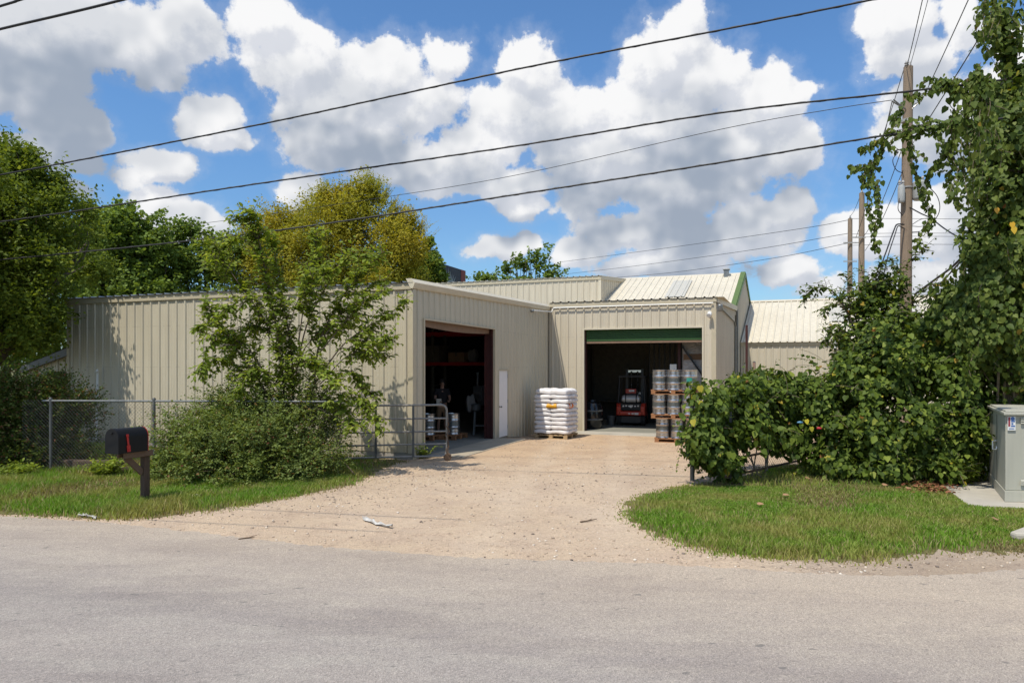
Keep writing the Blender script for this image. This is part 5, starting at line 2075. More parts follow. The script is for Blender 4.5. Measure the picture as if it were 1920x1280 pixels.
m.lathe([(0.101, 0), (0.104, 0.05), (0.085, 0.10), (0.04, 0.125), (0.001, 0.13)], (0, -0.012, 1.665), (0, 0.12, 1), 20)
m.build('hair', M_HAIR, pe, True, world=False)
m = MB()
for sx in (-1, 1):
    m.lathe([(0.001, -.008), (0.009, 0), (0.001, .008)], (sx * 0.032, -0.117, 1.635), (0, 1, 0), 8)
m.build('eyes', M_BLACK, pe, True, world=False)
m = MB()
m.box((0, -0.112, 1.565), (0.045, 0.012, 0.008))
m.build('mouth', M_DKRED, pe, world=False)
m = MB()
for sx in (-1, 1):
    m.lathe([(0.004, -.012), (0.026, 0), (0.004, .012)], (sx * 0.082, -0.01, 1.615), (1, 0, 0), 10)
m.build('ears', M_SKIN, pe, True, world=False)
m = MB()
for sx in (-1, 1):
    m.box((sx * 0.135, -0.075, 0.045), (0.095, 0.28, 0.09))
m.build('shoes', M_BLACK, pe, bevel=0.03, world=False)
rg = MB()
q2 = Vector((pq.x - 0.02, pq.y - 0.36, 1.05))
rg.box(q2 + Vector((-0.05, 0, 0.02)), (0.16, 0.05, 0.22), rz=0.3)
tag(rg.build('clipboard', M_GALV), 'pale clipboard held by the person in the warehouse', 'clipboard')

# ------------------------------------------------------------------ forklift in the loading bay
M_FLRED = plain('forklift_red', (0.48, 0.045, 0.025), 0.4, var=0.12)
M_FLBLK = plain('forklift_dark', (0.014, 0.014, 0.015), 0.5, var=0.25)
M_TANKW = plain('tank_white', (0.55, 0.55, 0.55), 0.4, 0.2, 0.12)
fq = P(1183, 690, 28.2)
fq = Vector((fq.x, fq.y, ZB + 0.013))
fk = thing('forklift', 'red forklift seen from behind with gas tank inside loading bay', 'forklift', fq)
fk.rotation_euler = (0, 0, -TH + math.radians(6))
m = MB()
m.extrude([(-.58, 0.0, .42), (-.52, -.14, .46), (-.52, -.18, .80), (-.55, -.05, .95), (-.55, .5, .95), (-.58, .5, .42)], (0.16, 0, 0))
m.extrude([(.42, 0.0, .42), (.36, -.14, .46), (.36, -.18, .80), (.39, -.05, .95), (.39, .5, .95), (.42, .5, .42)], (0.16, 0, 0))
m.extrude([(-.42, -.02, .42), (-.42, -.20, .46), (-.42, -.22, .60), (-.42, .0, .64), (-.42, .5, .64), (-.42, .5, .42)], (0.84, 0, 0))
m.build('counterweight', M_FLRED, fk, bevel=0.03, world=False)
m = MB()
m.box((0, .15, .80), (0.76, 0.4, 0.28))
for k in range(6):
    m.box((0, -.06, .70 + .04 * k), (0.7, 0.02, 0.02))
m.build('grille', M_FLBLK, fk, bevel=0.01, world=False)
m = MB()
m.box((0, .9, .26), (0.92, 1.9, 0.30))
m.box((0, .25, .30), (1.0, 0.5, 0.2))
m.build('chassis', M_FLBLK, fk, bevel=0.02, world=False)
for x in (-.45, .45):
    for y, r in ((.12, .24), (1.35, .31)):
        m = MB()
        m.lathe([(r * .5, -.09), (r * .92, -.09), (r, -.06), (r, .06), (r * .92, .09), (r * .5, .09)], (x, y, r), (1, 0, 0), 24)
        w_ = m.build('wheel', M_RUBBER, fk, True, world=False)
        m = MB()
        m.lathe([(r * .48, -.095), (r * .2, -.07), (r * .2, .07), (r * .48, .095)], (x, y, r), (1, 0, 0), 16)
        rm = m.build('rim', M_FLRED, w_, True, world=False)
for x in (-.50, .50):
    for y0, y1 in ((.2, .3), (1.15, 1.45)):
        m = MB()
        m.bar((x, y1, .9), (x * .9, y0 + .15, 2.06), 0.042)
        m.build('guard_post', M_FLBLK, fk, world=False)
m = MB()
for k in range(7):
    m.bar((-.46 + .153 * k, .3, 2.08), (-.46 + .153 * k, 1.35, 2.08), 0.03)
for y in (.3, 1.35):
    m.bar((-.5, y, 2.08), (.5, y, 2.08), 0.06)
m.build('overhead_guard', M_FLBLK, fk, world=False)
m = MB()
m.lathe([(.02, -.36), (.10, -.35), (.155, -.30), (.16, -.22), (.16, .22), (.155, .30), (.10, .35), (.02, .36)], (0, .12, 1.13), (1, 0, 0), 24)
tk = m.build('gas_tank', M_TANKW, fk, True, world=False)
m = MB()
for x in (-.2, .2):
    m.lathe([(.165, -.02), (.165, .02)], (x, .12, 1.13), (1, 0, 0), 24)
m.build('strap', M_FLBLK, tk, world=False)
m = MB()
m.box((0, .65, 1.0), (0.5, 0.5, 0.12))
m.box((-.02, .42, 1.32), (0.46, 0.12, 0.5))
m.build('seat', M_FLBLK, fk, bevel=0.05, world=False)
m = MB()
m.lathe([(.17, -.012), (.195, -.012), (.195, .012), (.17, .012)], (-.05, 1.05, 1.25), (0, -.5, 1), 20)
m.bar((-.05, 1.05, 1.24), (-.05, 1.2, .9), .04)
m.build('steering_wheel', M_FLBLK, fk, world=False)
for x in (-.3, .3):
    m = MB()
    m.obox((x - .05, 1.78, .06), (.10, 0, 0), (0, .10, 0), (0, 0, 2.35))
    m.build('mast_rail', M_GALV_DULL, fk, world=False)
m = MB()
for z in (.5, 1.3, 2.3):
    m.box((0, 1.83, z), (.6, .06, .1))
for x in (-.12, .12):
    m.tube([(x, 1.74, .3), (x, 1.74, 2.3)], .03, 8)
m.build('lift_cylinder', M_STEEL, fk, world=False)
m = MB()
for x in (-.3, .2):
    m.box((x, 2.45, .07), (.11, 1.1, .04))
    m.box((x, 1.93, .35), (.11, .05, .6))
m.build('fork', M_FLBLK, fk, world=False)
for x, y, z, w2, h2 in ((-.30, -.015, .30, .09, .10), (-.15, -.015, .31, .10, .10), (.12, -.015, .30, .09, .11), (.30, -.015, .32, .17, .10), (.2, -.015, .19, .24, .05), (.08, -.212, .52, .08, .06), (.22, -.212, .52, .15, .08), (-.05, -.212, .52, .07, .05)):
    m = MB()
    m.box((x, y, z), (w2, .008, h2))
    m.build('decal', M_TANKW, fk, world=False)
m = MB()
m.lathe([(.055, 0), (.055, .03)], (0, -.07, .82), (0, -1, 0), 16)
m.build('tail_badge', M_TANKW, fk, world=False)
for k in range(6):
    m = MB()
    m.box((-.28 + .11 * k, -.075, .83 + .012 * (k % 2)), (.06, .01, .06))
    m.build('decal', M_TANKW, fk, world=False)
m = MB()
m.box((-.03, .34, 1.45), (.40, .03, .20))
m.build('seat_panel', M_FLRED, fk, bevel=0.01, world=False)
m = MB()
m.box((-.0, .318, 1.47), (.2, .012, .08))
m.build('warning_plate', M_WHITE, fk, world=False)
fk.scale = (1.07, 1.0, 0.95)

# other things in the bay
q = P(1110, 690, 26.9)
dz_ = ZB + 0.013
dk = thing('plastic_drum', 'shiny black plastic drum just inside the loading bay', 'drum', (q.x, q.y, dz_))
M_GLOSSBLK = plain('gloss_black', (0.012, 0.012, 0.013), 0.14, var=0.2)
m = MB()
m.lathe([(.28, 0), (.36, .03), (.40, .2), (.41, .5), (.40, .8), (.34, .98), (.16, 1.04), (.15, 1.1), (.01, 1.1)], (q.x, q.y, dz_), Z, 28)
m.build('shell', M_GLOSSBLK, dk, True)
m = MB()
m.lathe([(.418, .33), (.43, .36), (.418, .39)], (q.x, q.y, dz_), Z, 28)
m.lathe([(.416, .66), (.428, .69), (.416, .72)], (q.x, q.y, dz_), Z, 28)
m.build('hoop', M_GALV_DULL, dk, True)
q = P(1146, 690, 28.5)
bk = thing('bucket', 'grey plastic bucket on the bay floor left of the forklift', 'bucket', (q.x, q.y, dz_))
m = MB()
m.lathe([(.13, 0), (.17, .36), (.18, .36), (.18, .38), (.16, .38), (.125, .02)], (q.x, q.y, dz_), Z, 20)
m.build('pail', M_GALV_DULL, bk, True)
m = MB()
m.tube([(q.x + .17 * math.cos(t), q.y - .05 * math.sin(t), dz_ + .36 + .0 - .12 * math.sin(t)) for t in [k * math.pi / 8 for k in range(9)]], .006, 6)
m.build('handle', M_GALV, bk, True)
# foil wrapped bales against the right side of the bay
M_FOIL = None
t = NT('silver_foil')
pz = wpos(t)
f = t.noise(t.scale(pz, (1, 1, 3.5)), 4.0, 5, 0.6, 1.0)
M_FOIL = t.out(t.bsdf(t.ramp(f, [(0.3, (0.30, 0.28, 0.26, 1)), (0.7, (0.58, 0.55, 0.52, 1))]), 0.45, 0.3, f, 0.8, 0.06))
fl_ = thing('foil_bale', 'silver foil wrapped bale leaning inside right edge of loading bay', 'bale', C2 + U * 5.2 + V_ * 1.2 + Z * ZB)
m = MB()
m.obox(C2 + U * 4.75 + V_ * 1.15 + Z * (ZB + 0.014), U * 0.95, V_ * 0.5, Z * 3.35)
o = m.build('bale', M_FOIL, fl_, bevel=0.05)
m = MB()
m.obox(C2 + U * 4.80 + V_ * 1.135 + Z * 2.45, U * 0.9, V_ * 0.02, Z * 0.22)
m.build('orange_band', M_CARD, fl_)
m = MB()
m.bar(C2 + U * 4.76 + V_ * 1.08 + Z * 2.95, C2 + U * 5.72 + V_ * 1.08 + Z * 1.55, 0.06)
m.build('diagonal_strut', M_BLACK, fl_)
m = MB()
m.obox(C2 + U * 4.60 + V_ * 1.1 + Z * (ZB + 0.014), U * 0.10, V_ * 0.10, Z * 3.5)
m.build('upright', M_RED_STEEL, fl_)
wp = thing('white_panel', 'white board standing just left of the foil bale', 'board', C2 + U * 4.4 + V_ * 1.0 + Z * ZB)
m = MB()
m.obox(C2 + U * 4.33 + V_ * 1.0 + Z * (ZB + 0.014), U * 0.24, V_ * 0.04, Z * 2.46)
m.build('board', M_WHITE, wp, bevel=0.004)
m = MB()
for z in (.3, 2.0):
    m.obox(C2 + U * 4.35 + V_ * 0.985 + Z * z, U * 0.2, V_ * 0.012, Z * 0.03)
m.build('batten', M_WHITE, wp)
m = MB()
sv = thing('steel_cabinet', 'tall dark cabinet behind the forklift in the loading bay', 'cabinet', C2 + U * 3.6 + V_ * 5.0 + Z * ZB)
m.obox(C2 + U * 2.9 + V_ * 5.0 + Z * (ZB + 0.014), U * 1.4, V_ * 0.6, Z * 3.4)
m.build('body', M_FLBLK, sv, bevel=0.01)
m = MB()
for k in range(6):
    m.obox(C2 + U * (2.95 + k * 0.22) + V_ * 4.98 + Z * 1.9, U * 0.14, V_ * 0.018, Z * 1.3)
m.build('ribbed_door', M_INNER_TAN, sv)
m = MB()
m.obox(C2 + U * 2.0 + V_ * 3.4 + Z * (ZB + 0.014), U * 0.9, V_ * 0.7, Z * 0.75)
tb2 = thing('work_bench', 'dim workbench at the back of the loading bay', 'bench', C2 + U * 1.6 + V_ * 5.2 + Z * ZB)
m = MB()
bq = C2 + U * 0.6 + V_ * 5.2
m.obox(bq + Z * (ZB + 0.85), U * 1.7, V_ * 0.7, Z * 0.05)
m.build('bench_top', M_INNER_TAN, tb2)
for du, dv in ((0, 0), (1.62, 0), (0, .62), (1.62, .62)):
    m = MB()
    m.obox(bq + U * du + V_ * dv + Z * (ZB + 0.014), U * .08, V_ * .08, Z * .834)
    m.build('leg', M_INNER_TAN, tb2)

# ------------------------------------------------------------------ posts behind the hedge
ps = thing('steel_post', 'dark red steel post rising behind the vine hedge', 'post', P(1400, 690, 27.0) - Z * EYE)
m = MB()
q = P(1400, 690, 27.0)
q.z = -0.2
m.tube([q, P(1400, 611, 27.0)], 0.045, 10)
m.build('tube', M_RED_STEEL, ps, True)
m = MB()
m.lathe([(.05, 0), (.05, .02), (.01, .04)], P(1400, 611, 27.0), Z, 10)
m.build('cap', M_RED_STEEL, ps, True)
ps = thing('bollard', 'short pinkish post by the wall of the low wing', 'post', P(1415, 690, 28.5) - Z * EYE)
m = MB()
q = P(1415, 690, 28.5)
q.z = -0.2
m.tube([q, P(1414, 679, 28.5)], 0.06, 10)
m.build('tube', plain('faded_red', (0.30, 0.20, 0.16), 0.6), ps, True)
m = MB()
m.lathe([(.062, 0), (.055, .03), (.01, .05)], P(1414, 679, 28.5), Z, 10)
m.build('cap', M_GALV_DULL, ps, True)

# ------------------------------------------------------------------ billboard far behind
M_BBDARK = plain('billboard_dark', (0.022, 0.022, 0.034), 0.6, var=0.35, scale=1.2)
M_BBRED = plain('billboard_red', (0.22, 0.03, 0.02), 0.6, var=0.2)
bb = thing('billboard', 'dark billboard with red edge seen beyond the warehouse roof', 'billboard', P(848, 690, 62) - Z * EYE)
b0, b1 = P(790, 484, 56), P(873, 508, 64)
hd_ = Vector((b1.x - b0.x, b1.y - b0.y, 0))
zt_, zb_ = b1.z, b1.z - 4.2
bn = Vector((hd_.y, -hd_.x, 0)).normalized()
m = MB()
bo = Vector((b0.x, b0.y, zb_))
m.obox(bo, hd_, -bn * 0.3, Z * (zt_ - zb_))
m.build('panel', M_BBDARK, bb)
m = MB()
m.obox(bo + hd_ * 0.88 + bn * 0.02, hd_ * 0.115, -bn * 0.019, Z * (zt_ - zb_))
m.build('red_border', M_BBRED, bb)
m = MB()
rr = random.Random(4)
for k in range(11):
    a = math.radians(20 + 14 * k)
    c_ = bo + hd_ * 0.62 + Z * 2.2 + bn * 0.02
    ax = hd_.normalized()
    l = 1.0 + 0.5 * rr.random()
    d1 = ax * math.cos(a) + Z * math.sin(a)
    d2 = ax * -math.sin(a) + Z * math.cos(a)
    m.extrude([c_ + d1 * 0.5 + d2 * 0.13, c_ + d1 * (0.5 + l), c_ + d1 * 0.5 - d2 * 0.13], -bn * 0.015)
m.extrude([c_ + ax * 0.3 * math.cos(t) + Z * 0.45 * math.sin(t) for t in [k * math.pi / 8 for k in range(16)]], -bn * 0.015)
m.extrude([bo + hd_ * 0.84 + bn * 0.02 + Z * 0.5, bo + hd_ * 0.88 + bn * 0.02 + Z * 0.5, bo + hd_ * 0.875 + bn * 0.02 + Z * 3.4], -bn * 0.015)
m.build('pale_emblem', M_GALV, bb)
m = MB()
m.tube([bo + hd_ * 0.5 - bn * 0.5 - Z * zb_, bo + hd_ * 0.5 - bn * 0.5], 0.35, 12)
m.build('mast', M_GALV_DULL, bb, True)
# ------------------------------------------------------------------ poles and overhead lines
M_CABLE = plain('black_cable', (0.012, 0.012, 0.013), 0.6)
M_INSUL = plain('porcelain', (0.35, 0.34, 0.33), 0.3)
M_TRANS = plain('transformer_grey', (0.34, 0.35, 0.345), 0.6, 0.0, 0.15)


def fitted(pxs, base, dirv):
    """3d points above a straight ground track that pass through the photo positions"""
    out = []
    for px, py in pxs:
        k = (px - CX) / F
        t = (k * base.y - base.x) / (dirv.x - k * dirv.y)
        q = base + dirv * t
        out.append(Vector((q.x, q.y, EYE + (HY - py) / F * q.y)))
    return out


def spline(pts, n=10):
    out = []
    p = [pts[0] * 2 - pts[1]] + pts + [pts[-1] * 2 - pts[-2]]
    for i in range(1, len(p) - 2):
        for k in range(n):
            t = k / n
            a, b, c, d = p[i - 1], p[i], p[i + 1], p[i + 2]
            out.append(0.5 * ((2 * b) + (c - a) * t + (2 * a - 5 * b + 4 * c - d) * t * t + (3 * b - a - 3 * c + d) * t ** 3))
    out.append(pts[-1])
    return out


def cable(name, label, pts, r, cat='cable', group=None, twist=False, n=10):
    m = MB()
    sp = spline(pts, n)
    m.tube(sp, r, 6)
    if twist:
        # a lashed messenger wire winds round the bundle
        L = 0
        hel = []
        dens = []
        for a, b in zip(sp[:-1], sp[1:]):
            k = max(1, int((b - a).length / 0.06))
            for j in range(k):
                dens.append(a.lerp(b, j / k))
        for i, p in enumerate(dens):
            ph = i * 0.06 / 0.5 * 6.28
            hel.append(p + Vector((0.3 * math.cos(ph), 0.3 * math.cos(ph), math.sin(ph))) * r * 1.0)
        m.tube(hel, r * 0.45, 4)
    return tag(m.build(name, M_CABLE, None, True), label, cat, group)


cd = Vector((0.968, -0.252, 0))
b1 = Vector((0, 11.06, 0))
b2 = Vector((0, 11.56, 0))
b3 = Vector((0, 13.94, 0))
cable('overhead_cable', 'thick twisted cable crossing the top of the sky, highest of the long crossing cables',
      fitted([(-260, 368), (0, 328), (480, 235), (960, 132), (1350, 57), (1635, 0), (1900, -56)], b1, cd), 0.0135, twist=True)
cable('overhead_cable', 'thick twisted cable sloping past the top of the wooden pole into the vines',
      fitted([(-260, 446), (0, 416), (480, 345), (960, 275), (1350, 212), (1700, 172), (1880, 150)], b2, cd), 0.0135, twist=True)
cable('overhead_cable', 'thick low cable passing just over the warehouse and behind the sapling top',
      fitted([(-260, 504), (0, 487), (480, 437), (960, 366), (1350, 305), (1530, 275), (1730, 243), (1880, 222)], b3, cd), 0.0165, twist=True)
tp = Vector((11.45, 21.0, 0))
td = (Vector((-21, 40.5, 0)) - tp).normalized()
cable('overhead_wire', 'single thin wire running from the wooden pole down behind the ochre tree',
      fitted([(280, 431), (440, 411), (700, 373), (960, 330), (1350, 243), (1560, 205), (1672, 188)], tp, td), 0.011)
cable('overhead_cable', 'short stretch of cable crossing the upper left corner of the sky',
      fitted([(-300, 127), (0, 55), (120, 27), (230, 0), (420, -50)], Vector((0, 6.4, 0)), cd), 0.014)
cable('overhead_cable', 'tiny stretch of cable cutting the very corner of the sky at upper left',
      fitted([(-300, 100), (0, 12), (38, 0), (200, -50)], Vector((0, 5.6, 0)), cd), 0.012)


def upole(label, px, Y, top_py, r0, r1, lean=0.0):
    q = P(px, 690, Y)
    base = Vector((q.x, q.y, -0.15))
    tpv = P(px, top_py, Y)
    t = thing('utility_pole', label, 'pole', base, 'utility poles of the line behind the vines')
    m = MB()
    hh = tpv.z - base.z
    m.tube([base + Vector((-lean * hh * (1 - k / 6), 0, hh * k / 6)) for k in range(7)], [r1 + (r0 - r1) * (1 - k / 6) for k in range(7)], 14)
    m.build('shaft', M_POLE, t, True)
    return t, tpv


p1, t1 = upole('weathered wooden utility pole with grey transformers beside the vine mass', 1703, 21.0, 126, 0.20, 0.13, 0.012)
m = MB()
m.lathe([(0.025, 0), (0.03, .05), (0.06, .07), (0.03, .11), (0.065, .13), (0.03, .18), (0.02, .22)], t1 + Vector((-.08, -.05, -.04)), Z, 10)
m.lathe([(0.025, 0), (0.05, .03), (0.02, .16)], t1 + Vector((.02, -.05, -.02)), Z, 10)
m.build('top_insulator', M_INSUL, p1, True)
# side brackets
m = MB()
for (ax, ay, bx, by) in ((1698, 205, 1672, 190), (1698, 205, 1675, 187), (1703, 200, 1727, 190), (1706, 208, 1730, 186), (1692, 281, 1680, 281), (1708, 237, 1735, 233)):
    m.tube([P(ax, ay, 20.9), P(bx, by, 20.85)], 0.02, 6)
m.lathe([(.03, -.06), (.06, -.02), (.03, 0), (.06, .03), (.03, .09)], P(1680, 284, 20.85), Z, 10)
m.lathe([(.03, -.06), (.06, -.02), (.03, 0), (.06, .03), (.03, .09)], P(1735, 233, 20.85), Z, 10)
m.build('bracket', M_GALV, p1, True)
m = MB()
m.lathe([(.165, -.04), (.168, .04)], P(1701, 227, 21.0), Z, 14)
m.build('steel_band', M_INSUL, p1, True)
m = MB()
m.lathe([(.175, -.02), (.178, .02)], P(1700, 352, 21.0), Z, 14)
m.build('steel_band', M_INSUL, p1, True)
for px, pyt, pyb, r in ((1724, 340, 375, 0.19), (1690, 348, 380, 0.10)):
    c = P(px, pyb, 20.85)
    hh = (pyb - pyt) / F * 20.85
    m = MB()
    m.lathe([(r * .8, 0), (r * .96, .03), (r, .06), (r, hh - .05), (r * .8, hh), (r * .2, hh + .03)], c, Z, 20)
    tr = m.build('transformer', M_TRANS, p1, True)
    m = MB()
    for s in (-1, 1):
        m.lathe([(.03, 0), (.045, .04), (.025, .06), (.045, .1), (.02, .16)], c + Vector((s * r * .5, 0, hh)), Z, 8)
    m.bar(c + Z * hh * .75, Vector((P(1701, 0, 21).x, 20.98, c.z + hh * .75)), .05)
    m.bar(c + Z * hh * .2, Vector((P(1701, 0, 21).x, 20.98, c.z + hh * .2)), .05)
    m.build('bushing', M_INSUL, tr, True)
m = MB()
m.tube(spline([P(1685, 285, 20.8), P(1674, 300, 20.7), P(1680, 318, 20.75), P(1693, 325, 20.85)]), 0.012, 5)
m.tube(spline([P(1736, 345, 20.8), P(1758, 370, 20.7), P(1760, 400, 20.7), P(1735, 430, 20.8), P(1706, 436, 20.9)]), 0.012, 5)
m.tube(spline([P(1686, 372, 20.8), P(1684, 392, 20.75), P(1692, 404, 20.85)]), 0.012, 5)
m.tube(spline([P(1706, 424, 20.9), P(1725, 412, 20.8), P(1740, 409, 20.8)]), 0.010, 5)
m.tube(spline([P(1708, 424, 20.9), P(1730, 424, 20.8), P(1742, 411, 20.8)]), 0.010, 5)
m.build('jumper_wire', M_CABLE, p1, True)
p2, t2 = upole('second bare pole of the line, taller of the two behind the mid shrub', 1616, 36.1, 362, 0.19, 0.13, 0.006)
m = MB()
m.lathe([(0.03, 0), (0.07, .06), (0.03, .2)], t2 - Z * 0.02, Z, 10)
m.bar(P(1616, 445, 35.9) - Vector((.5, 0, 0)), P(1616, 445, 35.9) + Vector((.2, 0, 0)), .06)
m.build('insulator', M_INSUL, p2, True)
p3, t3 = upole('reddish far pole of the line, leftmost and shortest in view', 1594, 42.3, 410, 0.18, 0.13, 0.004)
m = MB()
m.lathe([(0.03, 0), (0.07, .06), (0.03, .2)], t3 - Z * 0.02, Z, 10)
m.bar(P(1594, 455, 42.1) - Vector((.4, 0, 0)), P(1594, 455, 42.1) + Vector((.5, 0, 0)), .06)
m.bar(P(1594, 490, 42.1) - Vector((.4, 0, 0)), P(1594, 490, 42.1) + Vector((.4, 0, 0)), .06)
m.build('insulator', M_INSUL, p3, True)
# wires along the pole line, towards the road and away from it
g_l = 'wires along the line of poles'


def seg(a, b, sag=0.15, n=6):
    return [a.lerp(b, k / n) - Z * (sag * 4 * (k / n) * (1 - k / n)) for k in range(n + 1)]


def toward(px0, py0, px1, py1, Y0):
    """from the pole towards the road at constant height, leaving the picture at (px1, py1)"""
    a = P(px0, py0, Y0)
    Y1 = (a.z - EYE) * F / (HY - py1)
    b = P(px1, py1, Y1)
    return a, a + (b - a) * 2.6


for px0, py0, px1, py1, lab, r in ((1700, 128, 1728, 0, 'thin wire leaving the pole top towards the road, left one of the pair', 0.011),
                                   (1706, 126, 1738, 0, 'thinner wire leaving the pole top beside its twin', 0.008),
                                   (1729, 188, 1812, 0, 'wire rising from the right bracket of the wooden pole towards the road', 0.012),
                                   (1736, 232, 1862, 20, 'wire running from the lower insulator of the wooden pole into the vine top', 0.015)):
    a, b = toward(px0, py0, px1, py1, 20.9)
    cable('pole_wire', lab, seg(a, b, 0.1), r, 'wire', g_l)
for lab, a, b, s in (('wire from the wooden pole top down to the second pole', t1 + Vector((-.08, 0, .1)), t2 + Z * .15, .25),
                     ('wire from the left bracket of the wooden pole to the second pole', P(1673, 189, 20.85), P(1605, 445, 35.9), .3),
                     ('wire from the lower left bracket of the wooden pole to the second pole', P(1689, 285, 20.85), P(1618, 445, 35.9), .3),
                     ('lowest wire from the wooden pole transformer towards the second pole', P(1693, 320, 20.85), P(1622, 470, 36.0), .2),
                     ('wire joining the tops of the two far poles', t2 + Z * .15, t3 + Z * .15, .2)):
    cable('pole_wire', lab, seg(a, b, s), 0.012, 'wire', g_l)
for lab, pts in (('faint far wire above the gabled shed roof', [P(1594, 437, 42.2), P(1400, 470, 52), P(1180, 500, 66), P(1050, 515, 80)]),
                 ('faint far wire just under its neighbour above the gabled shed', [P(1594, 455, 42.2), P(1450, 484, 48), P(1250, 512, 58), P(1100, 524, 68)]),
                 ('highest faint far wire left of the far poles', [P(1594, 412, 42.2), P(1500, 429, 46), P(1250, 465, 58), P(1045, 492, 75)])):
    cable('far_wire', lab, pts, 0.016, 'wire', 'far wires crossing behind the sheds')
for lab, y in (('far level wire right of the wooden pole, topmost of four', 410), ('far level wire right of the wooden pole, second of four', 437), ('far level wire right of the wooden pole, third of four', 443), ('far level wire right of the wooden pole, lowest of four', 458)):
    cable('far_wire', lab, [P(1594, y + (2 if y > 430 else 0), 60), P(1700, y, 60), P(1850, y + 1, 60), P(2000, y + 3, 60)], 0.017, 'wire', 'far wires crossing behind the sheds')
# service drops off the wooden pole
for lab, pts, r in (('black service cable dropping from the wooden pole into the mid shrub', [P(1695, 421, 20.85), P(1682, 421, 20.6), P(1676, 432, 20.4), P(1664, 465, 20), P(1652, 500, 19.6), P(1645, 540, 19.2)], 0.022),
                    ('second black service cable falling beside its twin left of the pole', [P(1694, 428, 20.85), P(1684, 424, 20.6), P(1678, 440, 20.4), P(1668, 470, 20), P(1660, 500, 19.6), P(1652, 545, 19.2)], 0.016),
                    ('black cable from the pole sagging right into the vine column', [P(1704, 388, 20.9), P(1726, 400, 20.4), P(1745, 409, 20), P(1770, 428, 19), P(1800, 446, 17.5), P(1840, 462, 15)], 0.018),
                    ('dark cable curving from mid shrub up into vine column', [P(1715, 552, 18.5), P(1745, 530, 17.5), P(1770, 512, 16.5), P(1790, 496, 15.5), P(1830, 455, 14.5)], 0.026),
                    ('lower dark cable curving beside its twin into the vine column', [P(1705, 572, 18.5), P(1735, 556, 17.5), P(1765, 530, 16.5), P(1785, 508, 15.5), P(1820, 470, 14.5)], 0.018)):
    cable('service_cable', lab, pts, r, 'cable', 'service cables around the wooden pole')
# the pole that carries the vines
p4 = thing('vine_pole', 'utility pole wholly wrapped in climbing vines behind the cabinet', 'pole', P(1892, 690, 13.4) - Z * EYE)
m = MB()
q = P(1892, 690, 13.4)
q.z = -0.1
m.tube([q, Vector((q.x, q.y, 8.3))], [0.17, 0.13], 12)
m.build('shaft', M_POLE, p4, True)
m = MB()
m.bar(Vector((q.x - .4, q.y - .1, 7.3)), Vector((q.x + .4, q.y - .1, 7.3)), .09)
m.build('cross_arm', M_POLE, p4)
# ------------------------------------------------------------------ vegetation
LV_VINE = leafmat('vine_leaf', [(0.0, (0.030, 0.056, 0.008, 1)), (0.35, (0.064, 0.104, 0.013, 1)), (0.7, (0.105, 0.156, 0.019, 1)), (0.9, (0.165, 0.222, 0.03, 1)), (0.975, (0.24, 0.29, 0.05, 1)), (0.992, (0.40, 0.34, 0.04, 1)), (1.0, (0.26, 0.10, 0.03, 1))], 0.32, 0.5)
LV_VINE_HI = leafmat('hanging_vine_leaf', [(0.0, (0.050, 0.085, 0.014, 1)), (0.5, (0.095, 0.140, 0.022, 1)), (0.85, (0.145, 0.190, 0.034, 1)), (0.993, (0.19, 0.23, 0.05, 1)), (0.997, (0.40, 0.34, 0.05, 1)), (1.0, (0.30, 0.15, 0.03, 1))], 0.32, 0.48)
LV_ELM = leafmat('elm_leaf', [(0.0, (0.12, 0.17, 0.020, 1)), (0.5, (0.20, 0.275, 0.034, 1)), (0.85, (0.28, 0.36, 0.052, 1)), (1.0, (0.36, 0.40, 0.07, 1))], 0.45, 0.5)
LV_BUSH = leafmat('bush_leaf', [(0.0, (0.085, 0.12, 0.035, 1)), (0.5, (0.14, 0.19, 0.052, 1)), (0.85, (0.205, 0.265, 0.075, 1)), (0.955, (0.28, 0.33, 0.11, 1)), (0.968, (0.26, 0.09, 0.05, 1)), (1.0, (0.18, 0.06, 0.04, 1))], 0.34, 0.55, patch=(1.7, (0.20, 0.26, 0.05, 1)))
LV_BUSHD = leafmat('dark_bush_leaf', [(0.0, (0.045, 0.075, 0.014, 1)), (0.55, (0.09, 0.13, 0.024, 1)), (0.82, (0.14, 0.18, 0.036, 1)), (0.90, (0.20, 0.12, 0.06, 1)), (1.0, (0.22, 0.09, 0.055, 1))], 0.30, 0.55)
LV_MAPLE = leafmat('broad_tree_leaf', [(0.0, (0.080, 0.122, 0.015, 1)), (0.5, (0.126, 0.178, 0.022, 1)), (0.85, (0.18, 0.24, 0.032, 1)), (1.0, (0.25, 0.29, 0.042, 1))], 0.40, 0.55)
LV_DARK = leafmat('dark_tree_leaf', [(0.0, (0.095, 0.150, 0.030, 1)), (0.5, (0.150, 0.225, 0.042, 1)), (0.9, (0.22, 0.31, 0.06, 1)), (1.0, (0.27, 0.35, 0.07, 1))], 0.38, 0.55)
LV_OCHRE = leafmat('turning_tree_leaf', [(0.0, (0.24, 0.215, 0.026, 1)), (0.4, (0.36, 0.32, 0.038, 1)), (0.75, (0.46, 0.40, 0.05, 1)), (0.9, (0.52, 0.42, 0.055, 1)), (1.0, (0.28, 0.31, 0.045, 1))], 0.45, 0.55, patch=(0.30, (0.26, 0.30, 0.04, 1)))
M_BARK = wood_mat('bark', (0.115, 0.09, 0.07), 0.4, along=(5, 5, 1))
M_TWIGB = plain('twig_bark', (0.12, 0.085, 0.06), 0.85, var=0.3)
M_VINESTEM = plain('vine_stem', (0.17, 0.135, 0.085), 0.8, var=0.3)


def rand_dirs(r, n):
    v = r.normal(0, 1, (n, 3))
    return v / np.linalg.norm(v, axis=1, keepdims=True)


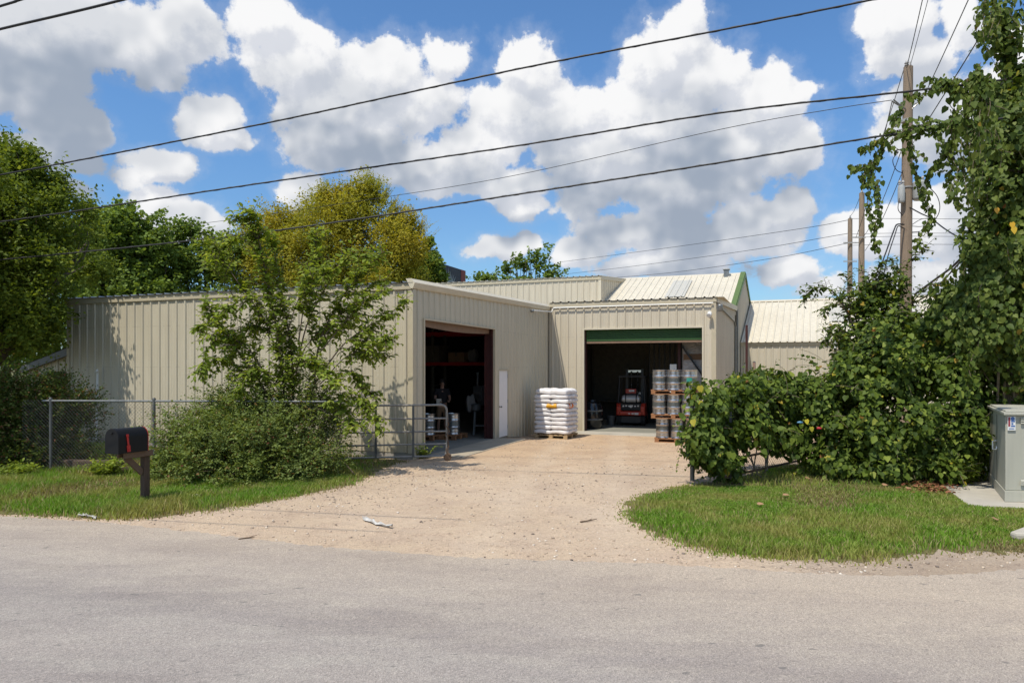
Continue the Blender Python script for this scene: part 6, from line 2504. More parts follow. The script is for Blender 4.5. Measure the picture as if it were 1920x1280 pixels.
def blob_points(r, blobs, n, inner=0.55, rough=0.22):
    """points on the ragged outer skin of a union of balls; blobs (x,y,z,rx,ry,rz) world"""
    B = np.array(blobs, float)
    area = (B[:, 3] * B[:, 5] + B[:, 3] * B[:, 4]) + 1e-6
    idx = r.choice(len(B), n * 2, p=area / area.sum())
    d = rand_dirs(r, n * 2)
    rad = 1 - np.abs(r.normal(0, rough, n * 2))
    rad = np.where(r.uniform(0, 1, n * 2) < 0.06, 1 + np.abs(r.normal(0, 0.10, n * 2)), rad)
    # lumps
    lump = 1 + 0.12 * np.sin(d[:, 0] * 5 + idx) * np.cos(d[:, 2] * 6 + idx * 2) + 0.07 * np.sin(d[:, 1] * 11 + d[:, 2] * 9)
    p = B[idx, :3] + d * B[idx, 3:6] * (rad * lump)[:, None]
    keep = np.ones(len(p), bool)
    for j in range(len(B)):
        q = (p - B[j, :3]) / B[j, 3:6]
        keep &= ~((np.linalg.norm(q, axis=1) < inner) & (idx != j))
    keep &= p[:, 2] > 0.02
    p, d = p[keep][:n], d[keep][:n]
    return p, d


def lumps3(p, s, seed):
    r_ = np.random.default_rng(seed)
    k = r_.normal(0, 1, (14, 3)) * s
    a = r_.uniform(0, 6.28, 14)
    return 1 / (1 + np.exp(-1.1 * np.sin(p @ k.T + a).sum(1)))


def clump(r, p, d, s, amp, seed, drop=.85, edge=.34):
    """gathers leaves into clumps that stand out, with dark hollows between"""
    l = lumps3(p, s, seed)
    keep = r.uniform(0, 1, len(p)) > drop * np.clip((edge - l) / .2, 0, 1)
    p = p + d * (amp * (l - .45))[:, None]
    keep &= p[:, 2] > 0.02
    return p[keep], d[keep]


def pxblobs(lst, Y, dy=None, depth=1.0):
    out = []
    for b in lst:
        px, py, rp = b[0], b[1], b[2]
        ry = b[3] if len(b) > 3 and b[3] else rp
        yy = b[4] if len(b) > 4 else Y
        c = P(px, py, yy)
        out.append((c.x, c.y, c.z, rp / F * yy, rp / F * yy * depth, ry / F * yy))
    return out


def sprays(r, starts, dirs, lengths, step, droop, jitter=0.15):
    """leafy shoots: returns leaf positions, leaf directions, and polyline list"""
    n = len(starts)
    kmax = int(np.max(lengths) / step) + 1
    pos = starts.copy()
    d = dirs / np.linalg.norm(dirs, axis=1, keepdims=True)
    P_, D_, S_ = [], [], []
    for k in range(kmax):
        alive = lengths > k * step
        if not alive.any():
            break
        side = np.cross(d, np.array([0, 0, 1.0]) + r.normal(0, .3, (n, 3)))
        side /= np.linalg.norm(side, axis=1, keepdims=True) + 1e-9
        sg = 1.0 if k % 2 else -1.0
        ld = d * 0.45 + side * sg * 0.9 + r.normal(0, jitter, (n, 3))
        P_.append(pos[alive])
        D_.append(ld[alive])
        S_.append((1 - 0.55 * k * step / lengths)[alive])
        pos = pos + d * step
        d = d + np.array([0, 0, -droop]) * step + r.normal(0, 0.04, (n, 3))
        d /= np.linalg.norm(d, axis=1, keepdims=True)
    return np.concatenate(P_), np.concatenate(D_), np.concatenate(S_)


def limb(mb, a, b, r0, r1, r, bend=0.12, n=6):
    a, b = Vector(a), Vector(b)
    L = (b - a).length
    pts = []
    off = Vector(r.normal(0, 1, 3)) * L * bend
    for k in range(n + 1):
        t = k / n
        pts.append(a.lerp(b, t) + off * math.sin(math.pi * t) + Vector(r.normal(0, 1, 3)) * L * 0.012)
    mb.tube(pts, [r0 + (r1 - r0) * k / n for k in range(n + 1)], 7)
    return pts


def big_tree(name, label, base, blobs, n_clusters, per, leaf, mat, seed, trunk_r=0.22, up=0.4, tw=0.45, tmpl=T_TUFT, group=None, out=0.8, inner=0.5, rough=0.25):
    """trunk > limbs to every crown ball; crown of leafy twigs on and inside the balls"""
    r = np.random.default_rng(seed)
    t = thing(name, label, 'tree', base, group)
    B = np.array(blobs)
    cen = B[:, :3].mean(0)
    mb = MB()
    base = Vector(base)
    fork = base.lerp(Vector((cen[0], cen[1], max(cen[2] * 0.45, base.z + 1.2))), 0.75)
    fork.z = base.z + (cen[2] - base.z) * 0.45
    limb(mb, base - Z * 0.1, fork, trunk_r, trunk_r * 0.7, r, 0.04)
    for b in B:
        c = Vector(b[:3])
        mid = fork.lerp(c, 0.55) + Vector(r.normal(0, .15, 3))
        limb(mb, fork, mid, trunk_r * 0.5, trunk_r * 0.25, r, .06)
        for k in range(4):
            e = c + Vector(rand_dirs(r, 1)[0] * b[3:6] * 0.75)
            limb(mb, mid, e, trunk_r * 0.22, trunk_r * 0.05, r, .08, 5)
    mb.build('trunk', M_BARK, t, True)
    p, d = blob_points(r, blobs, int(n_clusters * 1.35), inner, rough)
    p, d = clump(r, p, d, 60.0 / np.abs(cen[1] + 1e-6) * .9, .028 * cen[1], seed, .9, .38)
    # a share of the twigs fills the inside so that the crown is not hollow
    k = len(p) // 5
    idx = r.integers(0, len(B), k)
    pi = B[idx, :3] + rand_dirs(r, k) * B[idx, 3:6] * (r.uniform(0, .8, k) ** .5)[:, None]
    p = np.concatenate([p, pi])
    d = np.concatenate([d, rand_dirs(r, k)])
    dirs = d * out + np.array([0, 0, up]) + r.normal(0, .25, p.shape)
    ln = tw * r.uniform(.5, 1.3, len(p))
    st = tw / per
    P_, D_, S_ = sprays(r, p - d * tw * .4, dirs, ln, st, 0.25, 0.5)
    n = len(P_)
    P_ = P_ + r.normal(0, tw * .10, P_.shape)
    nr = r.normal(0, .55, (n, 3)) + np.array([0, -.15, .9])
    leaves_mesh('crown', P_, D_ + r.normal(0, .35, D_.shape), nr, leaf * r.uniform(.65, 1.25, n), tmpl, mat, t)
    return t


# ---- the large tree at the left edge
lb = pxblobs([(-30, 420, 110, 110, 19.6), (15, 350, 55, 60, 19.2), (52, 430, 56, 54, 19.1), (50, 540, 70, 62, 19.0), (120, 460, 48, 45, 20.4), (10, 620, 70, 50, 18.8), (-60, 560, 100, 90, 19), (100, 390, 42, 36, 20.4), (25, 300, 34, 34, 19.4),
              (150, 430, 34, 32, 22.5), (78, 600, 26, 30, 19.0), (70, 345, 30, 26, 19.8), (165, 500, 40, 40, 24.6), (-20, 300, 50, 40, 19.4), (40, 480, 70, 55, 19.6), (88, 500, 30, 34, 18.6), (5, 470, 50, 44, 18.4), (-10, 395, 55, 45, 18.5), (48, 385, 36, 32, 18.7), (30, 610, 50, 36, 18.3), (62, 640, 34, 24, 18.8), (40, 590, 50, 40, 18.0), (60, 300, 12, 20, 19.6), (105, 350, 14, 14, 20.0), (160, 395, 14, 14, 21.5)], 19.4)
lb += [(-12.9, 13.2, 5.6, 1.7, 1.7, 1.3), (-14.6, 14.6, 6.6, 2.0, 2.0, 1.6), (-12.2, 14.6, 6.4, 1.2, 1.2, .9), (-15.5, 16.5, 6.5, 2, 2, 2)]  # unseen crown balls added out of view to shade the dark bush
big_tree('broadleaf_tree', 'large bright green tree filling the left edge in front of the shed end', (-15.2, 19.6, 0), lb, 6400, 15, 0.125, LV_MAPLE, 101, 0.24, 0.35, 0.62, T_RHOMB, inner=.55, rough=.34)
# ---- trees behind the warehouse roof
g_t = 'trees behind the warehouse roof'
tb_ = pxblobs([(245, 560, 90, 30, 40), (245, 470, 55, 60, 40), (205, 500, 50, 55, 40), (270, 440, 34, 35, 40), (200, 450, 42, 40, 39), (240, 530, 60, 40, 40), (290, 500, 36, 45, 41), (160, 500, 50, 60, 38), (215, 420, 26, 22, 40)], 40)
big_tree('broadleaf_tree', 'dark green tree behind the roof, next to the large left tree', (-21.5, 40, 0), tb_, 2400, 14, 0.19, LV_DARK, 102, .25, .3, .8, group=g_t, rough=.38)
tb_ = pxblobs([(380, 555, 90, 26, 43), (330, 440, 16, 18, 43), (362, 438, 16, 18, 43), (345, 470, 32, 30, 43), (340, 515, 45, 40, 43), (385, 500, 36, 40, 43), (410, 520, 40, 40, 43), (400, 468, 22, 20, 43), (310, 500, 30, 30, 43), (430, 480, 30, 28, 43.5), (450, 520, 40, 40, 43.5)], 43)
big_tree('broadleaf_tree', 'thin green tree with open twiggy top behind the roof left of the sapling', (-19, 43, 0), tb_, 1200, 13, 0.19, LV_DARK, 103, .18, .4, .7, group=g_t, inner=.4, rough=.42)
ob_ = pxblobs([(600, 545, 90, 30, 44), (700, 540, 90, 30, 44), (520, 540, 60, 30, 44), (645, 415, 50, 46, 44), (600, 448, 75, 70, 44), (690, 420, 60, 55, 44), (700, 470, 80, 60, 44), (745, 450, 50, 38, 44), (560, 460, 60, 50, 44), (510, 440, 42, 42, 44), (480, 490, 45, 50, 44), (550, 500, 70, 45, 44),
               (645, 495, 80, 45, 44), (740, 500, 50, 38, 44), (690, 375, 30, 30, 44), (635, 384, 24, 24, 44), (765, 425, 26, 18, 44), (470, 450, 26, 26, 44)], 44)
ot = big_tree('turning_tree', 'tall ochre and yellow-green tree rising behind the middle of the warehouse roof', (-10.5, 44, 0), ob_, 5600, 17, 0.16, LV_OCHRE, 104, .32, .95, 1.05, T_OVAL, group=g_t, out=.55)
# upright shoots along its outline
r = np.random.default_rng(55)
tips = [(600, 360, 600, 336), (612, 350, 609, 332), (632, 362, 632, 340), (655, 350, 653, 332), (672, 350, 678, 322), (690, 345, 692, 322), (705, 350, 712, 324), (716, 362, 730, 340), (735, 395, 752, 372), (745, 400, 760, 385),
        (770, 440, 800, 398), (775, 445, 808, 405), (765, 425, 798, 412), (545, 415, 546, 392), (562, 405, 560, 384), (577, 410, 575, 385), (528, 420, 526, 402), (510, 405, 506, 394), (780, 470, 808, 436), (585, 400, 583, 380), (505, 420, 498, 398), (730, 380, 742, 360)]
st_, di_, le_ = [], [], []
for x0, y0, x1, y1 in tips:
    for k in range(16):
        a = np.array(P(x0 + r.normal(0, 5), y0 + 26 + r.normal(0, 8), 44 + r.normal(0, .5)))
        b = np.array(P(x1 + r.normal(0, 3.5), y1 + 2, 44))
        st_.append(a)
        di_.append(b - a)
        le_.append(np.linalg.norm(b - a) * r.uniform(.7, 1.05))
P_, D_, S_ = sprays(r, np.array(st_), np.array(di_), np.array(le_), 0.05, 0.0, .3)
leaves_mesh('shoots', P_, D_, r.normal(0, .6, P_.shape) + np.array([0, -.3, .8]), 0.17 * S_, T_OVAL, LV_OCHRE, ot)
tb_ = pxblobs([(788, 500, 30, 42, 50), (804, 478, 16, 26, 50), (765, 515, 40, 35, 50), (815, 522, 20, 12, 50), (804, 455, 12, 13, 50)], 50)
big_tree('broadleaf_tree', 'dark green tree at the right shoulder of the ochre tree beside the billboard', (-6, 50, 0), tb_, 1000, 12, 0.20, LV_DARK, 105, .2, .3, .45, group=g_t)
tb_ = pxblobs([(985, 500, 32, 30, 56), (950, 508, 24, 22, 56), (1010, 498, 26, 28, 56), (1030, 515, 24, 16, 56), (925, 520, 18, 8, 56), (970, 490, 12, 12, 56), (1000, 483, 12, 12, 56), (975, 528, 60, 14, 56), (900, 526, 8, 5, 56)], 56)
big_tree('broadleaf_tree', 'small green tree poking over the high shed roof in the middle', (.6, 56, 0), tb_, 1300, 12, 0.20, LV_DARK, 106, .2, .3, .55, group=g_t, inner=.4, rough=.45)
tb_ = pxblobs([(40, 560, 120, 110, 34), (-60, 520, 140, 140, 34), (120, 590, 55, 60, 34), (-20, 640, 120, 60, 34)], 34)
big_tree('broadleaf_tree', 'shadowy tree behind the large left tree beyond the lean-to', (-25, 34, 0), tb_, 1100, 10, 0.24, LV_DARK, 107, .25, .3, .7, group=g_t)

# ---- dark bush at the left edge
db = pxblobs([(40, 760, 70, 50, 15.2), (110, 755, 55, 42, 15.4), (20, 810, 80, 60, 15), (90, 815, 60, 60, 15.2), (150, 770, 36, 26, 15.6), (-40, 780, 90, 90, 15.2), (140, 810, 38, 45, 15.5), (40, 860, 90, 35, 14.9), (-60, 860, 90, 40, 15), (120, 855, 40, 30, 15.2), (70, 725, 50, 20, 15.4)], 15.2)
r = np.random.default_rng(201)
bt = thing('dark_bush', 'dark reddish-green bush in shade at the left end of the fence', 'bush', (-10.6, 15.2, 0))
p, d = blob_points(r, db, 6400, .35, .4)
P_, D_, S_ = sprays(r, p, d * .9 + np.array([0, 0, .5]) + r.normal(0, .4, p.shape), .32 * r.uniform(.5, 1.4, len(p)), .034, .5, .3)
leaves_mesh('foliage', P_, D_, r.normal(0, .5, P_.shape) + np.array([0, 0, .9]), 0.062 * r.uniform(.7, 1.3, len(P_)), T_RHOMB, LV_BUSHD, bt)
mb = MB()
for k in range(26):
    e = p[r.integers(0, len(p))]
    limb(mb, (-10.6 + r.normal(0, .6), 15.2 + r.normal(0, .2), 0), e, .022, .006, r, .1, 5)
mb.build('stems', M_TWIGB, bt, True)

# ---- pale thorny bush in the middle left
cb = pxblobs([(420, 808, 52, 34, 14.1), (365, 838, 42, 34, 13.7), (480, 796, 46, 32, 14.2), (500, 845, 60, 42, 13.5), (560, 800, 50, 44, 14.3), (588, 850, 36, 38, 13.9), (400, 868, 50, 32, 13.3), (590, 780, 30, 28, 14.5), (545, 876, 46, 24, 13.2), (335, 866, 24, 30, 13.6),
              (440, 768, 36, 18, 14.3), (520, 766, 40, 20, 14.4), (340, 806, 18, 16, 14.2), (618, 835, 16, 36, 14.3), (450, 892, 40, 16, 13.0), (375, 776, 20, 10, 14.4), (470, 752, 16, 10, 14.3), (565, 756, 34, 22, 14.5), (590, 890, 22, 14, 13.4), (310, 890, 20, 14, 13.5), (440, 840, 46, 36, 13.5), (395, 795, 26, 18, 14.0)], 13.9)
r = np.random.default_rng(202)
bt = thing('wild_bush', 'sprawling grey-green bush with reddish sprigs between mailbox and gate', 'bush', (-4.8, 13.7, 0))
p, d = blob_points(r, cb, 8000, .45, .34)
p, d = clump(r, p, d, 5.0, .34, 73)
P_, D_, S_ = sprays(r, p, d * .9 + np.array([0, 0, .45]) + r.normal(0, .5, p.shape), .32 * r.uniform(.3, 1.7, len(p)) ** 1.2, .030, 1.2, .3)
# long arching canes that break the outline
k = 420
idx = r.choice(np.where(p[:, 0] < -3.9)[0], k)
q_, dq = p[idx], d[idx]
P2, D2, S2 = sprays(r, q_, dq * .8 + np.array([0, 0, .75]) + r.normal(0, .35, (k, 3)), .75 * r.uniform(.4, 1.3, k), .028, 1.7, .3)
P_, D_ = np.concatenate([P_, P2]), np.concatenate([D_, D2])
leaves_mesh('foliage', P_, D_, r.normal(0, .5, P_.shape) + np.array([0, 0, .9]), 0.056 * r.uniform(.5, 1.4, len(P_)), T_RHOMB, LV_BUSH, bt)
mb = MB()
for k in range(110):
    e = Vector(p[r.integers(0, len(p))])
    e += (e - Vector((-4.8, 13.7, .3))).normalized() * .12
    limb(mb, (-4.9 + r.normal(0, .6), 13.8 + r.normal(0, .15), 0), e, .014, .003, r, .12, 5)
mb.build('stems', M_TWIGB, bt, True)


# ---- young elm growing through the bush
def elm(thing_obj, limbs2d, seed, leafsize, Y0, spread, side_n, side_len, mat, leaf_step=.045, stemr=.03):
    r = np.random.default_rng(seed)
    mb = MB()
    S_st, S_di, S_ln = [], [], []
    for pts2, rr_, dz in limbs2d:
        n = len(pts2)
        pts = [Vector(P(x, y, Y0 + dz * (k / (n - 1)) ** 1.2)) for k, (x, y) in enumerate(pts2)]
        sp = spline(pts, 8)
        m_ = len(sp)
        mb.tube(sp, [rr_ * (1 - .88 * k / (m_ - 1)) for k in range(m_)], 6)
        tot = sum((sp[k + 1] - sp[k]).length for k in range(m_ - 1))
        for k in range(m_ - 1):
            f = k / (m_ - 1)
            seg_ = sp[k + 1] - sp[k]
            dd = np.array(seg_.normalized())
            if f > .18:
                cnt = r.poisson(seg_.length * side_n)
                for _ in range(cnt):
                    a = rand_dirs(r, 1)[0]
                    a = a - dd * (a @ dd) * .8
                    a = a / np.linalg.norm(a) * .9 + dd * .75 + np.array([0, 0, .12])
                    S_st.append(np.array(sp[k].lerp(sp[k + 1], r.uniform())))
                    S_di.append(a)
                    S_ln.append(side_len * r.uniform(.35, 1.25) * (1.1 - .55 * f))
        # the limb tip itself is leafy
        k0 = int(m_ * .55)
        S_st.append(np.array(sp[k0]))
        for k in range(k0, m_ - 1):
            S_di.append(np.array(sp[k + 1] - sp[k]))
            S_ln.append((sp[k + 1] - sp[k]).length * 1.05)
            if k > k0:
                S_st.append(np.array(sp[k]))
    st_, di_, ln_ = np.array(S_st), np.array(S_di), np.array(S_ln)
    P_, D_, S_ = sprays(r, st_, di_, ln_, leaf_step, 1.1, .25)
    n = len(P_)
    # twigs
    for a, d_, l_ in zip(st_, di_, ln_):
        if l_ > .12:
            d_ = d_ / np.linalg.norm(d_)
            q = [Vector(a)]
            dd = d_.copy()
            for k in range(4):
                q.append(q[-1] + Vector(dd) * l_ / 4)
                dd = dd + np.array([0, 0, -1.1]) * l_ / 4
                dd /= np.linalg.norm(dd)
            mb.tube(q, [.0065, .0055, .0045, .0035, .002], 4, cap=False)
    mb.build('trunk', M_TWIGB, thing_obj, True)
    nr = r.normal(0, .35, (n, 3)) + np.array([0, -.2, 1.0])
    leaves_mesh('crown', P_, D_ + np.array([0, 0, -.28]), nr, leafsize * S_ * r.uniform(.75, 1.25, n), T_OVAL, mat, thing_obj)


et = thing('young_elm', 'young multi-stemmed elm tree growing out of the wild bush', 'tree', P(545, 690, 14.3) - Z * EYE)
LIM = [
    ([(545, 880), (535, 760), (525, 660), (508, 560), (490, 470), (470, 392)], .034, -.3),
    ([(500, 520), (480, 450), (458, 410), (432, 404)], .010, -.4),
    ([(545, 870), (550, 740), (545, 650), (530, 560), (520, 500), (505, 440)], .028, .5),
    ([(550, 880), (585, 740), (600, 640), (640, 560), (690, 500), (720, 470)], .03, .4),
    ([(600, 660), (650, 600), (690, 560), (722, 545)], .014, -.5),
    ([(590, 720), (640, 650), (690, 612), (730, 590), (756, 564)], .018, -.3),
    ([(600, 720), (650, 668), (690, 660), (732, 672)], .014, .2),
    ([(640, 660), (680, 640), (712, 642), (728, 634)], .010, -.6),
    ([(585, 790), (640, 740), (680, 752), (700, 780), (708, 806)], .014, -.5),
    ([(580, 770), (640, 705), (672, 712), (706, 752)], .012, .4),
    ([(540, 830), (490, 720), (440, 650), (400, 590), (382, 570)], .022, -.2),
    ([(440, 655), (405, 612), (380, 610), (368, 618)], .010, .3),
    ([(520, 740), (470, 660), (420, 630), (392, 652), (375, 696)], .014, -.6),
    ([(500, 740), (450, 690), (410, 672), (378, 702)], .010, .5),
    ([(530, 690), (500, 610), (455, 540), (420, 490), (390, 470)], .018, .6),
    ([(450, 535), (420, 490), (400, 462), (380, 458)], .010, .1),
    ([(440, 560), (410, 510), (385, 490)], .010, -.5),
    ([(555, 700), (575, 610), (610, 540), (640, 490), (668, 478), (690, 482)], .018, -.5),
    ([(560, 640), (572, 560), (590, 480), (592, 430)], .014, .6),
    ([(540, 620), (560, 560), (590, 520), (616, 510)], .010, -.6),
    ([(600, 640), (640, 590), (670, 560), (700, 530), (722, 524)], .012, .8),
    ([(540, 760), (500, 700), (470, 700), (440, 740)], .012, -.6),
    ([(560, 800), (600, 760), (640, 765), (660, 800)], .012, -.6),
    ([(530, 800), (480, 760), (430, 752), (390, 772)], .012, -.3),
    ([(510, 590), (470, 560), (430, 575), (405, 600)], .010, -.7),
    ([(480, 470), (450, 445), (430, 455)], .008, .2),
    ([(545, 690), (600, 620), (640, 620), (672, 600)], .012, .9),
    ([(530, 720), (560, 680), (600, 690), (630, 720)], .012, -.8),
    ([(520, 650), (480, 610), (450, 640), (430, 680)], .010, .7),
]
elm(et, LIM, 301, .165, 14.3, .8, 30.0, .54, LV_ELM, .055)

# ---- vines: hedge over the gate and fence
hb_ = pxblobs([(1335, 765, 46, 46, 12.9), (1322, 815, 34, 40, 12.7), (1390, 752, 56, 42, 13.2), (1385, 808, 50, 32, 13.0), (1345, 850, 30, 24, 12.7), (1450, 745, 60, 46, 14.2), (1455, 806, 50, 32, 14.0), (1305, 850, 13, 30, 13.1), (1330, 865, 22, 22, 13.0), (1365, 862, 20, 30, 13.1),
               (1520, 750, 60, 42, 14.2), (1520, 800, 60, 44, 13.9), (1590, 735, 70, 46, 14.0), (1590, 810, 74, 64, 13.6), (1670, 700, 90, 66, 13.8), (1680, 800, 86, 72, 13.4), (1760, 710, 90, 70, 13.7), (1770, 800, 80, 75, 13.4),
               (1560, 865, 50, 34, 13.6), (1640, 872, 60, 34, 13.2), (1720, 875, 60, 32, 13.1), (1800, 870, 42, 40, 13.0), (1840, 800, 50, 80, 13.5), (1640, 680, 50, 36, 14.3), (1690, 640, 80, 46, 14.3), (1760, 640, 80, 50, 14.0), (1500, 722, 36, 18, 14.4), (1400, 722, 40, 18, 14.0)], 13.7)
r = np.random.default_rng(401)
vh = thing('vine_hedge', 'dense heart-leaved vine hedge smothering the gate and fence', 'hedge', (5.5, 13.6, 0))
p, d = blob_points(r, hb_, 48000, .5, .36)
p, d = clump(r, p, d, 5.5, .34, 71, .9, .40)
n = len(p)
dirs = d * .55 + np.array([0, 0, -.85]) + r.normal(0, .45, (n, 3))
nr = d + np.array([-.1, -.35, .75]) + r.normal(0, .35, (n, 3))
leaves_mesh('foliage', p, dirs, nr, .090 * r.uniform(.35, 1.6, n), T_HEART, LV_VINE, vh)
# inner leaves in the shade
B = np.array(hb_)
k = 9000
idx = r.integers(0, len(B), k)
pi = B[idx, :3] + rand_dirs(r, k) * B[idx, 3:6] * (r.uniform(.1, .8, k))[:, None]
pi = pi[pi[:, 2] > .05]
leaves_mesh('inner_foliage', pi, r.normal(0, 1, pi.shape) + np.array([0, 0, -.6]), r.normal(0, 1, pi.shape) + np.array([0, -.3, .4]), .11 * r.uniform(.7, 1.3, len(pi)), T_HEART, LV_VINE, vh)
# runners sticking out and trailing
mb = MB()
st_, di_, ln_ = [], [], []
for q in range(330):
    i = r.integers(0, n)
    a = p[i]
    st_.append(a)
    di_.append(d[i] * .7 + np.array([0, 0, .5 if r.uniform() < .35 else -.4]) + r.normal(0, .35, 3))
    ln_.append(r.uniform(.15, .5))
for (x, y, x2, y2, Y) in ((1290, 800, 1262, 880, 13.0), (1300, 860, 1284, 880, 13.0), (1350, 712, 1300, 730, 13.5), (1400, 715, 1398, 680, 14), (1450, 700, 1455, 672, 14), (1470, 700, 1488, 690, 14.2), (1300, 780, 1262, 842, 13.2), (1380, 720, 1376, 690, 14), (1530, 680, 1478, 660, 14.6), (1545, 690, 1496, 676, 14.5),
                          (1575, 640, 1540, 600, 14.8), (1500, 880, 1480, 892, 13.4), (1560, 690, 1508, 640, 14.8)):
    a, b = np.array(P(x, y, Y)), np.array(P(x2, y2, Y))
    st_.append(a)
    di_.append(b - a)
    ln_.append(np.linalg.norm(b - a))
st_, di_, ln_ = np.array(st_), np.array(di_), np.array(ln_)
P_, D_, S_ = sprays(r, st_, di_, ln_, .06, .9, .25)
leaves_mesh('runner_leaves', P_, D_ + np.array([0, 0, -.4]), r.normal(0, .4, P_.shape) + np.array([0, -.3, .9]), .115 * S_ * r.uniform(.7, 1.2, len(P_)), T_HEART, LV_VINE, vh)
for a, dd, l_ in zip(st_, di_, ln_):
    dd = dd / np.linalg.norm(dd)
    q = [Vector(a)]
    for k in range(4):
        q.append(q[-1] + Vector(dd) * l_ / 4)
        dd = dd + np.array([0, 0, -.9]) * l_ / 4
        dd /= np.linalg.norm(dd)
    mb.tube(q, .004, 4, cap=False)
for q in range(70):
    i = r.integers(0, n)
    a = Vector(p[i])
    limb(mb, a, a + Vector(r.normal(0, .3, 3)) + Vector((0, -.02, 0)), .004, .003, r, .15, 6)
for q in range(24):
    x = 3.6 + r.uniform(0, 5)
    limb(mb, (x, 13.9 + r.normal(0, .2), 0), (x + r.normal(0, .4), 14.0 + r.normal(0, .2), 1.4), .016, .007, r, .12, 8)
mb.build('vines', M_VINESTEM, vh, True)
# coloured odds and ends in the hedge (yellow leaves, red scrap, blue scrap)
for lab, px, py, c, s, nm in (('bright yellow leaf in the middle of the vine hedge', 1512, 790, (.55, .45, .03), .10, 'yellow_leaf'), ('lower bright yellow leaf beside red scrap in the hedge', 1521, 804, (.48, .42, .03), .10, 'yellow_leaf'),
                              ('yellow leaf low in the hedge near the cabinet', 1785, 842, (.62, .44, .02), .12, 'yellow_leaf'), ('yellow-green leaf low in the hedge beside cabinet', 1820, 842, (.42, .46, .03), .12, 'yellow_leaf'),
                              ('orange-yellow leaf high in the vine column', 1897, 421, (.62, .36, .02), .12, 'yellow_leaf'), ('golden leaf high in the vine column below orange one', 1900, 430, (.60, .40, .03), .13, 'yellow_leaf'), ('small amber leaf in the vine column', 1868, 394, (.55, .30, .02), .11, 'yellow_leaf')):
    Yk = 12.9 if px < 1860 else 12.4
    q = np.array([P(px, py - 4, Yk)])
    o = leaves_mesh(nm, q, np.array([[.2, -.1, -1]]), np.array([[-.2, -1, .6]]), s, T_HEART, plain('yellow_' + str(px) + str(py), c, .5, var=.05))
    tag(o, lab, 'leaf')
for lab, px, py, c, nm in (('red plastic scrap caught in the vine hedge', 1536, 803, (.35, .015, .02), 'plastic_scrap'), ('blue plastic scrap caught in the vine hedge', 1500, 792, (.08, .22, .36), 'plastic_scrap')):
    o = rock(nm, lab, P(px, py, 13.05), (.05, .025, .03), plain(nm + nm[:0] + str(px), c, .4), px)
    o['category'] = 'scrap'
for q, (x, y) in enumerate(((1468, 937), (1420, 955), (1655, 918), (1700, 925), (1512, 905), (1865, 985))):
    c = G(x, y)
    o = leaves_mesh('fallen_leaf', np.array([[c.x, c.y, .09]]), np.array([[1, .3 * q - .6, .1]]), np.array([[.2, -.4, 1]]), .10, T_HEART, plain('dry_leaf' + str(q), (.30, .17, .09), .7))
    tag(o, 'dry brown leaf ' + ('on the grass island, largest and palest', 'on the grass, nearest the gravel edge', 'on the grass below the middle of the hedge', 'on the grass left of the concrete pad', 'in the hedge shadow at the back of the lawn', 'near the road kerb in front of the cabinet')[q], 'leaf')
r = np.random.default_rng(77)
nl = 260
px_, py_ = r.normal(1745, 28, nl), r.normal(914, 8, nl)
lp = np.array([[*G(a, max(b, 895)).to_2d(), .05 + .05 * r.uniform()] for a, b in zip(px_, py_)])
o = leaves_mesh('dead_leaves', lp, r.normal(0, 1, (nl, 3)) * np.array([1, 1, .2]), np.array([0, 0, 1.0]) + r.normal(0, .4, (nl, 3)), .07 * r.uniform(.6, 1.3, nl), T_HEART, leafmat('dead_leaf', [(0, (.16, .05, .03, 1)), (.6, (.26, .12, .06, 1)), (1, (.36, .2, .1, 1))], .1, .7))
tag(o, 'drift of dead brown leaves beside the concrete pad', 'leaves', kind='stuff')

# ---- shrub that climbs in front of the wooden pole
mt = thing('arching_shrub', 'arching green shrub with long sprays in front of the wooden pole', 'shrub', P(1640, 690, 15.2) - Z * EYE)
LIM2 = [
    ([(1640, 800), (1620, 680), (1590, 590), (1560, 545), (1530, 540), (1506, 556)], .03, -.3),
    ([(1620, 660), (1600, 580), (1590, 530), (1580, 512)], .016, .3),
    ([(1640, 760), (1650, 620), (1660, 540), (1700, 495), (1738, 462)], .026, .2),
    ([(1650, 640), (1640, 560), (1648, 500), (1680, 478)], .018, -.4),
    ([(1645, 700), (1690, 600), (1730, 545), (1758, 530)], .02, .4),
    ([(1640, 700), (1600, 640), (1560, 610), (1545, 640)], .016, -.4),
    ([(1640, 690), (1620, 600), (1628, 540), (1615, 505)], .016, .5),
    ([(1650, 720), (1710, 640), (1760, 600), (1780, 610)], .018, -.3),
    ([(1630, 720), (1580, 660), (1555, 690)], .014, .5),
    ([(1650, 600), (1680, 550), (1690, 520), (1670, 490)], .014, .8),
    ([(1600, 600), (1570, 570), (1540, 590)], .012, .6),
    ([(1650, 660), (1700, 610), (1720, 590)], .012, -.6),
]
elm(mt, LIM2, 303, .13, 15.2, .6, 20.0, .45, LV_VINE, .055)
mb_ = pxblobs([(1610, 640, 56, 40, 15.2), (1650, 590, 50, 50, 15.2), (1690, 640, 70, 46, 15.1), (1660, 540, 40, 34, 15.2), (1620, 560, 34, 30, 15.2)], 15.2)
r = np.random.default_rng(404)
p, d = blob_points(r, mb_, 4200, .4, .35)
leaves_mesh('inner_crown', p, d * .5 + np.array([0, 0, -.6]) + r.normal(0, .5, p.shape), d + np.array([0, -.3, .8]) + r.normal(0, .4, p.shape), .095 * r.uniform(.6, 1.25, len(p)), T_HEART, LV_VINE, mt)

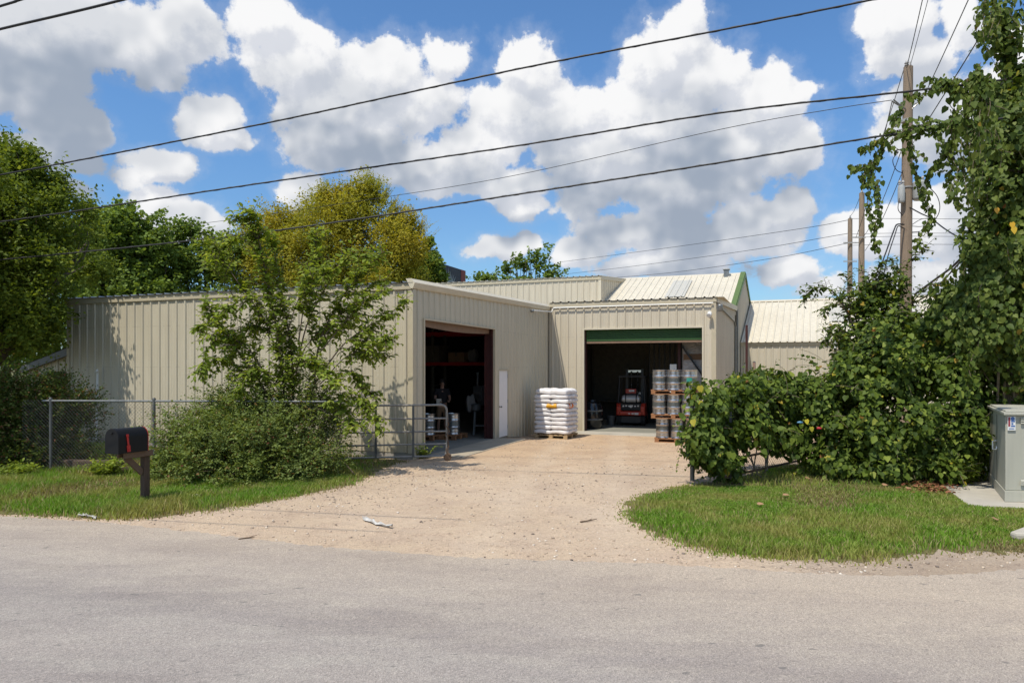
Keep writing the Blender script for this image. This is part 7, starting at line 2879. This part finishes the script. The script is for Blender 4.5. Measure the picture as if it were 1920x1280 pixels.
# ---- vine column on the pole at the right edge
vb = pxblobs([(1872, 40, 20, 46, 13.2), (1890, 100, 30, 50, 13.2), (1905, 170, 46, 50, 13.2), (1875, 215, 40, 40, 13.2), (1905, 260, 70, 60, 13.2), (1880, 290, 36, 36, 13.2), (1900, 350, 76, 66, 13.2), (1880, 400, 52, 46, 13.2), (1900, 450, 80, 60, 13.2), (1860, 480, 66, 56, 13.2),
              (1850, 550, 78, 56, 13.3), (1900, 560, 90, 70, 13.1), (1855, 620, 90, 60, 13.3), (1910, 660, 90, 60, 13.2), (1960, 300, 70, 120, 13.4), (1960, 480, 80, 120, 13.4), (1960, 620, 80, 100, 13.6), (1810, 620, 60, 46, 13.6), (1800, 570, 36, 40, 13.6), (1925, 720, 60, 60, 13.6), (1890, 740, 50, 60, 13.9), (1940, 160, 50, 70, 13.3)], 13.2)
r = np.random.default_rng(501)
vc = thing('vine_column', 'tall column of hanging vines swallowing the pole at the right edge', 'vine', (9.4, 13.2, 0))
p, d = blob_points(r, vb, 38000, .5, .38)
p, d = clump(r, p, d, 4.5, .40, 72)
n = len(p)
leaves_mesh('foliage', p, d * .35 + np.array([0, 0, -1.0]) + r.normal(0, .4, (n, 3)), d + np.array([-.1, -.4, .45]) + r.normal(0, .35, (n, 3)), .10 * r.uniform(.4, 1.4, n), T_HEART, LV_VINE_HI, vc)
B = np.array(vb)
k = 5000
idx = r.integers(0, len(B), k)
pi = B[idx, :3] + rand_dirs(r, k) * B[idx, 3:6] * (r.uniform(.1, .8, k))[:, None]
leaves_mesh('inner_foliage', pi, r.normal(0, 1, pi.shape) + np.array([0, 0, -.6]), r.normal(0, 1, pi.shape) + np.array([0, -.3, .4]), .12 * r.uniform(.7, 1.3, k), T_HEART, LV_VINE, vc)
# garlands along the cables and hanging strands
cab2 = lambda px: fitted([(px, 172 - (px - 1700) * .122)], b2, cd)[0]
cab3 = lambda px: fitted([(px, 243 - (px - 1730) * .14)], b3, cd)[0]
st_, di_, ln_ = [], [], []
mb = MB()


def strand(pts, leaf_every=.05, rad=.005):
    sp = spline([Vector(q) for q in pts], 8)
    mb.tube(sp, rad, 4, cap=False)
    for a, b in zip(sp[:-1], sp[1:]):
        st_.append(np.array(a))
        di_.append(np.array(b - a) + r.normal(0, .002, 3))
        ln_.append((b - a).length)


for k in range(12):
    px = 1855 - abs(r.normal(0, 62))
    a = cab2(max(px, 1702))
    L = (30 + r.uniform(0, 130)) * (0.35 + 0.65 * min(1, (px - 1690) / 130)) / F * 10
    strand([a + Z * .05, a + Vector((r.normal(0, .08), r.normal(0, .08), -L * .5)), a + Vector((r.normal(0, .12), r.normal(0, .1), -L))])
for k in range(24):
    px = 1860 - abs(r.normal(0, 75))
    a = cab3(max(px, 1700))
    L = (30 + r.uniform(0, 150)) * (0.3 + 0.7 * min(1, max(0, px - 1690) / 130)) / F * 12
    strand([a + Z * .05, a + Vector((r.normal(0, .1), r.normal(0, .1), -L * .5)), a + Vector((r.normal(0, .15), r.normal(0, .1), -L))])
for k in range(190):
    i = r.integers(0, n)
    a = Vector(p[i])
    if a.z < 1.6:
        continue
    L = r.uniform(.3, 1.3)
    strand([a, a + Vector((r.normal(0, .1), -.08, -L * .5)), a + Vector((r.normal(0, .15), -.06, -L))])
for x0, x1 in ((1860, 1742), (1860, 1730), (1850, 1760)):
    strand([cab2(x0 + (x1 - x0) * k / 6) + Vector((0, 0, r.normal(.03, .06))) for k in range(7)])
for x0, x1 in ((1860, 1660), (1860, 1665), (1850, 1690), (1860, 1700), (1850, 1680)):
    strand([cab3(x0 + (x1 - x0) * k / 6) + Vector((0, 0, r.normal(.02, .07))) for k in range(7)])
for pts2 in (((1668, 256), (1640, 268), (1625, 275), (1612, 280)), ((1665, 262), (1640, 300), (1615, 308), (1597, 312)), ((1645, 285), (1632, 330), (1630, 370), (1632, 420), (1640, 470)), ((1640, 300), (1622, 330), (1618, 340)),
             ((1700, 180), (1722, 178), (1760, 165), (1800, 150)), ((1690, 205), (1682, 218), (1676, 230)), ((1700, 260), (1716, 300), (1722, 350), (1742, 400), (1730, 430), (1722, 455)), ((1760, 270), (1790, 300), (1780, 340), (1800, 390)),
             ((1850, 70), (1870, 30), (1862, 0), (1870, -40)), ((1850, 40), (1845, 10), (1850, -30)), ((1840, 120), (1830, 140), (1828, 150)), ((1760, 300), (1740, 330), (1735, 360)), ((1800, 260), (1770, 290), (1760, 320)), ((1640, 330), (1650, 400), (1645, 430))):
    for rep in range(2):
        strand([P(x + r.normal(0, 4), y + r.normal(0, 4), 12.4 if x < 1750 else 12.2) for x, y in pts2])
P_, D_, S_ = sprays(r, np.array(st_), np.array(di_), np.array(ln_) + .03, .045, 0.0, .35)
keep = r.uniform(0, 1, len(P_)) < .8
P_, D_ = P_[keep], D_[keep]
leaves_mesh('garland_leaves', P_ + r.normal(0, .03, P_.shape), D_ * .6 + np.array([0, 0, -.9]), r.normal(0, .5, P_.shape) + np.array([-.1, -.8, .3]), .088 * r.uniform(.5, 1.3, len(P_)), T_HEART, LV_VINE_HI, vc)
for q in range(40):
    i = r.integers(0, n)
    a = Vector(p[i])
    limb(mb, a, a + Vector((r.normal(0, .2), -.06, -r.uniform(.2, .9))), .006, .004, r, .1, 6)
for q in range(8):
    a = Vector((9.4 + r.normal(0, .15), 13.35 + r.normal(0, .1), 0))
    limb(mb, a, a + Vector((r.normal(0, .3), r.normal(0, .1), 6)), .03, .012, r, .03, 8)
mb.build('vines', M_VINESTEM, vc, True)

# ---- small weeds
def weed(label, c, seed, n=40, L=.35, name='weed', mat=None, leaf=.07):
    r = np.random.default_rng(seed)
    t = thing(name, label, 'plant', c)
    st_ = np.tile(np.array(c), (n, 1)) + r.normal(0, .06, (n, 3)) * np.array([1, 1, 0])
    di_ = rand_dirs(r, n) * np.array([.7, .7, .3]) + np.array([0, 0, .8])
    P_, D_, S_ = sprays(r, st_, di_, L * r.uniform(.4, 1.2, n), .035, 1.5, .3)
    leaves_mesh('leaves', P_, D_, r.normal(0, .4, P_.shape) + np.array([0, 0, 1]), leaf * r.uniform(.7, 1.2, len(P_)), T_OVAL, mat or LV_ELM, t)
    mb = MB()
    mb.lathe([(.01, -.02), (.12, 0), (.01, .02)], Vector(c), Z, 10)
    for a, dd in zip(st_, di_):
        mb.tube([Vector((c[0], c[1], a[2])), Vector(a + dd / np.linalg.norm(dd) * L * .5)], .004, 4, cap=False)
    mb.build('stems', M_TWIGB, t)


weed('tuft of green weeds at the warehouse corner behind the gate', (-2.15, 16.75, .0), 601, 46, .42)
weed('low yellow-green creeper at the left foot of the utility cabinet', (8.25, 12.9, 0.03), 602, 110, .42, 'creeper', LV_ELM, .075)
weed('pale green tangle of weeds below the left end of the fence', (-8.1, 13.9, 0), 603, 120, .45)
weed('low weeds in front of the old timber', (-7.0, 13.9, 0), 604, 120, .42)
weed('bright weeds at the left road verge below the dark bush', (-9.6, 13.6, 0), 605, 110, .4)
